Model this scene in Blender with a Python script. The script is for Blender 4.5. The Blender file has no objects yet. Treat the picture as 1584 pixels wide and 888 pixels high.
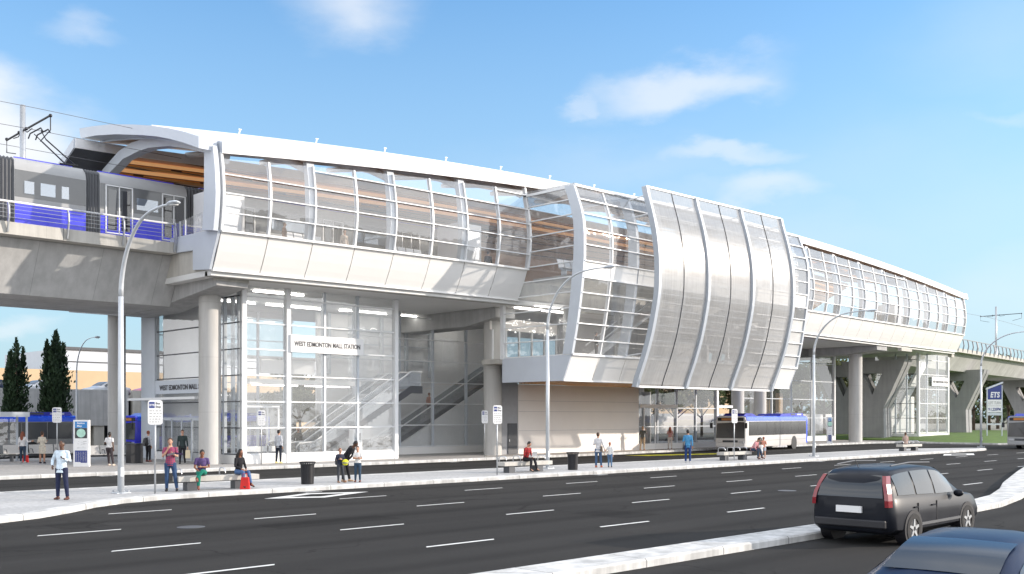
import bpy, bmesh, math, random
from mathutils import Vector, Matrix
random.seed(7)
R = math.radians
scn = bpy.context.scene
COL = scn.collection
PI = math.pi

# ------------------------------------------------------------------ camera
TH = R(45.3)
cam_d = bpy.data.cameras.new("camera")
cam = bpy.data.objects.new("camera", cam_d)
COL.objects.link(cam)
cam.location = (0, 0, 2.65)
cam.rotation_euler = (R(90), 0, -(PI/2 - TH))
cam_d.sensor_width = 36
cam_d.lens = 1590/1584*36
cam_d.shift_y = 201/1584
cam_d.clip_end = 6000
scn.camera = cam

# ------------------------------------------------------------------ materials
def nodes_of(m):
    m.use_nodes = True
    return m.node_tree.nodes, m.node_tree.links

def pbr(name, col, rough=0.6, metal=0.0, var=0.08, vscale=3.0, bump=0.0, bscale=40.0, spec=0.5, coat=0.0, stretch=None):
    m = bpy.data.materials.new(name)
    N, L = nodes_of(m)
    b = N["Principled BSDF"]
    b.inputs["Base Color"].default_value = (*col, 1)
    b.inputs["Roughness"].default_value = rough
    b.inputs["Metallic"].default_value = metal
    b.inputs["Specular IOR Level"].default_value = spec
    if coat: b.inputs["Coat Weight"].default_value = coat; b.inputs["Coat Roughness"].default_value = 0.08
    tc = N.new("ShaderNodeTexCoord")
    src = tc.outputs["Object"]
    if stretch:
        mp = N.new("ShaderNodeMapping"); mp.inputs["Scale"].default_value = stretch
        L.new(src, mp.inputs["Vector"]); src = mp.outputs["Vector"]
    if var:
        nz = N.new("ShaderNodeTexNoise"); nz.inputs["Scale"].default_value = vscale
        nz.inputs["Detail"].default_value = 5; nz.inputs["Roughness"].default_value = 0.6
        L.new(src, nz.inputs["Vector"])
        mr = N.new("ShaderNodeMapRange"); mr.inputs[1].default_value = 0.3; mr.inputs[2].default_value = 0.7
        mr.inputs[3].default_value = 1-var; mr.inputs[4].default_value = 1+var
        L.new(nz.outputs["Fac"], mr.inputs[0])
        mx = N.new("ShaderNodeVectorMath"); mx.operation = 'SCALE'
        mx.inputs[0].default_value = col
        L.new(mr.outputs[0], mx.inputs["Scale"])
        L.new(mx.outputs[0], b.inputs["Base Color"])
        mr2 = N.new("ShaderNodeMapRange"); mr2.inputs[3].default_value = max(0, rough-0.06); mr2.inputs[4].default_value = min(1, rough+0.08)
        L.new(nz.outputs["Fac"], mr2.inputs[0]); L.new(mr2.outputs[0], b.inputs["Roughness"])
    if bump:
        n2 = N.new("ShaderNodeTexNoise"); n2.inputs["Scale"].default_value = bscale; n2.inputs["Detail"].default_value = 4
        L.new(src, n2.inputs["Vector"])
        bp = N.new("ShaderNodeBump"); bp.inputs["Strength"].default_value = bump; bp.inputs["Distance"].default_value = 0.02
        L.new(n2.outputs["Fac"], bp.inputs["Height"]); L.new(bp.outputs[0], b.inputs["Normal"])
    return m

def glass(name, tint=(0.9, 0.93, 0.94), refl=0.10, film=0.05, filmcol=(0.8, 0.83, 0.85), rough=0.02, wavy=0.0, wscale=0.6):
    """thin architectural glazing: sees through, mirrors the sky, whitish film put in to make the panes look brighter"""
    m = bpy.data.materials.new(name)
    N, L = nodes_of(m)
    N.remove(N["Principled BSDF"])
    out = N["Material Output"]
    tr = N.new("ShaderNodeBsdfTransparent"); tr.inputs[0].default_value = (*tint, 1)
    gl = N.new("ShaderNodeBsdfGlossy"); gl.inputs["Roughness"].default_value = rough
    gl.inputs[0].default_value = (1, 1, 1, 1)
    df = N.new("ShaderNodeBsdfDiffuse"); df.inputs[0].default_value = (*filmcol, 1)
    lw = N.new("ShaderNodeFresnel"); lw.inputs["IOR"].default_value = 1.5
    geo = N.new("ShaderNodeNewGeometry")
    # thin pane: same fresnel on front and back side
    mth = N.new("ShaderNodeVectorMath"); mth.operation = 'SCALE'
    mr0 = N.new("ShaderNodeMapRange"); mr0.inputs[3].default_value = 1; mr0.inputs[4].default_value = -1
    L.new(geo.outputs["Backfacing"], mr0.inputs[0])
    L.new(geo.outputs["Normal"], mth.inputs[0]); L.new(mr0.outputs[0], mth.inputs["Scale"])
    dot = N.new("ShaderNodeVectorMath"); dot.operation = 'DOT_PRODUCT'
    L.new(geo.outputs["Incoming"], dot.inputs[0]); L.new(geo.outputs["Normal"], dot.inputs[1])
    ab = N.new("ShaderNodeMath"); ab.operation = 'ABSOLUTE'; L.new(dot.outputs["Value"], ab.inputs[0])
    om = N.new("ShaderNodeMath"); om.operation = 'SUBTRACT'; om.inputs[0].default_value = 1; L.new(ab.outputs[0], om.inputs[1])
    pw = N.new("ShaderNodeMath"); pw.operation = 'POWER'; pw.inputs[1].default_value = 4; L.new(om.outputs[0], pw.inputs[0])
    ma = N.new("ShaderNodeMath"); ma.operation = 'MULTIPLY_ADD'; ma.inputs[1].default_value = 0.8; ma.inputs[2].default_value = refl
    L.new(pw.outputs[0], ma.inputs[0]); ma.use_clamp = True
    m1 = N.new("ShaderNodeMixShader"); L.new(ma.outputs[0], m1.inputs[0]); L.new(tr.outputs[0], m1.inputs[1]); L.new(gl.outputs[0], m1.inputs[2])
    m2 = N.new("ShaderNodeMixShader"); m2.inputs[0].default_value = film
    tc = N.new("ShaderNodeTexCoord"); nz = N.new("ShaderNodeTexNoise"); nz.inputs["Scale"].default_value = wscale; nz.inputs["Detail"].default_value = 3
    L.new(tc.outputs["Object"], nz.inputs["Vector"])
    mf = N.new("ShaderNodeMapRange"); mf.inputs[3].default_value = film*0.5; mf.inputs[4].default_value = film*1.5  # share of the whitish film, a painted haze that lifts dark panes
    L.new(nz.outputs["Fac"], mf.inputs[0])
    oi = N.new("ShaderNodeObjectInfo"); mo = N.new("ShaderNodeMapRange"); mo.inputs[3].default_value = .55; mo.inputs[4].default_value = 1.5; L.new(oi.outputs["Random"], mo.inputs[0])
    mm_ = N.new("ShaderNodeMath"); mm_.operation = 'MULTIPLY'; L.new(mf.outputs[0], mm_.inputs[0]); L.new(mo.outputs[0], mm_.inputs[1]); L.new(mm_.outputs[0], m2.inputs[0])
    # each pane sits a fraction of a degree off its neighbours
    wn = N.new("ShaderNodeTexWhiteNoise"); wn.noise_dimensions = '1D'; L.new(oi.outputs["Random"], wn.inputs["W"])
    sb = N.new("ShaderNodeVectorMath"); sb.operation = 'SUBTRACT'; sb.inputs[1].default_value = (.5, .5, .5); L.new(wn.outputs["Color"], sb.inputs[0])
    sc_ = N.new("ShaderNodeVectorMath"); sc_.operation = 'SCALE'; sc_.inputs["Scale"].default_value = .05; L.new(sb.outputs[0], sc_.inputs[0])
    an = N.new("ShaderNodeVectorMath"); an.operation = 'ADD'; L.new(geo.outputs["Normal"], an.inputs[0]); L.new(sc_.outputs[0], an.inputs[1])
    nn = N.new("ShaderNodeVectorMath"); nn.operation = 'NORMALIZE'; L.new(an.outputs[0], nn.inputs[0]); L.new(nn.outputs[0], gl.inputs["Normal"])
    L.new(m1.outputs[0], m2.inputs[1]); L.new(df.outputs[0], m2.inputs[2]); L.new(m2.outputs[0], out.inputs[0])
    if wavy:
        bp = N.new("ShaderNodeBump"); bp.inputs["Strength"].default_value = wavy; bp.inputs["Distance"].default_value = 0.3
        L.new(nz.outputs["Fac"], bp.inputs["Height"]); L.new(nn.outputs[0], bp.inputs["Normal"]); L.new(bp.outputs[0], gl.inputs["Normal"])
    return m

M = {}
M['white'] = pbr('white_panel', (0.86, 0.85, 0.83), 0.42, var=0.012, vscale=0.7)
M['white_steel'] = pbr('white_painted_steel', (0.78, 0.79, 0.80), 0.38, var=0.02)
M['grey_steel'] = pbr('grey_painted_steel', (0.56, 0.60, 0.65), 0.42, var=0.04, vscale=1.5)
M['bluegrey'] = pbr('pale_grey_cladding', (0.55, 0.59, 0.65), 0.45, var=0.04, vscale=0.8)
M['roof'] = pbr('white_roof_membrane', (0.83, 0.83, 0.83), 0.55, var=0.03, vscale=0.5)
M['dark_joint'] = pbr('joint_shadow_gap', (0.10, 0.10, 0.11), 0.7, var=0)
M['concrete'] = pbr('concrete', (0.45, 0.45, 0.45), 0.85, var=0.10, vscale=0.9, bump=0.25, bscale=14)
M['concrete_girder'] = pbr('girder_concrete', (0.47, 0.47, 0.465), 0.85, var=0.14, vscale=0.5, bump=0.25, bscale=9, stretch=(1, 1, 0.5))
M['concrete_light'] = pbr('light_concrete', (0.50, 0.48, 0.44), 0.8, var=0.08, vscale=1.2, bump=0.2, bscale=18)
M['column'] = pbr('column_concrete', (0.52, 0.51, 0.49), 0.75, var=0.06, vscale=1.8, bump=0.15, bscale=20, stretch=(1, 1, 0.3))
M['soffit'] = pbr('soffit_panel', (0.74, 0.74, 0.73), 0.6, var=0.03, vscale=0.6)
M['beige'] = pbr('beige_panel', (0.84, 0.80, 0.76), 0.55, var=0.03, vscale=0.5)
M['grey_wall'] = pbr('grey_wall', (0.35, 0.36, 0.38), 0.7, var=0.06)
M['railgrey'] = pbr('painted_grey_railing', (0.20, 0.21, 0.23), 0.6, var=0.1)
M['interior'] = pbr('interior_white_wall', (0.84, 0.84, 0.84), 0.7, var=0.03)
M['interior_grey'] = pbr('interior_grey_wall', (0.45, 0.45, 0.46), 0.7, var=0.08, vscale=0.6)
M['floor'] = pbr('floor_tile', (0.58, 0.58, 0.57), 0.35, var=0.05)
M['black'] = pbr('black_metal', (0.018, 0.018, 0.022), 0.45, var=0.1)
M['darkgrey'] = pbr('dark_grey_metal', (0.07, 0.075, 0.085), 0.5, var=0.1)
M['galv'] = pbr('galvanised_steel', (0.46, 0.48, 0.50), 0.40, metal=0.6, var=0.08, vscale=8)
M['lamp'] = pbr('lamp_pole_metal', (0.58, 0.61, 0.64), 0.38, metal=0.3, var=0.05, vscale=6)
M['rubber'] = pbr('tyre_rubber', (0.02, 0.02, 0.021), 0.85, var=0.15, vscale=20)
M['alu'] = pbr('brushed_aluminium', (0.62, 0.63, 0.65), 0.3, metal=0.8, var=0.05)
M['blue'] = pbr('bus_blue_paint', (0.018, 0.10, 0.80), 0.25, var=0.04, coat=0.6)
M['deepblue'] = pbr('deep_blue_paint', (0.02, 0.03, 0.40), 0.3, var=0.08, coat=0.4)
M['trainblue'] = pbr('train_blue_paint', (0.045, 0.05, 0.72), 0.3, var=0.04, coat=0.4)
M['trainwhite'] = pbr('train_grey_paint', (0.36, 0.365, 0.37), 0.35, var=0.04)
M['bellows'] = pbr('rubber_bellows', (0.11, 0.115, 0.125), 0.7, var=0.1)
M['buswhite'] = pbr('bus_white_paint', (0.74, 0.72, 0.70), 0.3, var=0.03, coat=0.4)
M['carpaint'] = pbr('black_car_paint', (0.012, 0.014, 0.020), 0.36, var=0.1, coat=.12, spec=.16)
M['carblue'] = pbr('dark_blue_car_paint', (0.008, 0.018, 0.05), 0.38, var=0.1, coat=.14, spec=.18)
M['carsilver'] = pbr('silver_car_paint', (0.45, 0.46, 0.48), 0.3, var=0.03, coat=0.8)
M['carwhite'] = pbr('white_car_paint', (0.7, 0.7, 0.7), 0.3, var=0.03, coat=0.8)
M['carpink'] = pbr('magenta_car_paint', (0.55, 0.03, 0.12), 0.3, var=0.03, coat=0.8)
M['redlamp'] = pbr('red_lamp_lens', (0.22, 0.012, 0.02), 0.15, var=0.0, coat=0.8)
M['amber'] = pbr('amber_board', (0.50, 0.20, 0.05), 0.5, var=0.1)
M['signwhite'] = pbr('sign_white', (0.80, 0.80, 0.80), 0.4, var=0.01)
M['signblue'] = pbr('sign_blue', (0.03, 0.22, 0.55), 0.4, var=0.02)
M['signnavy'] = pbr('sign_navy', (0.03, 0.05, 0.22), 0.4, var=0.05)
M['ink'] = pbr('lettering_grey', (0.045, 0.045, 0.055), 0.5, var=0)
M['signgrey'] = pbr('sign_print_grey', (0.45, 0.45, 0.45), 0.5, var=0)
M['green'] = pbr('map_green', (0.45, 0.72, 0.6), 0.5, var=0.2, vscale=6)
M['pane_dark'] = glass('tinted_vehicle_glass', (0.10, 0.10, 0.11), 0.14, 0.04, (0.3, 0.3, 0.32))
M['pane_car'] = glass('car_glass', (0.16, 0.17, 0.18), 0.16, 0.03, (0.3, 0.3, 0.32))
M['glass'] = glass('facade_glass', (0.95, 0.96, 0.97), 0.15, 0.10, (0.9, 0.9, 0.9), wavy=0.12)
M['rib'] = pbr('rib_grey_paint', (0.44, 0.48, 0.53), 0.45, var=0.03)
M['glass_hall'] = glass('hall_glass', (0.94, 0.95, 0.95), 0.13, 0.085, (.9, .9, .9), wavy=0.07)
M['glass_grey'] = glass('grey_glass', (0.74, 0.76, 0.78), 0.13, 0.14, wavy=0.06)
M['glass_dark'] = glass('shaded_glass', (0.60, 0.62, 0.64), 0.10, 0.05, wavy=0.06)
M['grate'] = pbr('perforated_white_seat', (0.62, 0.60, 0.58), 0.55, var=0.25, vscale=45)
M['tree_bark'] = pbr('tree_bark', (0.13, 0.10, 0.075), 0.9, var=0.2, vscale=6, bump=0.5, bscale=12)
M['yellow'] = pbr('yellow_road_paint', (0.66, 0.66, 0.03), 0.7, var=0.2, vscale=2)
M['paint'] = pbr('white_road_paint', (0.70, 0.70, 0.68), 0.7, var=0.15, vscale=5)
M['tan'] = pbr('tan_render', (0.55, 0.40, 0.25), 0.8, var=0.06, vscale=0.3)
M['bag_red'] = pbr('red_bag', (0.62, 0.015, 0.012), 0.6, var=0.05)
M['cream'] = pbr('cream_paper', (0.72, 0.62, 0.42), 0.7, var=0.05)
M['wire'] = pbr('contact_wire', (0.12, 0.12, 0.13), 0.6, var=0)

# wood slats (real slat geometry is added where the photo shows it near; this is the board material)
def wood(name, col, stripes=7.0, axis=1):
    m = pbr(name, col, 0.5, var=0.18, vscale=1.2, stretch=(0.25, 2, 2))
    N, L = nodes_of(m); b = N["Principled BSDF"]
    tc = N.new("ShaderNodeTexCoord"); sp = N.new("ShaderNodeSeparateXYZ"); L.new(tc.outputs["Object"], sp.inputs[0])
    mu = N.new("ShaderNodeMath"); mu.operation = 'MULTIPLY'; mu.inputs[1].default_value = stripes; L.new(sp.outputs[axis], mu.inputs[0])
    fr = N.new("ShaderNodeMath"); fr.operation = 'FRACT'; L.new(mu.outputs[0], fr.inputs[0])
    gt = N.new("ShaderNodeMath"); gt.operation = 'GREATER_THAN'; gt.inputs[1].default_value = 0.84; L.new(fr.outputs[0], gt.inputs[0])
    src = b.inputs["Base Color"].links[0].from_socket
    mx = N.new("ShaderNodeMix"); mx.data_type = 'RGBA'; L.new(gt.outputs[0], mx.inputs[0]); L.new(src, mx.inputs[6]); mx.inputs[7].default_value = (0.05, 0.03, 0.02, 1)
    L.new(mx.outputs[2], b.inputs["Base Color"])
    return m
M['wood'] = wood('wood_ceiling', (0.62, 0.41, 0.29), 1.5)
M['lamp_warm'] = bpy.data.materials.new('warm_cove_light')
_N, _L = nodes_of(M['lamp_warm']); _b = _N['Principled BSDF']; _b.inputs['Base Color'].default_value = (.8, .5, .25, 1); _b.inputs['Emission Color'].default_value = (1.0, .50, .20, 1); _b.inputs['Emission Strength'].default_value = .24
M['strip_lamp_and_fill'] = bpy.data.materials.new('white_lamp_and_fill')
_N, _L = nodes_of(M['strip_lamp_and_fill']); _b = _N['Principled BSDF']; _b.inputs['Emission Color'].default_value = (1.0, .96, .90, 1); _b.inputs['Emission Strength'].default_value = 7.5  # for lamp strips, and for strips added to brighten the interiors
M['wood_orange'] = wood('orange_wood_slats', (0.72, 0.34, 0.10), 3.0)

# asphalt
def asphalt(name, c):
    m = pbr(name, (c*1.03, c, c*.97), 0.9, spec=.12, var=0.12, vscale=0.12, bump=0.35, bscale=90)
    N, L = nodes_of(m); b = N["Principled BSDF"]
    tc = N.new("ShaderNodeTexCoord")
    # tyre-polished bands along the lanes (world X direction)
    mp = N.new("ShaderNodeMapping"); mp.inputs["Scale"].default_value = (0.03, 0.55, 1); L.new(tc.outputs["Object"], mp.inputs["Vector"])
    nz = N.new("ShaderNodeTexNoise"); nz.inputs["Scale"].default_value = 1.0; nz.inputs["Detail"].default_value = 3; L.new(mp.outputs[0], nz.inputs["Vector"])
    g = N.new("ShaderNodeTexNoise"); g.inputs["Scale"].default_value = 60; g.inputs["Detail"].default_value = 3; L.new(tc.outputs["Object"], g.inputs["Vector"])
    mr = N.new("ShaderNodeMapRange"); mr.inputs[1].default_value = .3; mr.inputs[2].default_value = .7; mr.inputs[3].default_value = .78; mr.inputs[4].default_value = 1.25; L.new(nz.outputs["Fac"], mr.inputs[0])
    mr2 = N.new("ShaderNodeMapRange"); mr2.inputs[1].default_value = .3; mr2.inputs[2].default_value = .7; mr2.inputs[3].default_value = .8; mr2.inputs[4].default_value = 1.2; L.new(g.outputs["Fac"], mr2.inputs[0])
    mu = N.new("ShaderNodeMath"); mu.operation = 'MULTIPLY'; L.new(mr.outputs[0], mu.inputs[0]); L.new(mr2.outputs[0], mu.inputs[1])
    # fine cracks in some places, sealed seams, oil spots
    vo = N.new("ShaderNodeTexVoronoi"); vo.feature = 'DISTANCE_TO_EDGE'; vo.inputs["Scale"].default_value = .33
    wz = N.new("ShaderNodeTexNoise"); wz.inputs["Scale"].default_value = 1.1; wz.inputs["Detail"].default_value = 5; L.new(tc.outputs["Object"], wz.inputs["Vector"])
    wv_ = N.new("ShaderNodeVectorMath"); wv_.operation = 'MULTIPLY_ADD'; wv_.inputs[1].default_value = (1.3, 1.3, 0); L.new(wz.outputs["Color"], wv_.inputs[0]); L.new(tc.outputs["Object"], wv_.inputs[2]); L.new(wv_.outputs[0], vo.inputs["Vector"])
    ck = N.new("ShaderNodeMapRange"); ck.inputs[1].default_value = 0; ck.inputs[2].default_value = .012; ck.inputs[3].default_value = .45; ck.inputs[4].default_value = 1; L.new(vo.outputs["Distance"], ck.inputs[0])
    mk_ = N.new("ShaderNodeTexNoise"); mk_.inputs["Scale"].default_value = .16; mk_.inputs["Detail"].default_value = 2; L.new(tc.outputs["Object"], mk_.inputs["Vector"])
    ms_ = N.new("ShaderNodeMapRange"); ms_.inputs[1].default_value = .48; ms_.inputs[2].default_value = .56; L.new(mk_.outputs["Fac"], ms_.inputs[0])
    cm_ = N.new("ShaderNodeMix"); cm_.data_type = 'FLOAT'; L.new(ms_.outputs[0], cm_.inputs[0]); cm_.inputs[2].default_value = 1; L.new(ck.outputs[0], cm_.inputs[3])
    sp2 = N.new("ShaderNodeSeparateXYZ"); L.new(tc.outputs["Object"], sp2.inputs[0])
    ln_ = N.new("ShaderNodeMath"); ln_.operation = 'MULTIPLY_ADD'; ln_.inputs[1].default_value = 1/3.85; ln_.inputs[2].default_value = .32; L.new(sp2.outputs[1], ln_.inputs[0])
    fr_ = N.new("ShaderNodeMath"); fr_.operation = 'PINGPONG'; fr_.inputs[1].default_value = .5; L.new(ln_.outputs[0], fr_.inputs[0])
    ol = N.new("ShaderNodeMapRange"); ol.interpolation_type = 'SMOOTHSTEP'; ol.inputs[1].default_value = 0; ol.inputs[2].default_value = .16; ol.inputs[3].default_value = .76; ol.inputs[4].default_value = 1.08; L.new(fr_.outputs[0], ol.inputs[0])
    m3 = N.new("ShaderNodeMath"); m3.operation = 'MULTIPLY'; L.new(mu.outputs[0], m3.inputs[0]); L.new(cm_.outputs[0], m3.inputs[1])
    m4 = N.new("ShaderNodeMath"); m4.operation = 'MULTIPLY'; L.new(m3.outputs[0], m4.inputs[0]); L.new(ol.outputs[0], m4.inputs[1])
    src = b.inputs["Base Color"].links[0].from_socket
    sc = N.new("ShaderNodeVectorMath"); sc.operation = 'SCALE'; L.new(src, sc.inputs[0]); L.new(m4.outputs[0], sc.inputs["Scale"]); L.new(sc.outputs[0], b.inputs["Base Color"])
    return m
def joints(m, period, axis=0, w_=.012, dark=.5, stains=0.0):
    """butt joints across a material every so many metres, with rain streaks running down"""
    N, L = nodes_of(m); b = N["Principled BSDF"]; tc = N.new("ShaderNodeTexCoord"); sp = N.new("ShaderNodeSeparateXYZ"); L.new(tc.outputs["Object"], sp.inputs[0])
    d = N.new("ShaderNodeMath"); d.operation = 'DIVIDE'; d.inputs[1].default_value = period; L.new(sp.outputs[axis], d.inputs[0])
    fr = N.new("ShaderNodeMath"); fr.operation = 'FRACT'; L.new(d.outputs[0], fr.inputs[0])
    lt = N.new("ShaderNodeMath"); lt.operation = 'LESS_THAN'; lt.inputs[1].default_value = w_/period; L.new(fr.outputs[0], lt.inputs[0])
    k = N.new("ShaderNodeMapRange"); k.inputs[3].default_value = 1; k.inputs[4].default_value = dark; L.new(lt.outputs[0], k.inputs[0]); out = k.outputs[0]
    if stains:
        mp = N.new("ShaderNodeMapping"); mp.inputs["Scale"].default_value = (2.2, 2.2, .18); L.new(tc.outputs["Object"], mp.inputs["Vector"])
        nz = N.new("ShaderNodeTexNoise"); nz.inputs["Scale"].default_value = 1; nz.inputs["Detail"].default_value = 6; nz.inputs["Roughness"].default_value = .65; L.new(mp.outputs[0], nz.inputs["Vector"])
        mr = N.new("ShaderNodeMapRange"); mr.inputs[1].default_value = .38; mr.inputs[2].default_value = .62; mr.inputs[3].default_value = 1-stains; mr.inputs[4].default_value = 1+stains*.3; L.new(nz.outputs["Fac"], mr.inputs[0])
        q = N.new("ShaderNodeMath"); q.operation = 'MULTIPLY'; L.new(out, q.inputs[0]); L.new(mr.outputs[0], q.inputs[1]); out = q.outputs[0]
    src = b.inputs["Base Color"].links[0].from_socket
    sc = N.new("ShaderNodeVectorMath"); sc.operation = 'SCALE'; L.new(src, sc.inputs[0]); L.new(out, sc.inputs["Scale"]); L.new(sc.outputs[0], b.inputs["Base Color"])
def panel_tone(m, amt=.035):
    N, L = nodes_of(m); b = N["Principled BSDF"]; oi = N.new("ShaderNodeObjectInfo")
    mr = N.new("ShaderNodeMapRange"); mr.inputs[3].default_value = 1-amt; mr.inputs[4].default_value = 1+amt*.5; L.new(oi.outputs["Random"], mr.inputs[0])
    src = b.inputs["Base Color"].links[0].from_socket
    sc = N.new("ShaderNodeVectorMath"); sc.operation = 'SCALE'; L.new(src, sc.inputs[0]); L.new(mr.outputs[0], sc.inputs["Scale"]); L.new(sc.outputs[0], b.inputs["Base Color"])
M['asphalt'] = asphalt('asphalt', 0.029)
M['asphalt2'] = asphalt('busway_asphalt', 0.031)

# paving with joints
def paving(name, col, px, py, jw=0.02, streak=True):
    m = pbr(name, col, 0.8, var=0.06, vscale=0.6, bump=0.2, bscale=30)
    N, L = nodes_of(m); b = N["Principled BSDF"]
    tc = N.new("ShaderNodeTexCoord"); sp = N.new("ShaderNodeSeparateXYZ"); L.new(tc.outputs["Object"], sp.inputs[0])
    fs = []
    for ax, p in ((0, px), (1, py)):
        d = N.new("ShaderNodeMath"); d.operation = 'DIVIDE'; d.inputs[1].default_value = p; L.new(sp.outputs[ax], d.inputs[0])
        fr = N.new("ShaderNodeMath"); fr.operation = 'FRACT'; L.new(d.outputs[0], fr.inputs[0])
        lt = N.new("ShaderNodeMath"); lt.operation = 'LESS_THAN'; lt.inputs[1].default_value = jw/p; L.new(fr.outputs[0], lt.inputs[0]); fs.append(lt)
    mx = N.new("ShaderNodeMath"); mx.operation = 'MAXIMUM'; L.new(fs[0].outputs[0], mx.inputs[0]); L.new(fs[1].outputs[0], mx.inputs[1])
    # per-slab tone
    vo = N.new("ShaderNodeTexWhiteNoise"); vo.noise_dimensions = '2D'
    fl = N.new("ShaderNodeVectorMath"); fl.operation = 'DIVIDE'; fl.inputs[1].default_value = (px, py, 1); L.new(tc.outputs["Object"], fl.inputs[0])
    ff = N.new("ShaderNodeVectorMath"); ff.operation = 'FLOOR'; L.new(fl.outputs[0], ff.inputs[0]); L.new(ff.outputs[0], vo.inputs["Vector"])
    mr = N.new("ShaderNodeMapRange"); mr.inputs[3].default_value = .93; mr.inputs[4].default_value = 1.06; L.new(vo.outputs["Value"], mr.inputs[0])
    st = N.new("ShaderNodeTexNoise"); st.inputs["Scale"].default_value = 7; st.inputs["Detail"].default_value = 6; L.new(tc.outputs["Object"], st.inputs["Vector"])
    ms = N.new("ShaderNodeMapRange"); ms.inputs[1].default_value = .35; ms.inputs[2].default_value = .62; ms.inputs[3].default_value = .80; ms.inputs[4].default_value = 1.03; L.new(st.outputs["Fac"], ms.inputs[0])
    mu = N.new("ShaderNodeMath"); mu.operation = 'MULTIPLY'; L.new(mr.outputs[0], mu.inputs[0]); L.new(ms.outputs[0], mu.inputs[1])
    src = b.inputs["Base Color"].links[0].from_socket
    sc = N.new("ShaderNodeVectorMath"); sc.operation = 'SCALE'; L.new(src, sc.inputs[0]); L.new(mu.outputs[0], sc.inputs["Scale"])
    mm = N.new("ShaderNodeMix"); mm.data_type = 'RGBA'; L.new(mx.outputs[0], mm.inputs[0]); L.new(sc.outputs[0], mm.inputs[6]); mm.inputs[7].default_value = (col[0]*.45, col[1]*.45, col[2]*.45, 1)
    L.new(mm.outputs[2], b.inputs["Base Color"])
    return m
M['paving'] = paving('island_paving', (0.44, 0.44, 0.44), 3.0, 1.75)
M['paving2'] = paving('station_paving', (0.44, 0.42, 0.40), 2.4, 1.6)
M['kerb'] = pbr('kerb_concrete', (0.57, 0.57, 0.56), 0.8, var=0.12, vscale=2.2, bump=0.3, bscale=25)

joints(M['kerb'], 2.4, 0, .035, .45, .26)
joints(M['concrete_girder'], 3.1, 0, .02, .62, .12)
M['pier'] = pbr('pier_concrete', (0.32, 0.32, 0.325), 0.85, var=0.08, vscale=0.8, bump=0.2, bscale=14)
joints(M['pier'], 2.6, 2, .02, .8, .10)
joints(M['concrete'], 2.4, 2, .012, .75, .16)
joints(M['column'], 2.9, 2, .014, .72, .10)
joints(M['concrete_light'], 3.1, 0, .012, .7, .14)
panel_tone(M['white'], .02)
# translucent polycarbonate of the big curved screen
def screen_mat():
    m = bpy.data.materials.new('translucent_ribbed_sheet')
    N, L = nodes_of(m); N.remove(N["Principled BSDF"]); out = N["Material Output"]
    tr = N.new("ShaderNodeBsdfTransparent"); tr.inputs[0].default_value = (0.92, 0.93, 0.94, 1)
    df = N.new("ShaderNodeBsdfDiffuse"); df.inputs[0].default_value = (0.52, 0.52, 0.52, 1)
    tl = N.new("ShaderNodeBsdfTranslucent"); tl.inputs[0].default_value = (0.66, 0.67, 0.68, 1)
    gl = N.new("ShaderNodeBsdfGlossy"); gl.inputs["Roughness"].default_value = 0.22
    tc = N.new("ShaderNodeTexCoord")
    mp = N.new("ShaderNodeMapping"); mp.inputs["Scale"].default_value = (9, 1, 0.35); L.new(tc.outputs["Object"], mp.inputs["Vector"])
    nz = N.new("ShaderNodeTexNoise"); nz.inputs["Scale"].default_value = 1.4; nz.inputs["Detail"].default_value = 5; L.new(mp.outputs[0], nz.inputs["Vector"])
    mr = N.new("ShaderNodeMapRange"); mr.inputs[1].default_value = .3; mr.inputs[2].default_value = .7; mr.inputs[3].default_value = 0.17; mr.inputs[4].default_value = 0.32; L.new(nz.outputs["Fac"], mr.inputs[0])
    mp2 = N.new("ShaderNodeMapping"); mp2.inputs["Scale"].default_value = (.22, .3, .9); L.new(tc.outputs["Object"], mp2.inputs["Vector"])
    nb = N.new("ShaderNodeTexNoise"); nb.inputs["Scale"].default_value = 1.0; nb.inputs["Detail"].default_value = 3; L.new(mp2.outputs[0], nb.inputs["Vector"])
    mb2 = N.new("ShaderNodeMapRange"); mb2.inputs[1].default_value = .4; mb2.inputs[2].default_value = .65; mb2.inputs[3].default_value = 0; mb2.inputs[4].default_value = .10; L.new(nb.outputs["Fac"], mb2.inputs[0])
    ad2 = N.new("ShaderNodeMath"); ad2.operation = 'ADD'; L.new(mr.outputs[0], ad2.inputs[0]); L.new(mb2.outputs[0], ad2.inputs[1])
    a = N.new("ShaderNodeMixShader"); a.inputs[0].default_value = 0.45; L.new(df.outputs[0], a.inputs[1]); L.new(tl.outputs[0], a.inputs[2])
    g = N.new("ShaderNodeMixShader"); g.inputs[0].default_value = 0.10; L.new(a.outputs[0], g.inputs[1]); L.new(gl.outputs[0], g.inputs[2])
    t = N.new("ShaderNodeMixShader"); L.new(ad2.outputs[0], t.inputs[0]); L.new(g.outputs[0], t.inputs[1]); L.new(tr.outputs[0], t.inputs[2])
    L.new(t.outputs[0], out.inputs[0])
    return m
M['screen'] = screen_mat()

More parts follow.
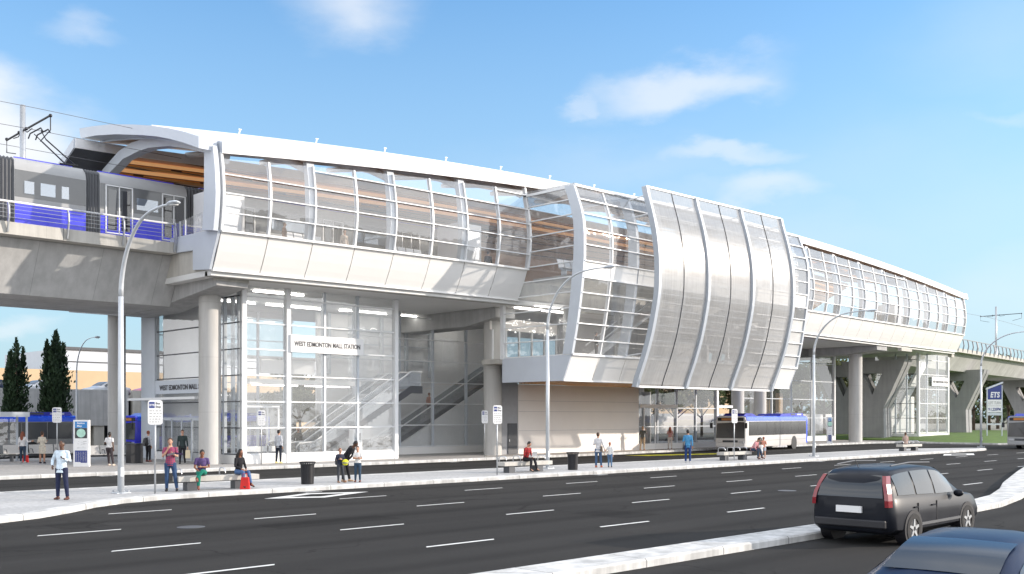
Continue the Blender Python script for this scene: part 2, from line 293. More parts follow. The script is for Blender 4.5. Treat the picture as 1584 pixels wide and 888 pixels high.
def leafmat(name, c1, c2):
    m = bpy.data.materials.new(name); N, L = nodes_of(m); b = N["Principled BSDF"]
    b.inputs["Roughness"].default_value = 0.7
    tc = N.new("ShaderNodeTexCoord"); nz = N.new("ShaderNodeTexNoise"); nz.inputs["Scale"].default_value = 1.1; nz.inputs["Detail"].default_value = 6
    L.new(tc.outputs["Object"], nz.inputs["Vector"])
    cr = N.new("ShaderNodeValToRGB"); cr.color_ramp.elements[0].position = .35; cr.color_ramp.elements[1].position = .68
    cr.color_ramp.elements[0].color = (*c1, 1); cr.color_ramp.elements[1].color = (*c2, 1)
    L.new(nz.outputs["Fac"], cr.inputs[0]); L.new(cr.outputs[0], b.inputs["Base Color"])
    tl = N.new("ShaderNodeBsdfTranslucent"); L.new(cr.outputs[0], tl.inputs[0])
    mx = N.new("ShaderNodeMixShader"); mx.inputs[0].default_value = 0.25
    L.new(b.outputs[0], mx.inputs[1]); L.new(tl.outputs[0], mx.inputs[2]); L.new(mx.outputs[0], N["Material Output"].inputs[0])
    return m
M['poplar'] = leafmat('poplar_leaves', (0.012, 0.030, 0.014), (0.045, 0.085, 0.035))
M['leaf'] = leafmat('summer_leaves', (0.05, 0.075, 0.025), (0.12, 0.15, 0.055))
M['leaf2'] = leafmat('warm_leaves', (0.075, 0.085, 0.03), (0.16, 0.16, 0.06))
M['grass'] = pbr('grass', (0.085, 0.15, 0.022), 0.9, var=0.35, vscale=1.4, bump=0.6, bscale=30)
M['earth'] = pbr('distant_ground', (0.20, 0.19, 0.15), 0.9, var=0.2, vscale=0.05)

# ------------------------------------------------------------------ mesh builder
class MB:
    def __init__(s): s.v = []; s.f = []
    def poly(s, pts):
        i = len(s.v); s.v += [tuple(p) for p in pts]; s.f.append(tuple(range(i, i+len(pts)))); return s
    def bx(s, x0, x1, y0, y1, z0, z1):
        i = len(s.v)
        s.v += [(x0,y0,z0),(x1,y0,z0),(x1,y1,z0),(x0,y1,z0),(x0,y0,z1),(x1,y0,z1),(x1,y1,z1),(x0,y1,z1)]
        s.f += [tuple(i+k for k in q) for q in ((0,3,2,1),(4,5,6,7),(0,1,5,4),(1,2,6,5),(2,3,7,6),(3,0,4,7))]
        return s
    def hexa(s, b, t):
        """b, t: four bottom and four top points"""
        i = len(s.v); s.v += [tuple(p) for p in b] + [tuple(p) for p in t]
        s.f += [tuple(i+k for k in q) for q in ((0,3,2,1),(4,5,6,7),(0,1,5,4),(1,2,6,5),(2,3,7,6),(3,0,4,7))]
        return s
    def loft(s, rings, caps=True, closed=True):
        i = len(s.v); n = len(rings[0])
        for r in rings: s.v += [tuple(p) for p in r]
        for a in range(len(rings)-1):
            for k in range(n if closed else n-1):
                k2 = (k+1) % n
                s.f.append((i+a*n+k, i+a*n+k2, i+(a+1)*n+k2, i+(a+1)*n+k))
        if caps and closed:
            s.f.append(tuple(i+k for k in range(n))[::-1]); s.f.append(tuple(i+(len(rings)-1)*n+k for k in range(n)))
        return s
    def grid(s, rows): return s.loft(rows, caps=False, closed=False)
    def tube(s, pts, r, n=8, caps=True, flat=None, up=(0, 0, 1)):
        """pts path; r scalar or list; flat: second radius factor"""
        P = [Vector(p) for p in pts]
        rr = r if isinstance(r, (list, tuple)) else [r]*len(P)
        rings = []
        upv = Vector(up)
        for k, p in enumerate(P):
            t = (P[min(k+1, len(P)-1)] - P[max(k-1, 0)]).normalized()
            u = upv
            if abs(t.dot(u)) > 0.97: u = Vector((0, 1, 0)) if abs(t.y) < 0.9 else Vector((1, 0, 0))
            a = t.cross(u).normalized(); b = a.cross(t).normalized()
            ra = rr[k]; rb = ra*(flat if flat else 1)
            if isinstance(ra, (tuple, list)): ra, rb = ra
            rings.append([p + a*ra*math.cos(2*PI*j/n) + b*rb*math.sin(2*PI*j/n) for j in range(n)])
        return s.loft(rings, caps)
    def cyl(s, x, y, z0, z1, r, n=24, r2=None):
        return s.tube([(x, y, z0), (x, y, z1)], [r, r2 if r2 is not None else r], n)
    def prism(s, poly, axis, a, b):
        """extrude a 2D polygon: axis 'X': poly in (y,z); 'Y': (x,z); 'Z': (x,y)"""
        def P(p, q):
            return (q, p[0], p[1]) if axis == 'X' else (p[0], q, p[1]) if axis == 'Y' else (p[0], p[1], q)
        return s.loft([[P(p, a) for p in poly], [P(p, b) for p in poly]])
    def ball(s, c, r, n=10, m=7):
        c = Vector(c); r = r if isinstance(r, (tuple, list)) else (r, r, r)
        rings = []
        for k in range(1, m):
            ph = PI*k/m
            rings.append([(c.x + r[0]*math.sin(ph)*math.cos(2*PI*j/n), c.y + r[1]*math.sin(ph)*math.sin(2*PI*j/n), c.z - r[2]*math.cos(ph)) for j in range(n)])
        i = len(s.v); s.loft(rings, caps=False)
        b = len(s.v); s.v.append((c.x, c.y, c.z-r[2])); s.v.append((c.x, c.y, c.z+r[2]))
        for j in range(n):
            s.f.append((b, i+(j+1) % n, i+j)); s.f.append((b+1, i+(m-2)*n+j, i+(m-2)*n+(j+1) % n))
        return s
    def xf(s, mat):
        s.v = [tuple(mat @ Vector(p)) for p in s.v]; return s
    def add(s, o):
        i = len(s.v); s.v += o.v; s.f += [tuple(i+k for k in f) for f in o.f]; return s
    def mesh(s, name, mat, smooth=False):
        me = bpy.data.meshes.new(name)
        me.from_pydata(s.v, [], s.f)
        bm = bmesh.new(); bm.from_mesh(me)
        bmesh.ops.recalc_face_normals(bm, faces=bm.faces)
        bm.to_mesh(me); bm.free()
        if mat: me.materials.append(mat if not isinstance(mat, str) else M[mat])
        if smooth:
            for p in me.polygons: p.use_smooth = True
        return me
    def build(s, name, mat, parent=None, smooth=False, bev=0, auto=False, raw=False):
        me = s.mesh(name, mat, smooth or auto)
        o = bpy.data.objects.new(name, me); COL.objects.link(o)
        if auto:
            for e in me.edges: pass
            try: me.set_sharp_from_angle(angle=R(38))
            except Exception: pass
        if bev:
            b = o.modifiers.new("bevel", 'BEVEL'); b.width = bev; b.segments = 2; b.limit_method = 'ANGLE'; b.angle_limit = R(40)
        if parent is not None:
            o.parent = parent
            if parent.name in WORLD: o.matrix_parent_inverse = Matrix.Translation(-Vector(WORLD[parent.name]))
        return o
WORLD = {}

def tag(o, label=None, cat=None, group=None, kind=None):
    if label: o['label'] = label
    if cat: o['category'] = cat
    if group: o['group'] = group
    if kind: o['kind'] = kind
    return o
def thing(name, label, cat, loc=(0, 0, 0), rz=0, group=None, world=False):
    o = bpy.data.objects.new(name, None); COL.objects.link(o)
    o.empty_display_size = 0.2
    o.location = loc; o.rotation_euler = (0, 0, rz)
    if world: WORLD[o.name] = loc
    return tag(o, label, cat, group)
def struct(name, mb, mat, label=None, **k):
    o = mb.build(name, mat, **k); o['kind'] = 'structure'
    if label: o['label'] = label
    return o
def copy_tree(o, parent=None):
    c = o.copy(); COL.objects.link(c)
    if parent is not None: c.parent = parent; c.matrix_parent_inverse = o.matrix_parent_inverse.copy()
    for ch in list(o.children): copy_tree(ch, c)
    return c
def place(o, loc, rz=0, label=None, group=None, scale=None):
    o.location = loc; o.rotation_euler = (0, 0, rz)
    if scale: o.scale = (scale,)*3 if not isinstance(scale, tuple) else scale
    if label: o['label'] = label
    if group: o['group'] = group
    return o
def text(name, s, size, mat, parent, origin, xdir, updir, extr=0.006, align='LEFT', width=None):
    cu = bpy.data.curves.new(name, 'FONT'); cu.body = s; cu.size = size; cu.extrude = extr; cu.align_x = align; cu.resolution_u = 3; cu.offset = size*.03
    t = bpy.data.objects.new(name, cu); COL.objects.link(t)
    bpy.context.view_layer.update()
    dg = bpy.context.evaluated_depsgraph_get()
    me = bpy.data.meshes.new_from_object(t.evaluated_get(dg))
    bpy.data.objects.remove(t)
    X = Vector(xdir).normalized(); U = Vector(updir).normalized(); Z = X.cross(U)
    if width:
        xs = [v.co.x for v in me.vertices]; w = max(xs)-min(xs); k = width/w
        if align == 'CENTER': pass
        for v in me.vertices: v.co.x *= k
    mt = Matrix((X, U, Z)).transposed().to_4x4(); mt.translation = Vector(origin)
    me.transform(mt); me.materials.clear(); me.materials.append(M[mat])
    o = bpy.data.objects.new(name, me); COL.objects.link(o)
    if parent is not None:
        o.parent = parent
        if parent.name in WORLD: o.matrix_parent_inverse = Matrix.Translation(-Vector(WORLD[parent.name]))
    return o

# ------------------------------------------------------------------ station axes
def Yc(X):
    """line of the sill of the long street facade in plan: very slightly bowed towards the road"""
    if X < 57: return 44.4 + 0.00145*(X-57)**2
    if X < 71: return 44.4 + 0.0011*(X-57)**2
    return 44.616 + 0.0308*(X-71) - 0.00002*(X-71)**2
def Ze(X):
    """height of the eave: arched along the building"""
    return 15.30 + 2.05*max(0.0, 1-((X-72)/46.9)**2)
MOD = 2.525
XL = 25.3
def mx(i): return XL + MOD*i          # module lines: 0..36 ; bay = 8..18
# ------------------------------------------------------------------ sky and sun
EL = R(16); SX, SY = 0.76, -0.65
az = math.atan2(SX, SY)
w = bpy.data.worlds.new("World"); scn.world = w; w.use_nodes = True
N = w.node_tree.nodes; L = w.node_tree.links
bg = N["Background"]
sky = N.new("ShaderNodeTexSky"); sky.sky_type = 'NISHITA'; sky.sun_disc = False
sky.sun_elevation = EL; sky.sun_rotation = az
sky.air_density = 1.0; sky.dust_density = 0.6; sky.ozone_density = 2.0; sky.altitude = 300
hs = N.new("ShaderNodeMix"); hs.data_type = 'RGBA'; hs.blend_type = 'MULTIPLY'; hs.inputs[0].default_value = 1.0
hs.inputs[7].default_value = (0.78, 1.12, 1.30, 1)
L.new(sky.outputs[0], hs.inputs[6])
geo = N.new("ShaderNodeTexCoord")
# clouds placed by direction on the sky sphere: (azimuth px, elevation) ellipses with noisy edges
def dirv(px, py):
    u = (px-792)/1590; v = (645-py)/1590
    d = Vector((math.cos(TH)+u*math.sin(TH), math.sin(TH)-u*math.cos(TH), v)); return d.normalized()
nzc = N.new("ShaderNodeTexNoise"); nzc.inputs["Scale"].default_value = 9; nzc.inputs["Detail"].default_value = 7; nzc.inputs["Roughness"].default_value = 0.55
mpn = N.new("ShaderNodeMapping"); mpn.inputs["Scale"].default_value = (1, 1, 2.2); L.new(geo.outputs["Generated"], mpn.inputs[0]); L.new(mpn.outputs[0], nzc.inputs["Vector"])
nv = N.new("ShaderNodeVectorMath"); nv.operation = 'SUBTRACT'; nv.inputs[1].default_value = (0.5, 0.5, 0.5); L.new(nzc.outputs["Color"], nv.inputs[0])
nvs = N.new("ShaderNodeVectorMath"); nvs.operation = 'SCALE'; nvs.inputs["Scale"].default_value = 0.085; L.new(nv.outputs[0], nvs.inputs[0])
warp = N.new("ShaderNodeVectorMath"); warp.operation = 'ADD'; L.new(geo.outputs["Generated"], warp.inputs[0]); L.new(nvs.outputs[0], warp.inputs[1])
acc = None
def cloud(px, py, rx, ry, dens, tilt=0.0, soft=0.0):
    """ellipse of sky directions round (px,py)"""
    global acc
    c = dirv(px, py)
    right = Vector((c.y, -c.x, 0)).normalized(); up = right.cross(c).normalized()
    if up.z < 0: up = -up
    r2 = right*math.cos(tilt)+up*math.sin(tilt); u2 = up*math.cos(tilt)-right*math.sin(tilt)
    sub = N.new("ShaderNodeVectorMath"); sub.operation = 'SUBTRACT'; sub.inputs[1].default_value = c; L.new(warp.outputs[0], sub.inputs[0])
    dx = N.new("ShaderNodeVectorMath"); dx.operation = 'DOT_PRODUCT'; dx.inputs[1].default_value = r2/(rx/1590); L.new(sub.outputs[0], dx.inputs[0])
    dy = N.new("ShaderNodeVectorMath"); dy.operation = 'DOT_PRODUCT'; dy.inputs[1].default_value = u2/(ry/1590); L.new(sub.outputs[0], dy.inputs[0])
    dz = N.new("ShaderNodeVectorMath"); dz.operation = 'DOT_PRODUCT'; dz.inputs[1].default_value = c*3; L.new(sub.outputs[0], dz.inputs[0])
    cb = N.new("ShaderNodeCombineXYZ"); L.new(dx.outputs["Value"], cb.inputs[0]); L.new(dy.outputs["Value"], cb.inputs[1]); L.new(dz.outputs["Value"], cb.inputs[2])
    ln = N.new("ShaderNodeVectorMath"); ln.operation = 'LENGTH'; L.new(cb.outputs[0], ln.inputs[0])
    mr = N.new("ShaderNodeMapRange"); mr.interpolation_type = 'SMOOTHSTEP'; mr.inputs[1].default_value = 1.4; mr.inputs[2].default_value = 0.2-soft; mr.inputs[3].default_value = 0; mr.inputs[4].default_value = dens
    L.new(ln.outputs["Value"], mr.inputs[0])
    if acc is None: acc = mr.outputs[0]
    else:
        m = N.new("ShaderNodeMath"); m.operation = 'MAXIMUM'; L.new(acc, m.inputs[0]); L.new(mr.outputs[0], m.inputs[1]); acc = m.outputs[0]
cloud(1050, 135, 130, 34, .60, R(10))
cloud(1110, 122, 85, 30, .5)
cloud(905, 165, 35, 12, .35, R(5))
cloud(1120, 237, 120, 20, .46)
cloud(1180, 300, 85, 34, .5)
cloud(1090, 300, 110, 26, .18, 0, .3)
cloud(5, 205, 105, 75, .95)
cloud(20, 492, 55, 16, .40)
cloud(550, 5, 95, 52, .62, 0, .3)
cloud(125, 48, 45, 20, .30, 0, .3)
cloud(1560, 190, 80, 16, .22, R(4), .3)
cloud(1550, 60, 130, 90, .16, 0, .3)
cloud(1500, 330, 320, 120, .16, 0, .35)
cloud(1330, 270, 330, 90, .12, 0, .35)
cloud(1540, 450, 200, 110, .30, 0, .35)
cloud(980, 260, 260, 50, .16, 0, .3)
cloud(1250, 380, 380, 90, .20, 0, .35)
# general veil, thicker towards the horizon
sp = N.new("ShaderNodeSeparateXYZ"); L.new(geo.outputs["Generated"], sp.inputs[0])
hz = N.new("ShaderNodeMapRange"); hz.inputs[1].default_value = 0.0; hz.inputs[2].default_value = 0.42; hz.inputs[3].default_value = 0.93; hz.inputs[4].default_value = 0.0
L.new(sp.outputs[2], hz.inputs[0])
# bright cloud added out of view, to fill shade and whiten reflections
nz2 = N.new("ShaderNodeTexNoise"); nz2.inputs["Scale"].default_value = 2.6; nz2.inputs["Detail"].default_value = 6; L.new(mpn.outputs[0], nz2.inputs["Vector"])
c2 = N.new("ShaderNodeMapRange"); c2.inputs[1].default_value = .36; c2.inputs[2].default_value = .58; c2.inputs[3].default_value = .15; c2.inputs[4].default_value = .95; L.new(nz2.outputs["Fac"], c2.inputs[0])
fwd = N.new("ShaderNodeVectorMath"); fwd.operation = 'DOT_PRODUCT'; fwd.inputs[1].default_value = (math.cos(TH), math.sin(TH), 0); L.new(geo.outputs["Generated"], fwd.inputs[0])
fm = N.new("ShaderNodeMapRange"); fm.inputs[1].default_value = .55; fm.inputs[2].default_value = .80; fm.inputs[3].default_value = 1; fm.inputs[4].default_value = 0; L.new(fwd.outputs["Value"], fm.inputs[0])
lowb = N.new("ShaderNodeMapRange"); lowb.inputs[1].default_value = .18; lowb.inputs[2].default_value = .5; lowb.inputs[3].default_value = .95; lowb.inputs[4].default_value = 0; L.new(sp.outputs[2], lowb.inputs[0])  # unseen bright band low behind the viewer, added to light shaded faces
cx = N.new("ShaderNodeMath"); cx.operation = 'MAXIMUM'; L.new(c2.outputs[0], cx.inputs[0]); L.new(lowb.outputs[0], cx.inputs[1])
cm = N.new("ShaderNodeMath"); cm.operation = 'MULTIPLY'; L.new(cx.outputs[0], cm.inputs[0]); L.new(fm.outputs[0], cm.inputs[1])
veil = N.new("ShaderNodeMix"); veil.data_type = 'RGBA'; L.new(hz.outputs[0], veil.inputs[0]); L.new(hs.outputs[2], veil.inputs[6]); veil.inputs[7].default_value = (2.25, 2.95, 3.45, 1)
mxc = N.new("ShaderNodeMix"); mxc.data_type = 'RGBA'; L.new(acc, mxc.inputs[0]); L.new(veil.outputs[2], mxc.inputs[6])
CLOUD = (4.3, 4.4, 4.55)
mxc.inputs[7].default_value = (*CLOUD, 1)
# unseen cloud behind the viewer, added and brightened to lift the shadows
mx2 = N.new("ShaderNodeMix"); mx2.data_type = 'RGBA'; L.new(cm.outputs[0], mx2.inputs[0]); L.new(mxc.outputs[2], mx2.inputs[6]); mx2.inputs[7].default_value = (8.8, 8.8, 8.9, 1)
L.new(mx2.outputs[2], bg.inputs[0]); bg.inputs[1].default_value = 0.15

sd = bpy.data.lights.new("sun", 'SUN'); sd.energy = 3.3; sd.angle = R(0.6); sd.color = (1.0, 0.89, 0.77)
so = bpy.data.objects.new("sun", sd); COL.objects.link(so)
sv = Vector((SX*math.cos(EL), SY*math.cos(EL), math.sin(EL))).normalized()
so.rotation_euler = (-sv).to_track_quat('-Z', 'Y').to_euler(); so.location = sv*200

scn.view_settings.view_transform = 'Standard'; scn.view_settings.look = 'None'
scn.view_settings.exposure = 0.62; scn.view_settings.gamma = 1.0; scn.view_settings.use_curve_mapping = False
scn.cycles.use_denoising = True
try: scn.cycles.denoiser = 'OPENIMAGEDENOISE'
except Exception: pass
scn.cycles.max_bounces = 8; scn.cycles.diffuse_bounces = 4; scn.cycles.glossy_bounces = 4
scn.cycles.transmission_bounces = 4; scn.cycles.transparent_max_bounces = 24
scn.cycles.sample_clamp_indirect = 6.0
scn.cycles.caustics_reflective = False; scn.cycles.caustics_refractive = False

# ------------------------------------------------------------------ ground, roads, pavements
g = MB(); g.poly([(-600, -500, -0.02), (2500, -500, -0.02), (2500, 2500, -0.02), (-600, 2500, -0.02)])
struct('ground', g, 'earth', 'flat open ground reaching to the horizon')
# main street and the cross street: asphalt
a = MB()
a.poly([(-80, 12.2, 0), (260, 12.2, 0), (260, 36.0, 0), (-80, 36.0, 0)])
struct('road', a, 'asphalt', 'dark asphalt main street with dashed lanes')
a = MB(); a.poly([(-80, -20, 0.0), (260, -20, 0.0), (260, 12.2, 0.0), (-80, 12.2, 0.0)])
struct('road', a, 'asphalt', 'near carriageway of asphalt in front of the narrow median')
a = MB(); a.poly([(-80, 36.0, 0.0), (101, 36.0, 0.0), (101, 52, 0.0), (-80, 52, 0.0)])
a.poly([(101, 36.0, 0.0), (260, 36.0, 0.0), (260, 36.4, 0.0), (101, 36.4, 0.0)])
struct('busway', a, 'asphalt2', 'asphalt bus lane between island and station')
a = MB(); a.poly([(-40, 64.9, 0.0), (160, 64.9, 0.0), (160, 76, 0.0), (-40, 76, 0.0)])
struct('road', a, 'asphalt2', 'bus lane behind the station')

def kerbed(front, back, zt, name, matname, label, kw=0.18):
    """island or pavement from front edge polyline to back edge polyline, with a real kerb round it"""
    poly = front + back[::-1]
    top = MB(); top.prism(poly, 'Z', -0.01, zt)
    o = struct(name, top, matname, label)
    return o
def offset_poly(poly, d):
    n = len(poly); out = []
    for i in range(n):
        p0, p1, p2 = Vector(poly[i-1]), Vector(poly[i]), Vector(poly[(i+1) % n])
        e1 = (p1-p0).normalized(); e2 = (p2-p1).normalized()
        n1 = Vector((-e1.y, e1.x)); n2 = Vector((-e2.y, e2.x)); b = (n1+n2)
        b = b/max(0.3, b.dot(n1)) if b.length > 1e-6 else n1
        out.append(tuple(p1+b*d))
    return out
def kerb_ring(poly, zt, kw, name, label, ccw=True):
    inner = offset_poly(poly, kw if ccw else -kw)
    m = MB(); n = len(poly)
    bevel = 0.03
    outer2 = offset_poly(poly, bevel if ccw else -bevel)
    rows = []
    ringA = [(x, y, -0.01) for x, y in poly]; ringB = [(x, y, zt-0.03) for x, y in poly]
    ringC = [(x, y, zt+0.006) for x, y in outer2]; ringD = [(x, y, zt+0.006) for x, y in inner]; ringE = [(x, y, -0.01) for x, y in inner]
    m.loft([ringA, ringB, ringC, ringD, ringE], caps=False)
    return struct(name, m, 'kerb', label)
# bus stop island: near kerb swings out at the left
front = [(-40, 27.0), (6, 27.0), (8.9, 27.15), (10.1, 27.75), (11.3, 28.75), (12.5, 29.95), (13.7, 30.75), (15.2, 31.2), (17.3, 31.3), (25, 31.15), (40, 31.0), (57, 30.95), (72, 31.1), (82.5, 31.25), (84.4, 31.6), (85.2, 32.3)]
back = [(-40, 36.5), (16, 36.4), (40, 36.2), (60, 36.1), (76, 36.1), (80, 35.4), (83, 33.9), (84.8, 32.9)]
isl = front + back[::-1]
struct('bus_stop_island', MB().prism(offset_poly(isl, 0.20), 'Z', -0.01, 0.15), 'paving', 'pale paved bus stop island')
kerb_ring(isl, 0.15, 0.42, 'kerb', 'white kerb round the bus stop island')
# station pavement
st = [(-40, 46.2), (20, 46.0), (30, 45.7), (44, 45.9), (55, 46.1), (66, 46.9), (74, 47.6), (97, 47.4), (100.3, 46.4), (101.0, 44.6), (101.1, 36.8), (102.2, 36.2), (180, 36.2), (180, 64.6), (-40, 64.6)]
struct('station_pavement', MB().prism(offset_poly(st, 0.18), 'Z', -0.01, 0.15), 'paving2', 'light paved forecourt round the station')
kerb_ring(st, 0.15, 0.30, 'kerb', 'kerb along the station forecourt')
# grass bank at the right
gb = MB(); rows = []
for i in range(22):
    y = 36.6 + i*1.25; row = []
    for j in range(30):
        x = 101.7 + j*2.2 + (0.9*math.exp(-((y-36.6)/1.2)**2) if j == 0 else 0)
        if j == 0: x = 101.6 + max(0, (y-43)*0.95)
        h = 0.17 + 0.42*(1-math.exp(-((x-102)/8)**2))*(1-math.exp(-((y-36.6)/5)**2)) + random.uniform(-.012, .012)
        if j == 0 or i == 0: h = 0.155
        row.append((x, y, h))
    rows.append(row)
gb.grid(rows); struct('grass_bank', gb, 'grass', 'green mown grass bank beside the right end of the station', smooth=True)
# narrow near median with sloping nose
md = [(-60, 11.2), (20, 11.2), (28.5, 11.2), (31.5, 11.35), (35, 12.0), (38, 12.75), (41.5, 13.75), (50, 16.2), (60, 18.9), (60, 20.1), (50, 17.35), (41.0, 14.75), (37.5, 13.6), (34, 12.65), (30.5, 12.15), (27, 12.1), (20, 12.1), (-60, 12.1)]
kerb_ring(md, 0.15, 0.16, 'kerb', 'kerb round the narrow near median')
struct('median', MB().prism(offset_poly(md, 0.12), 'Z', -0.01, 0.152), 'kerb', 'narrow concrete median in front of the dark cars')
# lane dashes
mk = MB(); random.seed(3)
def dash(x0, x1, y, wd=0.12, z=0.004):
    mk.poly([(x0, y-wd/2, z), (x1, y-wd/2, z), (x1+0.08, y+wd/2, z), (x0+0.08, y+wd/2, z)])
for y, x_off, skip in ((16.1, 8.0, ()), (19.95, 8.6, ()), (23.7, 8.55, ()), (27.55, 8.5, (1,))):
    for k in range(-4, 26):
        x0 = x_off + 5.44*k
        if y == 16.1 and x0 > 46: continue
        if y == 27.55 and k in (-4,-3,-2,-1, 0, 1): continue
        dash(x0, x0+1.9, y)
dash(11.87, 13.7, 27.7)
struct('lane_markings', mk, 'paint', 'white dashed lane lines')
dm = MB()
o_ = [(17.7, 29.3), (20.0, 30.35), (22.0, 29.45), (19.4, 28.35)]
c_ = Vector((19.78, 29.36)); i_ = [tuple(c_+(Vector(p)-c_)*0.55) for p in o_]
for k in range(4):
    a0, a1, b1, b0 = o_[k], o_[(k+1) % 4], i_[(k+1) % 4], i_[k]
    dm.poly([(*a0, .004), (*a1, .004), (*b1, .004), (*b0, .004)])
struct('diamond_marking', dm, 'paint', 'white diamond painted on the bus lane by the island')
dm = MB()
o_ = [(70.6, 29.3), (73.6, 30.5), (76.4, 29.5), (73.2, 28.2)]
c_ = Vector((73.4, 29.36)); i_ = [tuple(c_+(Vector(p)-c_)*0.5) for p in o_]
for k in range(4):
    a0, a1, b1, b0 = o_[k], o_[(k+1) % 4], i_[(k+1) % 4], i_[k]
    dm.poly([(*a0, .004), (*a1, .004), (*b1, .004), (*b0, .004)])
struct('diamond_marking', dm, 'paint', 'white diamond painted near the far tip of the island')
ym = MB()
for k in range(9):
    x = 55.6 + k*0.9
    ym.poly([(x-0.2, 44.9-k*.27, .006), (x+0.95, 44.6-k*.27, .006), (x+1.2, 42.9-k*.2, .006), (x+0.1, 43.1-k*.2, .006)])
struct('yellow_marking', ym, 'yellow', 'worn yellow hatched marking on the busway')
M['patch'] = asphalt('patched_asphalt', 0.021)
rp = MB()
for (x0, x1, y0, y1) in ((13.2, 16.9, 21.1, 22.3), (27.5, 33.0, 24.6, 25.5), (21.0, 22.6, 17.0, 19.0), (40, 49, 20.8, 21.8), (9.5, 10.7, 24.6, 26.0)):
    rp.poly([(x0, y0, .002), (x1, y0+.04, .002), (x1-.05, y1, .002), (x0+.03, y1-.03, .002)])
struct('road_patch', rp, 'patch', 'darker rectangular repairs in the asphalt')
gr = MB()
for (x, y) in ((20.5, 30.85), (36.0, 30.7), (56.0, 30.65), (19.5, 45.6), (40.0, 45.4)):
    for k in range(7): gr.bx(x-.3+k*.09, x-.26+k*.09, y-.2, y+.2, .003, .009)
    gr.bx(x-.34, x+.34, y-.24, y-.2, .003, .010); gr.bx(x-.34, x+.34, y+.2, y+.24, .003, .010)
struct('drain_grate', gr, 'galv', 'iron gully grates beside the kerbs')
# storm drain covers and repaired seams
dr = MB()
for (x, y) in ((11.9, 23.0), (33.0, 19.3)):
    dr.tube([(x, y, 0.001), (x, y, 0.006)], 0.33, 20)
struct('manhole_cover', dr, 'darkgrey', 'round iron covers set in the road')
# ------------------------------------------------------------------ the station
ST = thing('transit_station', 'long white and glass elevated station with arched roof and curved translucent screen', 'station', (70, 50, 0.15), world=True)

def lerp_tab(tab, z):
    tab = sorted(tab)
    if z <= tab[0][0]: return tab[0][1]
    for (a, b), (c, d) in zip(tab, tab[1:]):
        if z <= c: 
            t = (z-a)/(c-a); return b+(d-b)*t
    return tab[-1][1]
def smooth_tab(tab, z, h=0.35):
    return (lerp_tab(tab, z-h)+2*lerp_tab(tab, z)+lerp_tab(tab, z+h))/4
DF = [(9.95, .85), (11.75, 0), (12.7, -.17), (13.6, -.25), (14.6, -.18), (15.3, -.06), (16.3, .14), (17.4, .38)]
def Yf(X, z): return Yc(X) + (lerp_tab(DF, z) if z < 11.8 else smooth_tab(DF, max(z, 11.8), .3 if z > 12.1 else 0))
def Yb0(X): return 39.95 - 0.35*(X-45.5)/25.2
DB = [(4.82, 1.65), (6.38, .97), (8.2, .55), (9.9, .25), (12.0, -.02), (14.06, 0), (15.3, .33), (16.45, .88)]
def Yb(X, z): return Yb0(X) + smooth_tab(DB, z, .5) if 6.5 < z else Yb0(X) + lerp_tab(DB, z)
DS = [(4.55, 1.85), (6.3, 1.08), (8.0, .52), (10.2, .05), (11.4, 0), (12.6, .02), (14.0, .22), (15.15, .5), (16.85, 1.05)]
def Ys(X, z): return 38.3 - 0.35*(X-50.5)/15 + smooth_tab(DS, z, .6)
segs = [i for i in range(0, 8)] + [i for i in range(18, 36)]
RAILS = [11.75 + .93*k for k in range(1, 6)]

# --- lower white fascia panels, one part per panel
back = MB()
for i in segs:
    x0, x1 = mx(i), mx(i+1)
    x0 += .03 if i == 0 else 0
    back.hexa([(x0, Yf(x0, 10)+.09, 9.99), (x1, Yf(x1, 10)+.09, 9.99), (x1, Yf(x1, 10)+.5, 9.99), (x0, Yf(x0, 10)+.5, 9.99)],
              [(x0, Yf(x0, 11.7)+.09, 11.7), (x1, Yf(x1, 11.7)+.09, 11.7), (x1, Yf(x1, 11.7)+.5, 11.7), (x0, Yf(x0, 11.7)+.5, 11.7)])
    x0 = mx(i); a, b = x0+.025, x1-.025
    p = MB()
    n = 4; outer = []; inner = []
    for k in range(n+1):
        z = 9.95+1.78*k/n; bulge = -.05*math.sin(PI*k/n)
        outer.append([(a, Yf(a, z)+bulge, z), (b, Yf(b, z)+bulge, z)]); inner.append([(a, Yf(a, z)+.08+bulge, z), (b, Yf(b, z)+.08+bulge, z)])
    rings = [[o[0], o[1], q[1], q[0]] for o, q in zip(outer, inner)]
    p.loft(rings); p.build('fascia_panel', 'white', ST)
back.build('fascia_backing', 'dark_joint', ST)

def long_bar(name, i0, i1, z, Yfun, off, hy, hz, matn, steps=1):
    """horizontal bar following the facade from module i0 to i1"""
    m = MB(); rings = []
    for k in range((i1-i0)*steps+1):
        X = mx(i0 + k/steps); Y = Yfun(X, z)+off; zz = z(X) if callable(z) else z
        rings.append([(X, Y-hy, zz-hz), (X, Y+hy, zz-hz), (X, Y+hy, zz+hz), (X, Y-hy, zz+hz)])
    m.loft(rings); return m.build(name, matn, ST)
for (i0, i1) in ((0, 8), (18, 36)):
    long_bar('sill_rail', i0, i1, 11.78, Yf, -.04, .10, .055, 'white')
    long_bar('drip_rail', i0, i1, 9.93, Yf, .02, .12, .035, 'white')
    for z in RAILS:
        # clip where the eave comes down
        ii = [i for i in range(i0, i1+1) if Ze(mx(i)) > z+.12]
        if len(ii) > 1: long_bar('glazing_bar', ii[0], ii[-1], z, Yf, -.03, .05, .028, 'white_steel')
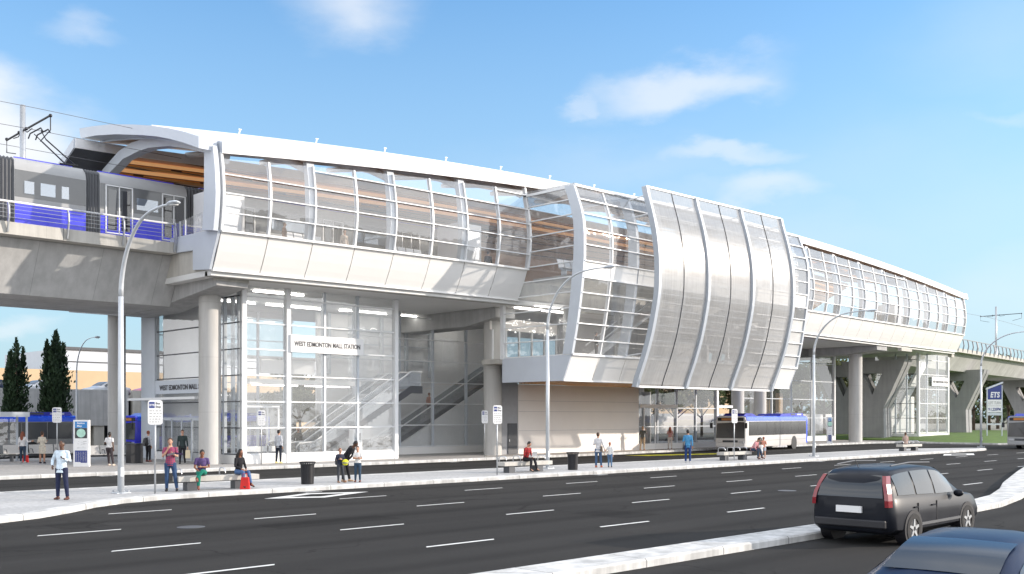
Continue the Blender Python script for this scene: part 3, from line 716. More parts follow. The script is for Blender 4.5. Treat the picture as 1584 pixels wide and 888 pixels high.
# --- curved glass panes
for i in segs:
    x0, x1 = mx(i)+.04, mx(i+1)-.04
    rows = []; n = 7
    for k in range(n+1):
        z0 = 11.80+(Ze(x0)-11.80)*k/n; z1 = 11.80+(Ze(x1)-11.80)*k/n
        rows.append([(x0, Yf(x0, z0)+.02, z0), (x1, Yf(x1, z1)+.02, z1)])
    MB().grid(rows).build('glass_pane', 'glass', ST, smooth=True)
# --- verticals
def curved_post(name, X, w, d, z0, z1, Yfun, off, matn, n=9, taper=0):
    rings = []
    for k in range(n+1):
        z = z0+(z1-z0)*k/n; Y = Yfun(X, z)+off; dd = d*(1-taper*abs(2*k/n-1))
        rings.append([(X-w/2, Y, z), (X+w/2, Y, z), (X+w/2, Y+dd, z), (X-w/2, Y+dd, z)])
    return MB().loft(rings).build(name, matn, ST)
for i in list(range(0, 9)) + list(range(18, 37)):
    X = mx(i)
    big = (i % 2 == 0)
    if i in (0, 36): curved_post('end_mullion', X+(-.02 if i == 36 else .02), .12, .30, 11.8, Ze(X)+.3, Yf, -.07, 'white_steel')
    elif i in (8, 18): curved_post('end_mullion', X, .14, .30, 11.8, 16.9, Yf, -.07, 'white_steel')
    elif big:
        curved_post('column_rib', X-.05, .46, .42, 11.75, Ze(X)+.2, Yf, .12, 'grey_steel', taper=.25)
        curved_post('mullion', X, .07, .16, 11.8, Ze(X), Yf, -.06, 'white_steel')
    else: curved_post('mullion', X, .11, .22, 11.8, Ze(X), Yf, -.05, 'white_steel')
# --- platform slab with grey soffit
m = MB(); ms = MB()
XS = [XL + MOD*k for k in range(0, 37)]
rings = []; rs = []
for X in XS:
    y0 = Yc(X)+1.25; y1 = Yc(X)+20.3
    rings.append([(X, y0, 9.99), (X, y1, 9.99), (X, y1, 11.25), (X, y0, 11.25)])
m.loft(rings); m.build('platform_slab', 'concrete_light', ST)
rings = []
for X in XS:
    y0 = Yc(X)+1.0; y1 = Yc(X)+20.1
    rings.append([(X, y0, 9.70), (X, y1, 9.70), (X, y1, 9.985), (X, y0, 9.985)])
ms.loft(rings); ms.build('soffit', 'soffit', ST)
long_bar('soffit_edge', 0, 36, 9.80, Yf, .62, .12, .12, 'concrete_light')
# --- near roof shell
TOP = [(0, .80), (2.0, 1.45), (3.2, 1.85), (6, 2.62), (7.3, 2.95), (10.2, 3.5), (14.2, 4.1)]
def roofz(X, dy, bottom=False):
    z = Ze(X) + lerp_tab(TOP, dy)
    if bottom: z -= .62 if dy > .2 else .55
    return z
DY = [0, .8, 2, 3.2, 4.6, 6, 7.3, 8.8, 10.2, 12.2, 14.2]
XR = [XL + (mx(36)-XL)*k/60 for k in range(61)]
def Yroof(X): return Yc(X)-.12+lerp_tab(DF, Ze(X)+.2)
m = MB(); m.grid([[(X, Yroof(X)+d, roofz(X, d)) for d in DY] for X in XR]); m.build('roof_membrane', 'roof', ST, smooth=True)
m = MB(); m.grid([[(X, Yroof(X)+d, roofz(X, d, True)) for d in DY] for X in XR]); m.build('roof_ceiling', 'wood', ST)
for X in (XL-.01, XR[-1]+.01): m = MB(); m.loft([[(X, Yroof(XL if X < 50 else XR[-1])+d, roofz(X, d)), (X, Yroof(XL if X < 50 else XR[-1])+d, roofz(X, d, True)-.02)] for d in DY], caps=False, closed=False); m.build('roof_gable', 'bluegrey', ST)
m = MB()
m.loft([[(X, Yroof(X)-.02, roofz(X, 0, True)-.01), (X, Yroof(X)-.02, roofz(X, 0)+.02), (X, Yroof(X)+.10, roofz(X, 0)+.06), (X, Yroof(X)+.10, roofz(X, 0, True)+.03)] for X in XR])
m.build('roof_edge', 'roof', ST)
m = MB()
m.loft([[(X, Yroof(X)+14.2, roofz(X, 14.2, True)-.02), (X, Yroof(X)+14.2, roofz(X, 14.2)+.03), (X, Yroof(X)+14.32, roofz(X, 14.2)+.03), (X, Yroof(X)+14.32, roofz(X, 14.2, True)-.02)] for X in XR])
m.build('roof_inner_edge', 'bluegrey', ST)
# crest flashing, blue-grey, with slanted anchor posts every second module
CR = 7.6
m = MB(); m.loft([[(X, Yroof(X)+CR, roofz(X, CR)+.01), (X, Yroof(X)+CR, roofz(X, CR)+.16), (X, Yroof(X)+CR+.14, roofz(X, CR)+.16), (X, Yroof(X)+CR+.14, roofz(X, CR)+.01)] for X in XR])
m.build('crest_flashing', 'bluegrey', ST)
for k in range(1, 18):
    X = XL + 2*MOD*k; Y = Yroof(X)+CR+.05; z = roofz(X, CR)
    m = MB(); m.tube([(X, Y, z), (X+.12, Y, z+.46)], .045, 8); m.bx(X+.03, X+.20, Y-.04, Y+.04, z+.42, z+.47); m.build('roof_anchor', 'white_steel', ST)
# orange slats below the inner part of the near roof
for j in range(4):
    m = MB(); d0 = 8.8+j*.62
    m.loft([[(X, Yroof(X)+d0, roofz(X, d0, True)-.14), (X, Yroof(X)+d0+.30, roofz(X, d0+.3, True)-.14), (X, Yroof(X)+d0+.30, roofz(X, d0+.3, True)-.06), (X, Yroof(X)+d0, roofz(X, d0, True)-.06)] for X in XR[1:-1]])
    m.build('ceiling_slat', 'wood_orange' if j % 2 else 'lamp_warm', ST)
# --- far roof wing: high edge towards us, falling away from us
FR = [(13.8, 0), (15.0, -.5), (16.5, -1.25), (18.2, -2.2), (20.6, -3.6)]
XF = [23.7] + XR[1:]
def fz(X, dy): return 18.5 + .42*(Ze(max(X, 25.3))-15.3) + lerp_tab(FR, dy)
def Yfar(X): return Yc(max(X, 25.3))
m = MB(); m.grid([[(X, Yfar(X)+d, fz(X, d)+.12) for d, _ in FR] for X in XF]); m.build('far_roof_membrane', 'roof', ST, smooth=True)
m = MB(); m.grid([[(X, Yfar(X)+d, fz(X, d)-.35) for d, _ in FR] for X in XF[1:]]); m.build('far_roof_ceiling', 'wood', ST)
m = MB(); m.grid([[(X, Yfar(X)+d, fz(X, d)-.35) for d, _ in FR] for X in (23.7, XR[1]-.002)]); m.build('far_roof_overhang', 'darkgrey', ST)
m = MB(); m.loft([[(X, Yfar(X)+13.68, fz(X, 13.8)-.40), (X, Yfar(X)+13.68, fz(X, 13.8)+.15), (X, Yfar(X)+13.79, fz(X, 13.8)+.15), (X, Yfar(X)+13.79, fz(X, 13.8)-.40)] for X in XF]); m.build('far_roof_edge', 'roof', ST)
m = MB(); X = 23.62
m.loft([[(X, Yfar(X)+d, fz(X, d)-.40), (X, Yfar(X)+d, fz(X, d)+.15), (X+.1, Yfar(X)+d, fz(X, d)+.15), (X+.1, Yfar(X)+d, fz(X, d)-.40)] for d, _ in FR]); m.build('far_roof_verge', 'bluegrey', ST)
for j in range(4):
    m = MB(); d0 = 14.1+j*.42
    m.loft([[(X, Yfar(X)+d0, fz(X, d0)-.50), (X, Yfar(X)+d0+.22, fz(X, d0+.22)-.50), (X, Yfar(X)+d0+.22, fz(X, d0+.22)-.42), (X, Yfar(X)+d0, fz(X, d0)-.42)] for X in XF[1:-1]])
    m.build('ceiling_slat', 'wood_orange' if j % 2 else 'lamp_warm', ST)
# far facade: posts, bars, panes
for i in range(0, 37, 2):
    X = mx(i); m = MB(); m.bx(X-.16, X+.16, Yc(X)+19.6, Yc(X)+19.95, 11.25, fz(X, 19.8)-.35); m.build('far_column', 'grey_steel', ST)
    if i < 36:
        x1 = mx(i+2); MB().grid([[(X+.17, Yc(X)+19.8, z0), (x1-.17, Yc(x1)+19.8, z1)] for z0, z1 in ((11.3, 11.3), (fz(X, 19.8)-.4, fz(x1, 19.8)-.4))]).build('far_glass_pane', 'glass', ST)
for z in (12.2, 13.3, 14.4, 15.4): long_bar('far_glazing_bar', 0, 36, z, lambda X, z: Yc(X), 19.72, .04, .03, 'white_steel')
long_bar('far_parapet', 0, 36, 11.6, lambda X, z: Yc(X), 19.9, .10, .38, 'white')
# interior portal frames over the tracks (seen through the glass)
for i in range(2, 36, 2):
    X = mx(i); b = Yroof(X)
    pts = [(b+.45, Ze(X)-.15), (b+2.2, roofz(X, 2.2, True)-.25), (b+5, roofz(X, 5, True)-.25), (b+9, roofz(X, 9, True)-.3), (b+13.9, roofz(X, 13.9, True)-.35)]
    MB().tube([(X, y, z) for y, z in pts], [.20, .20, .18, .16, .14], 8, flat=1.2).build('roof_rib', 'white_steel', ST, smooth=True)
# inner platform walls: wood-lined spine wall and lift boxes
for (x0, x1, yo, h) in ((33.5, 43.5, 10.6, 2.2), (48, 66, 11.2, 3.0), (80, 96, 11.2, 2.2)):
    m = MB(); m.bx(x0, x1, Yc(x0)+yo, Yc(x0)+yo+.25, 11.25, 11.25+h+.7); m.build('wood_spine_wall', 'wood', ST)
for (x0, yo, h) in ((26.6, 3.4, 3.3), (42.2, 2.6, 3.4), (104.0, 2.6, 3.2)):
    m = MB(); m.bx(x0, x0+1.9, Yc(x0)+yo, Yc(x0)+yo+2.0, 11.25, 11.25+h); m.build('lift_shaft', 'interior', ST)
    f = MB(); f.bx(x0+.2, x0+1.7, Yc(x0)+yo-.04, Yc(x0)+yo-.003, 11.3, 11.3+h-.5); f.build('lift_door', 'alu', ST)

# --- portal at the left end
def plate(name, poly, x0, x1, matn, bev=0): return MB().prism(poly, 'X', x0, x1).build(name, matn, ST, bev=bev)
prof = [(Yf(XL, z), z) for z in (9.96, 11.75, 12.4, 13.0, 13.6, 14.4, 15.1, 15.9)]
plate('end_panel', [(46.72, 9.96), (Yf(XL, 11.75)-.03, 11.78), (46.9, 11.90), (50.85, 12.0), (50.85, 11.2), (48.4, 11.1), (48.4, 10.1)], XL-.16, XL-.02, 'bluegrey')
plate('end_column', [(y-.03, z) for y, z in prof[1:]] + [(46.75, 15.7), (46.75, 14.4), (46.8, 12.9), (46.95, 11.9)], XL-.42, XL-.17, 'bluegrey')
arch_t = [(46.0, 16.22), (47.5, 16.75), (49.07, 17.23), (51, 17.75), (53.14, 18.24), (56.09, 18.85), (58.5, 19.22), (60.3, 19.45)]
arch_b = [(60.1, 18.85), (58, 18.60), (55.31, 18.15), (52.08, 17.47), (50.5, 17.1), (49.07, 16.70), (47.5, 16.2), (46.0, 15.66)]
plate('portal_arch', arch_t+arch_b, XL-1.1, XL-.12, 'bluegrey')
rt = [(46.3, 15.9), (48.2, 16.6), (50, 17.15), (52.3, 17.72), (54.5, 18.06), (56.4, 18.14), (58, 17.98), (60.2, 17.3), (62.2, 16.2), (63.8, 14.6), (64.6, 12.2)]
rb = [(63.7, 12.2), (62.9, 14.2), (61.4, 15.8), (59.6, 16.85), (57.5, 17.42), (55.7, 17.5), (54.3, 17.46), (51.9, 17.12), (49.9, 16.62), (48.0, 16.04), (46.5, 15.3)]
plate('portal_rib', rt+rb, XL+.25, XL+.80, 'grey_steel')
plate('rib_knee', [(46.7, 15.3), (47.9, 15.95), (47.5, 15.1), (46.8, 14.6)], XL+.2, XL+.7, 'grey_steel')
# right end frame
XE = mx(36)
plate('end_panel', [(Yf(XE, 9.96), 9.96), (Yf(XE, 11.75)-.03, 11.78), (Yc(XE)+1, 11.9), (Yc(XE)+4.6, 12.0), (Yc(XE)+4.6, 10.0)], XE+.02, XE+.16, 'white')
plate('portal_arch', [(Yroof(XE)-.1, Ze(XE)+.25)] + [(Yroof(XE)+d, roofz(XE, d)+.05) for d in DY] + [(Yroof(XE)+d, roofz(XE, d)-.6) for d in DY[::-1]], XE+.02, XE+.8, 'white')

# --- projecting bay: end walls, ribs, bars, panes, white bands
BX0, BX1 = mx(8), mx(18)
for side, X in ((0, BX0), (1, BX1)):
    t = .12 if side == 0 else -.12
    ZR = [4.9, 6.38, 7.3, 8.23, 9.16, 10.1, 11.0, 11.9, 12.83, 13.76, 14.7, 15.6, 16.4]
    # panes and bars of the end wall, back plane at the facade above, at Y=46.8 below
    def yback(z): return 44.5 if z > 10 else 46.8
    backY = lambda z: (Yf(X, z)+.05 if z > 9.95 else 46.8)
    for k in range(1, len(ZR)-1):
        z0, z1 = ZR[k]+.02, ZR[k+1]-.02
        if ZR[k] == 10.1 or ZR[k] == 11.0:
            MB().poly([(X, Yb(X, z0)+.1, z0), (X, backY(z0)+.2, z0), (X, backY(z1)+.2, z1), (X, Yb(X, z1)+.1, z1)]).build('glass_pane', 'glass_grey' if side == 0 else 'white', ST)
        else:
            MB().poly([(X, Yb(X, z0)+.1, z0), (X, backY(z0), z0), (X, backY(z1), z1), (X, Yb(X, z1)+.1, z1)]).build('glass_pane', 'glass', ST)
    for z in ZR[1:-1]:
        MB().bx(min(X-t*.4, X+t*.4)-.02, max(X-t*.4, X+t*.4)+.02, Yb(X, z)+.08, backY(z), z-.03, z+.03).build('glazing_bar', 'white_steel', ST)
    # two raking ties seen on the lower half of the end wall
    MB().prism([(Yb(X, 4.82), 4.82), (46.8, 4.82), (46.8, 6.38), (Yb(X, 6.38), 6.38)], 'X', X-.06, X+.06).build('end_fascia', 'bluegrey', ST)
    MB().prism([(Yb(X, 15.95)+.1, 16.0), (Yf(X, 16.4), 15.5), (Yf(X, 16.4), 16.42), (Yb(X, 16.42), 16.42)], 'X', X-.03, X+.03).build('end_header', 'glass_grey', ST)
    MB().bx(X-.1, X+.1, 46.65, 46.95, 6.3, 9.7).build('corner_post', 'white_steel', ST)
for i in range(8, 19):
    X = mx(i)
    if i in (8, 18): curved_post('bay_rib', X, .20, .85, 6.4, 16.42, Yb, -.06, 'grey_steel', 14, .15)
    elif i % 2 == 0: curved_post('bay_rib', X, .26, .70, 6.4, 16.42, Yb, .06, 'grey_steel', 14, .1)
    else: curved_post('bay_mullion', X, .10, .22, 6.4, 16.3, Yb, -.03, 'white_steel', 14)
BZ = [6.38, 7.25, 8.2, 9.1, 10.0, 10.88, 11.85, 12.8, 13.72, 14.65, 15.55, 16.42]
for z in BZ: long_bar('bay_glazing_bar', 8, 18, z, Yb, -.05, .06, .03 if z not in (6.38, 16.42) else .06, 'white_steel')
for i in range(8, 18):
    x0, x1 = mx(i)+.05, mx(i+1)-.05
    for (za, zb, matn, nm, n) in ((6.42, 10.85, 'glass', 'glass_pane', 6), (10.9, 11.83, 'white', 'spandrel_panel', 2), (11.88, 15.52, 'glass', 'glass_pane', 5), (15.58, 16.39, 'glass_grey', 'glass_pane', 2)):
        MB().grid([[(x0, Yb(x0, za+(zb-za)*k/n)+.02, za+(zb-za)*k/n), (x1, Yb(x1, za+(zb-za)*k/n)+.02, za+(zb-za)*k/n)] for k in range(n+1)]).build(nm, matn, ST, smooth=True)
    p = MB(); a, b = x0-.02, x1+.02
    # far right bays are solid white below the sill
    if i >= 16:
        for za, zb in ((6.45, 7.2), (7.3, 8.15), (8.25, 9.05), (9.15, 9.95)):
            MB().hexa([(x0, Yb(x0, za)+.04, za), (x1, Yb(x1, za)+.04, za), (x1, Yb(x1, za)+.08, za), (x0, Yb(x0, za)+.08, za)],
                      [(x0, Yb(x0, zb)+.04, zb), (x1, Yb(x1, zb)+.04, zb), (x1, Yb(x1, zb)+.08, zb), (x0, Yb(x0, zb)+.08, zb)]).build('spandrel_panel', 'white', ST)
    p.hexa([(a, Yb(a, 4.84), 4.84), (b, Yb(b, 4.84), 4.84), (b, Yb(b, 4.84)+.1, 4.84), (a, Yb(a, 4.84)+.1, 4.84)],
           [(a, Yb(a, 6.3), 6.32), (b, Yb(b, 6.3), 6.32), (b, Yb(b, 6.3)+.1, 6.32), (a, Yb(a, 6.3)+.1, 6.32)])
    p.build('bay_fascia_panel', 'white', ST)
long_bar('bay_drip_rail', 8, 18, 4.84, Yb, .05, .10, .04, 'white')
m = MB(); m.bx(BX0+.07, BX1-.07, 41.75, 46.75, 4.88, 4.98); m.bx(49.0, BX1-.07, 46.75, 48.88, 4.88, 4.98); m.build('bay_wood_soffit', 'wood_orange', ST)
m = MB(); m.bx(BX0+.07, BX1-.07, 41.2, 48.85, 6.05, 6.36); m.build('bay_floor', 'concrete_light', ST)
m = MB(); m.bx(BX0+.3, BX1-.3, 41.4, 44.4, 10.95, 11.2); m.build('bay_upper_floor', 'concrete_light', ST)
m = MB(); m.prism([(40.75, 16.44), (40.75, 16.56), (45.0, 16.62), (45.0, 16.5)], 'X', BX0+.05, BX1-.05); m.build('bay_roof', 'glass_grey', ST)
for i in range(8, 19, 2):
    X = mx(i); MB().bx(X-.07, X+.07, 40.85, 44.9, 16.28, 16.43).build('bay_roof_beam', 'white_steel', ST)
# bay interior: rear wall with glazed doors, columns
m = MB(); m.bx(52.5, BX1-.2, 48.4, 48.6, 6.38, 9.7); m.build('interior_wall', 'interior_grey', ST)
m = MB(); m.bx(46.0, 52.4, 48.5, 48.56, 8.35, 9.1); m.build('door_header', 'beige', ST)
for k in range(6):
    x = 46.2+k*1.22; m = MB(); m.bx(x-.05, x+.05, 48.42, 48.55, 6.38, 8.35); m.build('door_post', 'white_steel', ST)
    if k < 5: MB().poly([(x+.05, 48.5, 6.4), (x+1.17, 48.5, 6.4), (x+1.17, 48.5, 8.33), (x+.05, 48.5, 8.33)]).build('door_pane', 'glass_dark', ST)
for i in (9, 11, 13, 15, 17):
    X = mx(i)+.6; m = MB(); m.tube([(X, 44.2, 6.38), (X, 44.2, 9.7)], .22, 16); m.build('interior_column', 'column', ST, smooth=True)
# raking stair inside the bay, right of the second rib
m = MB()
for s in (0, .9):
    m.tube([(50.4, 43.2+s, 6.5), (56.0, 43.2+s, 9.7)], .06, 6); m.tube([(50.4, 43.2+s, 7.3), (56.0, 43.2+s, 10.5)], .04, 6)
m.hexa([(50.4, 43.2, 6.35), (56.2, 43.2, 9.6), (56.2, 44.1, 9.6), (50.4, 44.1, 6.35)], [(50.4, 43.2, 6.6), (56.2, 43.2, 9.85), (56.2, 44.1, 9.85), (50.4, 44.1, 6.6)])
m.build('bay_stair', 'white_steel', ST)

# --- the curved translucent screen in front of the bay
for i in (10, 12, 14, 16):
    X = mx(i)
    rings = []; n = 22
    for k in range(n+1):
        z = 4.52+(16.9-4.52)*k/n; Y = Ys(X, z)
        rings.append([(X-.14, Y-.12, z), (X+.14, Y-.12, z), (X+.11, Y+.28, z), (X-.11, Y+.28, z)])
    MB().loft(rings).build('screen_rib', 'rib', ST)
    for zt in (16.35, 15.2, 6.6):
        MB().tube([(X, Ys(X, zt)+.2, zt), (X, Yb(X, zt)+.1, zt-.12)], .045, 6).build('screen_strut', 'white_steel', ST)
for i in (10, 12, 14):
    for (xa, xb) in ((mx(i)+.18, mx(i+1)-.02), (mx(i+1)+.02, mx(i+2)-.18)):
        n = 24; MB().grid([[(xa, Ys(xa, 4.6+(16.8-4.6)*k/n)+.02, 4.6+(16.8-4.6)*k/n), (xb, Ys(xb, 4.6+(16.8-4.6)*k/n)+.02, 4.6+(16.8-4.6)*k/n)] for k in range(n+1)]).build('screen_sheet', 'screen', ST, smooth=True)
    X = mx(i+1); n = 22
    MB().loft([[(X-.015, Ys(X, z)-.02, z), (X+.015, Ys(X, z)-.02, z), (X+.015, Ys(X, z)+.05, z), (X-.015, Ys(X, z)+.05, z)] for z in [4.56+(16.85-4.56)*k/n for k in range(n+1)]]).build('screen_joint', 'darkgrey', ST)
for z in [16.9, 4.55]:
    long_bar('screen_rail', 10, 16, z, Ys, .05, .09, .06, 'white_steel')
for z in [5.5+.95*k for k in range(12)]:
    long_bar('screen_bar', 10, 16, z, Ys, .14, .03, .022, 'grey_steel')

# --- round columns and their beams
def column(X, Y, r=.575, z1=9.1):
    m = MB(); m.cyl(X, Y, 0.1, z1, r, 40); o = m.build('column', 'column', ST, auto=True)
    return o
def cap(X0, X1, ya, yb, low=8.55, ze=9.25):
    mid = (ya+yb)/2
    MB().prism([(ya, ze+.05), (ya, 9.98), (yb, 9.98), (yb, ze+.05), (mid+2, low), (mid-2, low)], 'X', X0, X1).build('pier_cap', 'concrete', ST, bev=.03)
    MB().bx(X0-.02, X1+.02, ya-.06, ya+.3, ze+.3, 9.93).build('cap_end_block', 'concrete_light', ST)
column(27.0, 50.1); column(27.0, 61.6, .52)
cap(25.9, 27.7, 47.4, 66.2)
column(46.6, 48.9, .60, 9.05)
MB().prism([(47.6, 9.05), (47.6, 9.69), (58, 9.69), (58, 8.6), (50.5, 8.6)], 'X', 45.6, 47.4).build('pier_cap', 'concrete', ST, bev=.03)
column(97.7, 49.4, .66); MB().prism([(46.6, 9.25), (46.6, 9.69), (64, 9.69), (64, 8.9), (50, 8.9)], 'X', 96.6, 98.8).build('pier_cap', 'concrete', ST, bev=.03)
MB().bx(101.2, 103.6, 46.2, 46.6, 9.35, 9.69).build('cap_end_block', 'concrete_light', ST)
MB().bx(117.0-1.0, 118.6-1.9, 47.2, 47.6, 9.35, 9.69).build('cap_end_block', 'concrete_light', ST)
column(76.0, 49.2, .55, 9.7); column(80.2, 49.6, .55, 9.7); column(76.0, 60, .55, 9.7); column(97.7, 61, .6, 9.7); column(46.6, 61, .6, 9.7)

# --- ground floor: glass halls
def hall(x0, x1, y0, y1, ztop, posts, white_posts, name='entrance_hall', side_posts=(), zb=.15, rails=None, gm='glass_hall', side=True, base=.45, barm='white_steel'):
    H = bpy.data.objects.new(name, None); COL.objects.link(H); H.parent = ST; H.matrix_parent_inverse = Matrix.Translation(-Vector(WORLD[ST.name]))
    rails = rails or [zb+.5+1.41*k for k in range(7)]
    rails = [z for z in rails if z < ztop-.2]
    MB().bx(x0-.05, x1+.05, y0-.12, y0+.12, zb-.05, zb+base).build('plinth', 'white', H)
    if side:
        MB().bx(x0-.12, x0+.12, y0+.13, y1, zb-.05, zb+base).build('plinth', 'white', H)
    xs = sorted(set([x0]+list(posts)+list(white_posts)+[x1]))
    for a, b in zip(xs, xs[1:]):
        zs = [zb+base]+rails+[ztop]
        MB().grid([[(a, y0, zb+base), (b, y0, zb+base)], [(a, y0, ztop), (b, y0, ztop)]]).build('glass_pane', gm, H)
    for x in posts: MB().bx(x-.07, x+.07, y0-.04, y0+.16, zb+base, ztop).build('mullion', 'grey_steel', H)
    for x in white_posts: MB().bx(x-.13, x+.13, y0-.16, y0+.13, zb-.05, ztop).build('post', 'white_steel', H)
    for z in rails: MB().bx(x0, x1, y0-.07, y0-.005, z-.035, z+.035).build('glazing_bar', barm, H)
    if side:
        for a, b in zip([y0]+list(side_posts), list(side_posts)+[y1]):
            MB().grid([[(x0, a, zb+base), (x0, b, zb+base)], [(x0, a, ztop), (x0, b, ztop)]]).build('glass_pane', gm, H)
        for z in rails: MB().bx(x0-.07, x0-.005, y0+.1, y1, z-.03, z+.03).build('glazing_bar', 'darkgrey', H)
        for y in side_posts: MB().bx(x0-.08, x0+.10, y-.07, y+.07, zb+base, ztop).build('mullion', 'grey_steel', H)
    return H
H1 = hall(28.15, 38.6, 48.9, 60.0, 9.68, (33.45, 35.75), (28.28, 31.0, 38.5), side_posts=(50.6, 53.2, 58.6))
# interior second skin and intermediate floor edges
for z, zt in ((4.55, 4.85), ):
    MB().bx(30.6, 38.4, 52.2, 52.5, z, zt).build('landing_edge', 'white', H1)
MB().bx(31.0, 34.6, 51.6, 51.8, 5.15, 5.95).build('inner_sign_board', 'signwhite', H1)
for x in (30.4, 33.9, 36.6): MB().bx(x-.09, x+.09, 53.6, 53.8, .2, 9.6).build('inner_post', 'grey_steel', H1)
MB().bx(28.3, 28.5, 49.4, 49.6, .2, 9.6).build('inner_post', 'grey_steel', H1)
MB().bx(28.4, 38.4, 49.1, 60.0, .152, .19).build('hall_floor', 'floor', H1)
MB().grid([[(28.3, 60.2, .6), (38.6, 60.2, .6)], [(28.3, 60.2, 9.6), (38.6, 60.2, 9.6)]]).build('rear_glass', 'glass_hall', H1)
for z in [.65+1.41*k for k in range(7)]: MB().bx(28.3, 38.6, 60.12, 60.18, z-.03, z+.03).build('rear_glazing_bar', 'grey_steel', H1)
for x in (28.4, 30.9, 33.4, 35.9, 38.4): MB().bx(x-.06, x+.06, 60.1, 60.28, .15, 9.6).build('rear_mullion', 'grey_steel', H1)
MB().bx(29.2, 29.5, 53.5, 60, .2, 9.6).build('lift_core_wall', 'interior', H1)
for z in (5.6, 7.2): MB().bx(29.1, 30.9, 53.3, 53.45, z, z+1.3).build('lift_window', 'glass_grey', H1)
MB().bx(30.9, 31.02, 53.35, 53.47, 5.5, 8.6).build('lift_frame', 'white_steel', H1)
# end wall facing left: grey wall strip, canopy, sign, doors
MB().bx(27.99, 28.12, 58.6, 60.4, .15, 9.68).build('end_pier', 'grey_steel', H1)
MB().bx(27.90, 28.02, 51.2, 58.35, 4.0, 4.78).build('sign_band', 'bluegrey', H1)
text('lettering', 'WEST EDMONTON MALL STATION', .40, 'ink', H1, (27.885, 57.75, 4.22), (0, -1, 0), (0, 0, 1), .006)
MB().bx(26.9, 28.0, 51.6, 59.9, 3.62, 3.76).build('canopy', 'white_steel', H1)
for y in (52.8, 54.0, 55.2, 56.4, 57.5):
    MB().bx(27.96, 28.06, y-.05, y+.05, .15, 2.55).build('door_post', 'grey_steel', H1)
MB().bx(27.96, 28.06, 52.7, 57.6, 2.45, 2.62).build('door_header', 'grey_steel', H1)
for y in (52.85, 54.05, 55.25): MB().poly([(27.99, y, .2), (27.99, y+1.1, .2), (27.99, y+1.1, 2.45), (27.99, y, 2.45)]).build('door_pane', 'glass_grey', H1)
# sign on the front
sg = MB().bx(31.05, 35.95, 48.62, 48.74, 6.22, 7.18).build('name_sign', 'signwhite', H1)
text('lettering', 'WEST EDMONTON MALL STATION', .37, 'ink', sg, (31.27, 48.612, 6.57), (1, 0, 0), (0, 0, 1), .006, width=4.45)
# vestibule frame just inside the glass
for (xa, xb, za, zb) in ((28.6, 30.95, 3.15, 3.27), (28.6, 30.95, .75, 1.05)):
    MB().bx(xa, xb, 49.6, 49.7, za, zb).build('vestibule_rail', 'white_steel', H1)
for x in (28.65, 30.2, 30.9): MB().bx(x-.04, x+.04, 49.6, 49.7, .2, 3.15).build('vestibule_post', 'white_steel', H1)
# set-back stair hall
H2 = hall(38.7, 51.6, 54.0, 58.2, 9.68, (39.2, 42.9, 45.8, 48.9), (), 'stair_hall', side=False, gm='glass_hall', rails=[.65+1.45*k for k in range(7)])
MB().prism([(38.8, .2), (54, .2), (54, 6.3), (42.4, .35)], 'Y', 54.45, 54.65).build('stair_wall', 'interior', H2)
MB().bx(38.8, 54, 54.2, 57.5, .152, .19).build('hall_floor', 'floor', H2)
MB().bx(38.8, 54, 57.6, 57.8, .2, 9.6).build('rear_wall', 'interior', H2)
for k in range(5): MB().bx(39.5+k*2.2, 39.7+k*2.2, 57.3, 57.5, 5.5, 9.6).build('inner_post', 'grey_steel', H2)
for z in (6.6, 7.6, 8.6): MB().bx(38.8, 48.4, 57.35, 57.45, z, z+.08).build('inner_bar', 'grey_steel', H2)
# low front-hall strips are seen lamps; ceiling strips are added to brighten the interiors
for (H_, x0, x1, y, z) in ((H1, 31.4, 34.4, 53.2, 4.5), (H1, 35.0, 38.2, 53.2, 4.5), (H1, 29.8, 33.2, 56.0, 9.58), (H1, 34.0, 38.0, 56.0, 9.58), (H1, 29.8, 33.0, 50.4, 9.58),
                         (H2, 39.2, 43.0, 55.6, 9.58), (H2, 44.0, 47.8, 55.6, 9.58), (H2, 48.4, 51.4, 55.6, 9.58)):
    MB().bx(x0, x1, y-.09, y+.09, z, z+.05).build('strip_lamp_and_fill', 'strip_lamp_and_fill', H_)
for (x0, x1, y) in ((46.4, 50, 44.8), (46.4, 52, 46.6)):
    MB().bx(x0, x1, y-.09, y+.09, 9.60, 9.65).build('strip_lamp_and_fill', 'strip_lamp_and_fill', ST)  # bay strips, added as fill light
# walls under the bay
MB().bx(49.0, 62.0, 48.9, 49.2, .15, 4.87).build('beige_wall', 'beige', ST)
for z in (1.72, 3.02, 3.75): MB().bx(49.01, 61.99, 48.885, 48.899, z-.007, z+.007).build('panel_joint', 'grey_wall', ST)
MB().bx(47.15, 48.99, 48.95, 49.2, .15, 6.0).build('service_wall', 'grey_wall', ST)
dr_ = MB().bx(48.02, 48.86, 48.88, 48.945, .17, 2.22).build('service_door', 'darkgrey', ST)
MB().bx(48.08, 48.14, 48.84, 48.875, 1.0, 1.15).build('handle', 'alu', dr_)
MB().bx(47.25, 48.98, 46.9, 48.94, 4.95, 6.1).build('service_box', 'bluegrey', ST)
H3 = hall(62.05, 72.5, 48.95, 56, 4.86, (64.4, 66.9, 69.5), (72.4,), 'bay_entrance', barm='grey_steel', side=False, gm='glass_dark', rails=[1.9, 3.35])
MB().bx(62.1, 66.8, 48.80, 48.9, 3.35, 3.62).build('door_header', 'beige', H3)
for x in (62.6, 64.0): MB().bx(x-.04, x+.04, 48.82, 48.92, .2, 3.35).build('door_post', 'white_steel', H3)
MB().bx(62.1, 72.4, 56.2, 56.3, 2.6, 2.9).build('rear_rail', 'beige', H3)
MB().bx(72.4, 74.8, 48.9, 49.0, 3.42, 3.62).build('signal_arm', 'white_steel', H3)
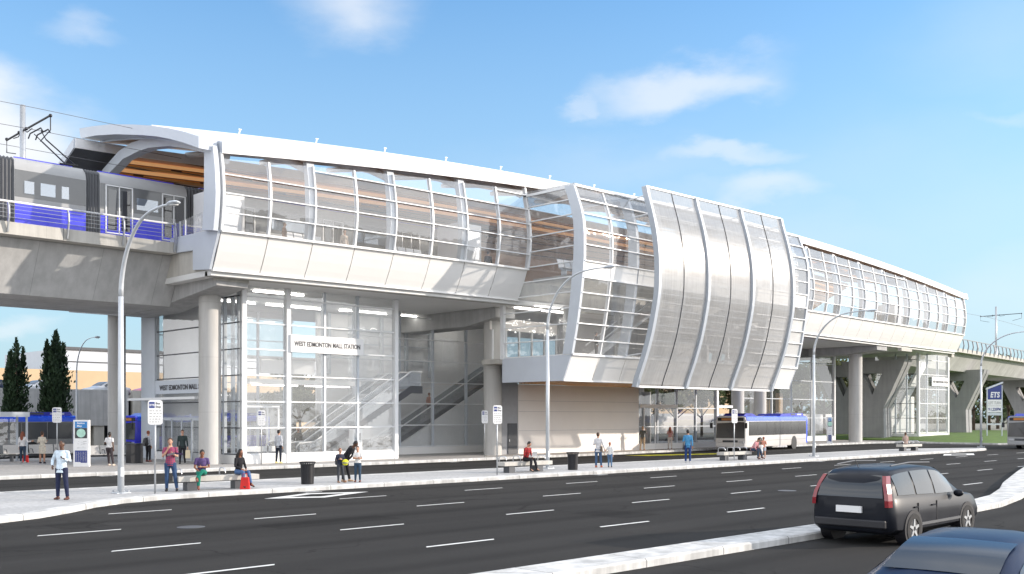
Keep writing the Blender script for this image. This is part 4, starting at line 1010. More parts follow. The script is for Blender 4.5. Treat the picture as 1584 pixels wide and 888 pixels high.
MB().bx(62.1, 72.4, 49.2, 58, .152, .18).build('hall_floor', 'floor', H3)
MB().bx(64.0, 64.3, 55.5, 55.8, .2, 4.8).build('inner_post', 'beige', H3)
MB().tube([(70.6, 55, .2), (70.6, 55, 4.8)], .5, 24).build('inner_column', 'column', H3, smooth=True)
# shaded glass walls below the right part
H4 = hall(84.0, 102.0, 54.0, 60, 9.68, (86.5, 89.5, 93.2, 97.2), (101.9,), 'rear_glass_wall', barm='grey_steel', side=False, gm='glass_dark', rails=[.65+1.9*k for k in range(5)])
# right glass hall
H5 = hall(111.5, 119.6, 49.1, 54.0, 9.68, (114.0, 116.8), (111.62, 119.5), 'entrance_hall', side_posts=(50.3, 51.6), zb=.35, rails=[.9+1.62*k for k in range(6)], gm='glass_hall')
sg = MB().bx(114.75, 119.3, 48.86, 48.94, 6.15, 7.15).build('name_sign', 'signwhite', H5)
text('lettering', 'WEST EDMONTON MALL STATION', .36, 'ink', sg, (114.95, 48.852, 6.5), (1, 0, 0), (0, 0, 1), .006, width=4.1)
MB().bx(111.7, 113.4, 52.3, 52.5, .4, 7.4).build('core_wall', 'interior', H5)
MB().prism([(113.6, .4), (117.2, .4), (117.2, 5.0), (116.4, 5.0), (112.6, 1.6), (112.6, .4)], 'Y', 52.0, 52.3).build('stair_wall', 'interior', H5)
MB().prism([(112.2, 3.0), (112.2, 4.2), (117.6, 9.0), (118.4, 9.0), (118.4, 8.4)], 'Y', 51.2, 51.5).build('stair_wall', 'interior', H5)
MB().grid([[(111.5, 54, .6), (119.6, 54, .6)], [(111.5, 54, 9.6), (119.6, 54, 9.6)]]).build('rear_glass', 'glass_hall', H5)
# wood-lined interior fittings behind the rear wall at right
for (x, y, wd, h, mt) in ((92.3, 57, 2.2, 4.4, 'tan'), (97.5, 58, .8, 5.2, 'tan'), (95.6, 57.5, 1.2, 2.0, 'tan'), (90.6, 57, .8, 1.1, 'beige'), (99.3, 57, 1.5, 1.0, 'beige')):
    MB().bx(x, x+wd, y, y+.4, .2, h).build('wooden_unit', mt, H4)
# ------------------------------------------------------------------ viaducts
V1 = thing('viaduct', 'grey concrete viaduct carrying the train, left of the station', 'viaduct', (0, 55, 8.5), world=True)
prof = [(50.45, 11.1), (50.2, 11.15), (50.2, 11.62), (50.5, 11.62), (50.5, 11.3), (60.6, 11.3), (60.6, 11.62), (60.9, 11.62), (60.9, 11.15), (60.6, 11.1), (58.9, 8.72), (52.3, 8.72)]
MB().prism([(51.0, 11.1), (60.1, 11.1), (58.7, 8.60), (52.4, 8.60)], 'X', -60, 25.88).build('girder', 'concrete_girder', V1)
MB().prism([(50.2, 11.12), (50.2, 11.70), (50.45, 11.70), (50.45, 11.3), (60.6, 11.3), (60.6, 11.7), (60.9, 11.7), (60.9, 11.12)], 'X', -60, 25.15).build('deck', 'concrete_light', V1)
for k in range(1, 14):
    x = 25.6-3.1*k; MB().bx(x-.012, x+.012, 50.193, 50.2, 11.13, 11.69).build('parapet_joint', 'dark_joint', V1)
def railing(x_of, n, par, step=2.7, curved=True, y0=50.15, ztop=12.62):
    pass
XP = [25.0-2.72*k for k in range(0, 26)]
def rail_post(mb, x, y, zb, zt, bow=.10):
    mb.loft([[(x-.03, y+o-.06, z), (x+.03, y+o-.06, z), (x+.03, y+o+.06, z), (x-.03, y+o+.06, z)] for z, o in ((zb-.45, .05), (zb, -.06), (zb+.35, -.14), (zb+.75, -.10), (zt, .04))])
RL = MB()
for k, x in enumerate(XP):
    p = MB(); rail_post(p, x, 50.10, 11.65, 12.60); p.build('railing_post', 'galv', V1)
p = MB(); p.tube([(-42, 50.10, 12.62), (24.95, 50.10, 12.62)], .05, 8); p.build('handrail', 'white_steel', V1, smooth=True)
for z in (11.88, 12.08, 12.26, 12.44):
    MB().tube([(-42, 50.02, z), (24.95, 50.02, z)], .012, 6).build('railing_wire', 'galv', V1)
# glass and post cluster at the station end
MB().poly([(25.15, 50.3, 11.95), (25.15, 47.4, 11.95), (25.15, 47.4, 12.9), (25.15, 50.3, 12.7)]).build('end_screen', 'glass', V1)
for y in (50.3, 49.8, 49.2): MB().bx(25.12, 25.18, y-.03, y+.03, 11.95, 12.75).build('screen_post', 'galv', V1)
# tracks
for yy in (52.0, 53.43, 56.6, 58.03):
    MB().bx(-60, 118, yy-.035, yy+.035, 11.31, 11.42).build('rail', 'darkgrey', V1)
for x in (2.0, -24): 
    p = MB(); p.cyl(x, 55.6, 0, 8.6, .8, 30); p.build('pier', 'column', V1, smooth=True)

V2 = thing('viaduct', 'beige concrete viaduct with slotted railing, right of the station over the grass', 'viaduct', (130, 55, 8.5), world=True)
def vy(X): return 50.45 + .098*(X-116)
def vloft(prof, x0, x1, n=24):
    return MB().loft([[(x0+(x1-x0)*k/n, vy(x0+(x1-x0)*k/n)+d, z) for d, z in prof] for k in range(n+1)])
vloft([(0.75, 10.75), (9.9, 10.75), (8.6, 8.62), (2.1, 8.62)], 116.6, 260).build('girder', 'concrete_girder', V2)
vloft([(0, 10.72), (0, 11.2), (.25, 11.2), (.25, 10.95), (10.4, 10.95), (10.4, 11.2), (10.65, 11.2), (10.65, 10.72)], 116.6, 260).build('deck', 'concrete_light', V2)
vloft([(-.08, 12.35), (.02, 12.35), (.02, 12.43), (-.08, 12.43)], 116.6, 260).build('handrail', 'railgrey', V2)
x = 117.0; k = 0
while x < 200:
    p = MB(); wd = .16 if k % 4 == 2 else .05; y = vy(x)
    p.loft([[(x-wd, y+o-.06, z), (x+wd, y+o-.06, z), (x+wd, y+o+.06, z), (x-wd, y+o+.06, z)] for z, o in ((10.8, .03), (11.2, -.06), (11.6, -.16), (12.0, -.10), (12.38, -.02))])
    p.build('railing_post', 'railgrey', V2); x += 2.0; k += 1
# Y-shaped piers with an opening, flat slabs across the track line
def ypier(X, yc, w, thick=1.9, scale=1.0):
    g_ = thing('viaduct_pier', '', 'pier', (X, yc, 0), world=True)
    hb, hw, ht = 1.40, 1.30, 3.7
    out_ = [(-hb, 0.0), (hb, 0.0), (hw, 3.6), (ht, 8.6), (ht, 8.9), (-ht, 8.9), (-ht, 8.6), (-hw, 3.6)]
    hole = [(0, 5.1), (1.15, 7.5), (-1.15, 7.5)]
    # leg slabs: left, right and top tie, assembled as three closed prisms that butt together
    A = MB()
    P = lambda q: [(yc+a, z) for a, z in q]
    for X0, X1 in ((X, X+thick*.44), (X+thick*.56, X+thick)):
        A.prism(P([(-hb, 0), (0, 0), (0, 5.1), (-1.15, 7.5), (-ht+.12, 8.4), (-hw, 3.6)]), 'X', X0, X1)
        A.prism(P([(hb, 0), (hw, 3.6), (ht-.12, 8.4), (1.15, 7.5), (0, 5.1), (0, 0)]), 'X', X0, X1)
        A.prism(P([(-1.15, 7.5), (1.15, 7.5), (ht-.12, 8.4), (ht, 8.9), (-ht, 8.9), (-ht+.12, 8.4)]), 'X', X0, X1)
    A.build('pier_body', 'pier', g_)
    B = MB()
    q = .10
    B.prism(P([(-hb+q, 0), (0, 0), (0, 5.1-q), (-1.15-q, 7.5), (-ht+.12+q*2, 8.4), (-hw+q, 3.6)]), 'X', X+thick*.44+.002, X+thick*.56-.002)
    B.prism(P([(hb-q, 0), (hw-q, 3.6), (ht-.12-q*2, 8.4), (1.15+q, 7.5), (0, 5.1-q), (0, 0)]), 'X', X+thick*.44+.002, X+thick*.56-.002)
    B.build('recessed_joint', 'grey_wall', g_)
    return g_
for (X, yc, lab) in ((108.5, 52.9, 'forked concrete pier with triangular opening, behind the round column'), (116.0, 60.2, 'forked concrete pier seen through the right glass hall'), (139.0, 56.0, 'forked concrete pier standing on the grass right of the glass hall'), (176, 60.2, 'farthest forked concrete pier under the right viaduct')):
    p = ypier(X, yc, 4); p['label'] = lab; p['group'] = 'forked piers under the viaduct'

# ------------------------------------------------------------------ overhead line masts and wires
def catmast(X, Y, z0, zt, label, thick_to=0):
    t = thing('catenary_mast', label, 'mast', (X, Y, z0), world=True, group='overhead line masts')
    MB().tube([(X, Y, z0), (X, Y, zt)], .14, 14).build('pole', 'galv', t, smooth=True)
    if thick_to: MB().tube([(X, Y, z0), (X, Y, thick_to)], .22, 14).build('pole_base', 'galv', t, smooth=True)
    for s in (-1, 1):
        q_ = 3.7 if s < 0 else 2.3
        a = MB(); a.tube([(X, Y, zt-1.32), (X, Y+s*q_, zt-1.32-s*.03)], .05, 8); a.build('bracket_arm', 'black', t)
        a = MB(); a.tube([(X, Y+s*.05, zt-1.2), (X, Y+s*.6, zt-1.5), (X, Y+s*1.3, zt-1.45)], .025, 6); a.build('tie', 'black', t)
        a = MB(); a.tube([(X, Y+s*q_, zt-1.3), (X, Y+s*q_, zt-2.0), (X, Y+s*(q_-1.3), zt-2.3)], .028, 6); a.build('steady_arm', 'black', t)
        for d in (.5, q_): a = MB(); a.ball((X, Y+s*d, zt-1.3), .09, 8, 6); a.build('insulator', 'black', t, smooth=True)
    return t
catmast(19.2, 55, 11.3, 18.6, 'grey overhead line mast with black bracket arms above the train at left', 0)
catmast(163, 59.6, 11.0, 19.5, 'distant overhead line mast on the right viaduct', 13.2)
for (y, z, lab) in ((53.3, 17.0, 'thin contact wire over the near track'), (53.3, 18.1, 'upper carrier wire over the near track'), (57.3, 17.0, 'thin contact wire over the far track')):
    m = MB(); m.tube([(-50+(19.2+50)*k/8, y, z-.25*math.sin(PI*k/8)) for k in range(9)] + [(27, y, z-.05)], .014, 5)
    tag(m.build('overhead_wire', 'wire'), lab, 'wire', 'overhead wires')
m = MB(); m.tube([(117, 58, 17.3), (163, 60.6, 17.9), (220, 66, 17.6)], .02, 5); tag(m.build('overhead_wire', 'wire'), 'thin wire crossing the far mast on the right viaduct', 'wire', 'overhead wires')

# ------------------------------------------------------------------ light rail train
T = thing('light_rail_train', 'grey and blue light rail train running into the left end of the station', 'train', (15, 52.7, 11.42), world=True)
def tsec(x0, x1, doors, windows, end=None):
    """one rigid section of the train; near side at Y=51.35"""
    y0, y1, zb, zr = 51.35, 54.0, 11.72, 15.12
    P = [(y0+.08, zb), (y0, zb+.15), (y0, 14.45), (y0+.10, 14.80), (y0+.42, 15.08), (y0+.9, 15.14), (y1-.9, 15.14), (y1-.42, 15.08), (y1-.1, 14.8), (y1, 14.45), (y1, zb+.15), (y1-.08, zb)]
    MB().prism(P, 'X', x0, x1).build('body', 'trainwhite', T, auto=True)
    MB().bx(x0+.02, x1-.02, y0-.012, y0-.002, 11.86, 12.92).build('blue_skirt', 'trainblue', T)
    MB().bx(x0+.02, x1-.02, y0-.010, y0-.002, 13.15, 14.44).build('window_band', 'pane_train', T)
    MB().bx(x0+.3, x1-.3, y0+.95, y1-.95, 15.14, 15.26).build('roof_cover', 'trainblue', T)
    for w0, w1 in windows:
        MB().bx(w0, w1, y0-.022, y0-.012, 13.35, 13.95).build('window', 'train_window', T)
    for d0, d1 in doors:
        fr = MB(); z0, z1 = 11.98, 14.38
        for a, b, c, d in ((d0-.04, d0+.02, z0, z1), (d1-.02, d1+.04, z0, z1), ((d0+d1)/2-.025, (d0+d1)/2+.025, z0, z1), (d0-.04, d1+.04, z1-.03, z1+.03), (d0-.04, d1+.04, z0-.03, z0+.03)):
            fr.bx(a, b, y0-.05, y0-.014, c, d)
        dd = fr.build('door', 'white_steel', T)
        for a, b in ((d0+.1, (d0+d1)/2-.12), ((d0+d1)/2+.12, d1-.1)):
            MB().bx(a, b, y0-.035, y0-.014, 12.15, 14.2).build('door_window', 'pane_dark', dd)
M['pane_train'] = pbr('train_side_glazing', (0.12, 0.125, 0.13), 0.12, var=0.08, vscale=.8, coat=0.8)
M['train_window'] = glass('clear_train_window', (0.5, 0.6, 0.7), 0.35, 0.10, (0.6, 0.75, 0.9))
def bellows(x0, x1):
    n = 5; m = MB(); y0, y1 = 51.42, 53.93
    rings = []
    for k in range(2*n+1):
        x = x0+(x1-x0)*k/(2*n); i = .07*(k % 2)
        rings.append([(x, y0+i, 11.75+i), (x, y1-i, 11.75+i), (x, y1-i, 14.9-i), (x, y1-.35, 15.1-i), (x, y0+.35, 15.1-i), (x, y0+i, 14.9-i)])
    m.loft(rings); m.build('bellows', 'bellows', T)
tsec(-6.0, 6.4, ((-4, -2.6), (0, 1.4)), ((2, 3.5),))
bellows(6.4, 7.1)
tsec(7.1, 16.7, ((9.0, 10.4), (13.2, 14.6)), ((11, 12.4),))
bellows(16.7, 17.55)
tsec(17.55, 20.95, (), ((18.0, 18.45), (18.75, 19.45), (19.75, 20.1)))
bellows(20.95, 21.65)
tsec(21.65, 26.35, ((21.95, 23.3), (24.95, 26.2)), ((23.55, 24.7),))
bellows(26.35, 27.3)
tsec(27.3, 46.0, ((29, 30.4), (35, 36.4), (41, 42.4)), ((31.5, 34), (37.5, 40)))
for x in (1, 10, 14, 18.6, 20.1, 23, 25.6, 30, 44):
    for y in (51.6, 53.6): MB().tube([(x, y-.07, 11.72), (x, y+.07, 11.72)], .31, 18).build('wheel', 'darkgrey', T, smooth=False)
# pantograph
p = MB()
for s in (-.45, .45):
    p.tube([(20.85, 52.7+s*.8, 15.3), (19.4, 52.7+s*.6, 16.4)], .035, 6); p.tube([(19.4, 52.7+s*.6, 16.4), (19.1, 52.7+s, 16.75)], .026, 6)
    p.tube([(20.0, 52.7+s, 15.28), (20.9, 52.7+s, 15.32)], .04, 6)
pp = p.build('pantograph', 'black', T)
p = MB()
for x in (19.0, 19.35): p.tube([(x, 51.75, 16.6), (x, 52.0, 16.8), (x, 53.4, 16.8), (x, 53.65, 16.6)], .035, 6)
p.build('collector_head', 'black', pp)
# ------------------------------------------------------------------ street lamps
def street_lamp(loc, H, reach, label, r=.105, head=True, arm=(0, -1), grp='curved arm street lamps along the island'):
    t = thing('street_lamp', label, 'street lamp', loc, 0, grp)
    ax, ay = arm
    MB().tube([(0, 0, .03), (0, 0, H*.35), (0, 0, H*.72)], [r, r*.92, r*.78], 18).build('pole', 'lamp', t, smooth=True)
    pts = []; rr = []
    n = 14
    for k in range(n+1):
        a = (PI/2)*k/n*0.93
        y = (1-math.cos(a))*reach*.62; z = H*.72 + math.sin(a)*(H*.28)
        pts.append((ax*y, ay*y, z)); rr.append(r*(.78-.36*k/n))
    yl, zl = pts[-1][0]/(ax or 1) if ax else pts[-1][1]/ay, pts[-1][2]
    for k in range(1, 4):
        y = yl+(reach*.86-yl)*k/3; pts.append((ax*y, ay*y, zl+.05*math.sin(PI*k/4))); rr.append(r*.42*(1-.08*k))
    MB().tube(pts, rr, 12, up=(ay, -ax, 0)).build('arm', 'lamp', t, smooth=True)
    y0 = reach*.84; y1 = reach
    hd = MB(); hz = pts[-1][2]
    rings = []
    for q, wd, hh in ((y0, .05, .04), (y0+.12, .11, .06), (y0+.35, .17, .065), (y1-.1, .14, .05), (y1, .05, .02)):
        rings.append([(ax*q+ay*wd*math.cos(2*PI*j/12), ay*q-ax*wd*math.cos(2*PI*j/12), hz+hh*math.sin(2*PI*j/12)) for j in range(12)])
    h = hd.loft(rings).build('lamp_head', 'grey_steel', t, smooth=True)
    MB().bx(-.1 if not ax else ax*(y0+.2), .1 if not ax else ax*(y1-.15), ay*(y1-.15) if ay else -.1, ay*(y0+.25) if ay else .1, hz-.075, hz-.055).build('lens', 'signwhite', h)
    b = MB(); b.bx(-.24, .24, -.24, .24, 0, .035); base = b.build('base_plate', 'lamp', t, bev=.01)
    for sx in (-.18, .18):
        for sy in (-.18, .18): MB().tube([(sx, sy, .035), (sx, sy, .10)], .028, 6).build('bolt', 'galv', base)
    MB().bx(-.06, .06, -r-.012, -r+.02, .55, .85).build('hatch', 'lamp', t)
    return t
street_lamp((14.58, 32.95, .15), 8.95, 3.95, 'nearest and tallest looking curved street lamp, right of the man in pale blue')
street_lamp((36.27, 34.2, .15), 9.35, 4.2, 'curved street lamp behind the bench with the man in a red shirt', .095)
street_lamp((59.44, 32.86, .15), 8.95, 4.2, 'curved street lamp standing in front of the rear end of the white and blue bus', .095)
street_lamp((87.0, 33.0, .15), 9.3, 5.0, 'farthest curved street lamp near the pointed tip of the island', .095)
street_lamp((26.4, 66.2, .15), 7.4, 3.4, 'slim curved street lamp rising behind the information pillar', .06)
street_lamp((45.0, 88, .15), 15.5, .6, 'very tall thin mast rising above the dark poplars', .09, grp='tall masts')

# ------------------------------------------------------------------ bus stop signs
def stop_sign(loc, rz, label, hp=3.0, pw=.46, ph=.80, grp='bus stop signs'):
    t = thing('bus_stop_sign', label, 'bus stop sign', loc, rz, grp)
    MB().tube([(0, 0, 0), (0, 0, hp-.02)], .03, 10).build('post', 'galv', t, smooth=True)
    z0, z1 = hp-ph, hp
    pl = MB(); rd = .09; pts = []
    for cx, cz, a0 in ((pw/2-rd, z1-rd, 0), (-pw/2+rd, z1-rd, 90), (-pw/2+rd, z0+rd, 180), (pw/2-rd, z0+rd, 270)):
        for k in range(5): a = R(a0+90*k/4); pts.append((cx+rd*math.cos(a), cz+rd*math.sin(a)))
    pl.prism(pts, 'Y', -.05, -.032)
    p = pl.build('sign_plate', 'signwhite', t)
    MB().bx(-pw/2+.04, -.02, -.056, -.0505, z1-.26, z1-.06).build('blue_square', 'signnavy', p)
    text('lettering', 'ETS', .09, 'signwhite', p, (-pw/2+.05, -.0575, z1-.195), (1, 0, 0), (0, 0, 1), .001, width=pw/2-.08)
    text('lettering', 'Bus', .10, 'ink', p, (.01, -.0515, z1-.14), (1, 0, 0), (0, 0, 1), .001, width=.13)
    text('lettering', 'Stop', .10, 'ink', p, (.01, -.0515, z1-.25), (1, 0, 0), (0, 0, 1), .001, width=.165)
    bars = MB(); random.seed(int(loc[0]*10))
    for r_ in range(5):
        z = z1-.35-r_*.09
        x = -pw/2+.05
        while x < pw/2-.08:
            w_ = min(random.uniform(.03, .08), pw/2-.03-x); bars.bx(x, x+w_, -.0545, -.0505, z-.017, z+.017); x += w_+random.uniform(.02, .05)
    bars.build('route_numbers', 'signgrey', p)
    return t
CRZ = -R(44.7)+R(0)   # facing the street at the angle seen in the photograph
stop_sign((15.3, 32.0, .15), R(-20), 'white bus stop sign on a thin post beside the man in a red checked shirt', 3.05)
stop_sign((30.61, 31.84, .15), R(-20), 'white bus stop sign left of the bench with the man in a red shirt', 3.0, .42)
stop_sign((50.46, 32.9, .15), R(-20), 'white bus stop sign in front of the white and blue bus', 2.95, .40)
stop_sign((28.6, 47.6, .15), R(-25), 'bus stop sign before the glass hall, left of the man in a white top', 2.85, .40)
stop_sign((44.0, 46.9, .15), R(-30), 'bus stop sign beside the round column and dark service door', 2.9, .40)
stop_sign((21.0, 55.2, .15), R(-30), 'grey-looking bus stop sign in front of the articulated bus at left', 3.0, .46)
stop_sign((84.6, 50.4, .15), R(-40), 'bus stop sign before the far right glass hall', 2.9, .5)

# ------------------------------------------------------------------ information pillars
def totem(loc, rz, label, w_=.78, h=2.35):
    t = thing('information_pillar', label, 'information pillar', loc, rz, 'information pillars')
    MB().bx(-w_/2, w_/2, -.10, .10, 0, h).build('casing', 'signwhite', t, bev=.015)
    p = MB().bx(-w_/2+.09, w_/2-.09, -.108, -.102, .12, h-.08).build('poster', 'signwhite', t)
    MB().bx(-w_/2+.09, w_/2-.09, -.113, -.1085, h-.40, h-.08).build('blue_header', 'signblue', p)
    text('lettering', 'Station', .12, 'signwhite', p, (-.2, -.1145, h-.2), (1, 0, 0), (0, 0, 1), .001, width=.38)
    text('lettering', 'Map', .12, 'signwhite', p, (-.2, -.1145, h-.34), (1, 0, 0), (0, 0, 1), .001, width=.24)
    MB().bx(-w_/2+.09, w_/2-.09, -.113, -.1085, h-.92, h-.405).build('dark_band', 'ink', p)
    MB().tube([(0, -.1135, h-.66), (0, -.118, h-.66)], .22, 28).build('round_map', 'green', p)
    g = MB(); random.seed(4)
    for k in range(16):
        x = random.uniform(-w_/2+.12, w_/2-.25); z = random.uniform(.9, h-1.0); g.bx(x, x+random.uniform(.05, .2), -.1115, -.1085, z, z+.012)
    g.build('map_lines', 'signgrey', p)
    MB().bx(-w_/2+.09, w_/2-.09, -.113, -.1085, .20, .82).build('navy_band', 'signnavy', p)
    g = MB()
    for k in range(5):
        x = -w_/2+.14+k*.11
        for q in range(9): g.bx(x, x+random.uniform(.03, .07), -.1165, -.1135, .28+q*.055, .30+q*.055)
    g.build('timetable', 'signgrey', p)
    MB().bx(-w_/2+.1, -.02, -.117, -.1135, .15, .24).build('label_strip', 'signwhite', p)
    return t
totem((20.96, 51.9, .15), R(-42), 'white information pillar with blue header and round map, left of the tall lamp')
totem((89.0, 47.6, .15), R(-40), 'small blue-topped information pillar behind the farthest bench', .5, 2.5)

# ------------------------------------------------------------------ stone benches with armrests
def bench(loc, rz, label, L_=2.9, legs=((-.95), (.75))):
    t = thing('stone_bench', label, 'bench', loc, rz, 'stone benches on the island')
    MB().bx(-L_/2, L_/2, -.27, .27, .31, .49).build('seat', 'concrete_light', t, bev=.012)
    for x in legs: MB().bx(x-.17, x+.17, -.2, .2, 0, .31).build('leg', 'darkgrey' if True else '', t)
    for x in (-L_/2+.12, -L_/2+.95, .2, L_/2-.45):
        m = MB(); m.tube([(x, -.24, .49), (x, -.25, .64), (x, -.17, .73), (x, .0, .74), (x, .20, .73), (x, .25, .64), (x, .25, .49)], .024, 8); m.build('armrest', 'alu', t, smooth=True)
    return t
bench((17.75, 32.45, .15), R(-6), 'long stone bench with two seated people at the left end of the island', 2.9)
bench((33.25, 32.75, .15), R(-4), 'stone bench carrying the man in a red shirt at work on his lap', 2.9)
bench((51.1, 33.3, .15), R(-4), 'stone bench left of the stooping person in a pink checked shirt', 2.6)
bench((74.2, 33.3, .15), R(-4), 'farthest stone bench near the tip of the island', 2.8)

# perforated seats with backs on the forecourt
def seat_row(loc, rz, label, n=2):
    t = thing('waiting_seat', label, 'bench', loc, rz, 'perforated waiting seats')
    for k in range(n):
        x = -n*1.4/2+k*1.4
        MB().bx(x+.04, x+1.36, -.25, .22, .42, .46).build('seat', 'grate', t)
        MB().hexa([(x+.04, .20, .46), (x+1.36, .20, .46), (x+1.36, .23, .46), (x+.04, .23, .46)], [(x+.04, .34, .92), (x+1.36, .34, .92), (x+1.36, .37, .92), (x+.04, .37, .92)]).build('backrest', 'grate', t)
        MB().tube([(x+.1, -.2, .46), (x+.1, -.05, .68), (x+.1, .25, .70)], .022, 6).build('armrest', 'darkgrey', t)
    MB().bx(-n*.7, n*.7, -.05, .05, .30, .38).build('beam', 'darkgrey', t)
    for x in (-n*.7+.4, n*.7-.4): MB().bx(x-.04, x+.04, -.2, .2, 0, .30).build('leg', 'darkgrey', t)
    return t
seat_row((22.3, 60.7, .15), R(0), 'pair of pale perforated seats behind the woman in a cream dress', 3)
seat_row((23.8, 56.2, .15), R(0), 'pale perforated seat behind the man in a white T-shirt by the pillar', 2)

# ------------------------------------------------------------------ litter bins
def bin_(loc, label, square=False):
    t = thing('litter_bin', label, 'litter bin', loc, 0, 'black litter bins')
    if not square: t.scale = (.80, .80, .84)
    if square:
        MB().bx(-.35, .35, -.3, .3, 0, 1.0).build('body', 'black', t, bev=.02)
        MB().bx(-.38, .38, -.33, .33, 1.0, 1.07).build('lid', 'black', t, bev=.01)
        return t
    n = 26
    b = MB(); b.tube([(0, 0, .05), (0, 0, .88)], [.25, .27], 24, caps=True); bo = b.build('liner', 'black', t, smooth=False)
    s = MB()
    for k in range(n):
        a = 2*PI*k/n; c, s_ = math.cos(a), math.sin(a); u = Vector((-s_, c, 0))*.022
        def P(r, z): return Vector((c*r, s_*r, z))
        s.loft([[P(r, z)-u, P(r, z)+u, P(r+.012, z)+u, P(r+.012, z)-u] for r, z in ((.275, 0.02), (.29, .45), (.305, .85), (.37, .97))])
    s.build('slatted_body', 'black', t)
    for z, r in ((.03, .275), (.86, .31)): MB().tube([(0, 0, z-.02), (0, 0, z+.02)], r, 28).build('hoop', 'black', t)
    m = MB()
    for z0, z1, r0, r1 in ((.98, 1.0, .37, .38), ):
        m.loft([[(r*math.cos(2*PI*j/28), r*math.sin(2*PI*j/28), z) for j in range(28)] for r, z in ((.37, .96), (.385, .985), (.37, 1.0), (.30, .97), (.30, .95))], caps=False)
    m.build('rim', 'black', t)
    return t
bin_((21.5, 32.55, .15), 'black slatted litter bin between the left bench and the adult with two children')
bin_((36.2, 32.5, .15), 'black slatted litter bin right of the middle bench')
bin_((24.6, 53.9, .15), 'boxy dark litter bin on the forecourt right of the perforated seats', True)

# ------------------------------------------------------------------ pylon sign on the grass
t = thing('pylon_sign', 'tall ETS pylon sign with navy top panel standing on the grass', 'sign', (119.6, 43.9, .35), R(-40)); t.scale = (.56, .56, .90)
for x in (-1.55, 1.55): MB().bx(x-.09, x+.09, -.1, .1, 0, 6.0 if x < 0 else 6.5).build('post', 'grey_steel', t)
MB().prism([(-1.75, 5.95), (1.75, 6.75), (1.75, 6.95), (-1.75, 6.15)], 'Y', -.14, .14).build('top_beam', 'lamp', t)
bd = MB().prism([(-1.46, 4.75), (1.46, 4.75), (1.46, 6.6), (-1.46, 5.98)], 'Y', -.09, .09).build('navy_panel', 'signnavy', t)
text('lettering', 'ETS', .95, 'signwhite', bd, (-.95, -.10, 5.0), (1, 0, 0), (0.18, 0, 1), .004, width=1.9)
p2 = MB().bx(-1.46, 1.46, -.09, .09, 3.95, 4.72).build('grey_panel', 'signwhite', t)
text('lettering', 'LEFT TURN', .5, 'signgrey', p2, (-1.35, -.10, 4.14), (1, 0, 0), (0, 0, 1), .004, width=2.6)
p3 = MB().bx(-1.46, 1.46, -.09, .09, 3.15, 3.92).build('lower_panel', 'signwhite', t)
text('lettering', '9:1,220PM', .5, 'signnavy', p3, (-1.35, -.10, 3.34), (1, 0, 0), (0, 0, 1), .004, width=2.6)
MB().bx(-1.46, 1.46, -.07, .07, 2.75, 3.1).build('blank_panel', 'grey_steel', t)
MB().bx(-1.46, 1.46, -.05, .05, 1.55, 1.75).build('crossbar', 'lamp', t)

# ------------------------------------------------------------------ escalators inside the glass hall
def escalator(loc, label, run=7.2, rise=4.3):
    t = thing('escalator', label, 'escalator', loc, 0, 'escalators in the glass hall')
    f = rise/run
    for y, nm in ((0, 'balustrade'), (1.1, 'balustrade')):
        m = MB(); m.prism([(-1.0, .15), (-.2, .0), (0, .1), (run, rise+.1), (run+.8, rise+.1), (run+.8, rise+1.0), (run, rise+1.0), (0, 1.0), (-1.0, .95)], 'Y', y-.01, y+.01)
        m.build('glass_balustrade', 'glass_grey', t)
        MB().tube([(run+.9, y, rise+1.02), (run, y, rise+1.02), (0, y, 1.02), (-1.0, y, .97), (-1.22, y, .75), (-1.2, y, .4), (-1.0, y, .2)], .05, 8).build('handrail', 'white_steel', t, smooth=True)
        MB().prism([(-1.0, 0), (-.1, 0), (run, rise-.35), (run+.9, rise-.35), (run+.9, rise+.12), (run, rise+.12), (-.1, .30), (-1.0, .22)], 'Y', y-.06, y+.06).build('skirt', 'darkgrey', t)
    st = MB(); n = 22
    for k in range(n):
        x0 = run*k/n; st.bx(x0, x0+run/n, .07, 1.03, rise*k/n-.2 if k else 0, rise*(k+1)/n)
    st.build('steps', 'grey_wall', t)
    return t
escalator((33.9, 50.6, .19), 'nearer escalator just behind the front glass of the hall')
escalator((34.6, 53.9, .19), 'farther escalator deeper inside the glass hall')
escalator((42.2, 54.8, .19), 'long escalator climbing past the set-back glass wall', 9.8, 5.2)
# ticket machine in the hall
t = thing('ticket_machine', 'white ticket machine beside the escalators behind the front glass', 'ticket machine', (36.4, 50.0, .19))
MB().bx(-.35, .35, -.2, .2, 0, 1.75).build('cabinet', 'interior', t, bev=.02); MB().bx(-.2, .2, -.215, -.202, 1.1, 1.5).build('screen', 'darkgrey', t)
# seats up on the platform
def plat_seat(loc, label):
    t = thing('platform_seat', label, 'bench', loc, R(2), 'white seats on the upper platform')
    for k in range(4):
        x = -1.2+k*.62
        MB().bx(x, x+.54, -.25, .25, .42, .47).build('seat', 'signwhite', t); MB().hexa([(x, .22, .47), (x+.54, .22, .47), (x+.54, .26, .47), (x, .26, .47)], [(x, .38, 1.02), (x+.54, .38, 1.02), (x+.54, .42, 1.02), (x, .42, 1.02)]).build('backrest', 'signwhite', t)
    MB().bx(-1.3, 1.3, -.04, .04, .3, .4).build('beam', 'grey_steel', t)
    for x in (-1, 1): MB().bx(x-.04, x+.04, -.2, .2, 0, .3).build('leg', 'grey_steel', t)
plat_seat((38.0, 46.9, 11.55), 'row of white seats on the platform left of the projecting bay')
plat_seat((31.2, 47.3, 11.55), 'row of white seats on the platform near the left end')
plat_seat((47.6, 42.6, 11.35), 'row of white seats on the upper floor of the bay')
plat_seat((84.0, 47.8, 11.55), 'row of white seats on the platform right of the curved screen')
plat_seat((99.5, 48.3, 11.55), 'row of white seats on the platform over the round right column')

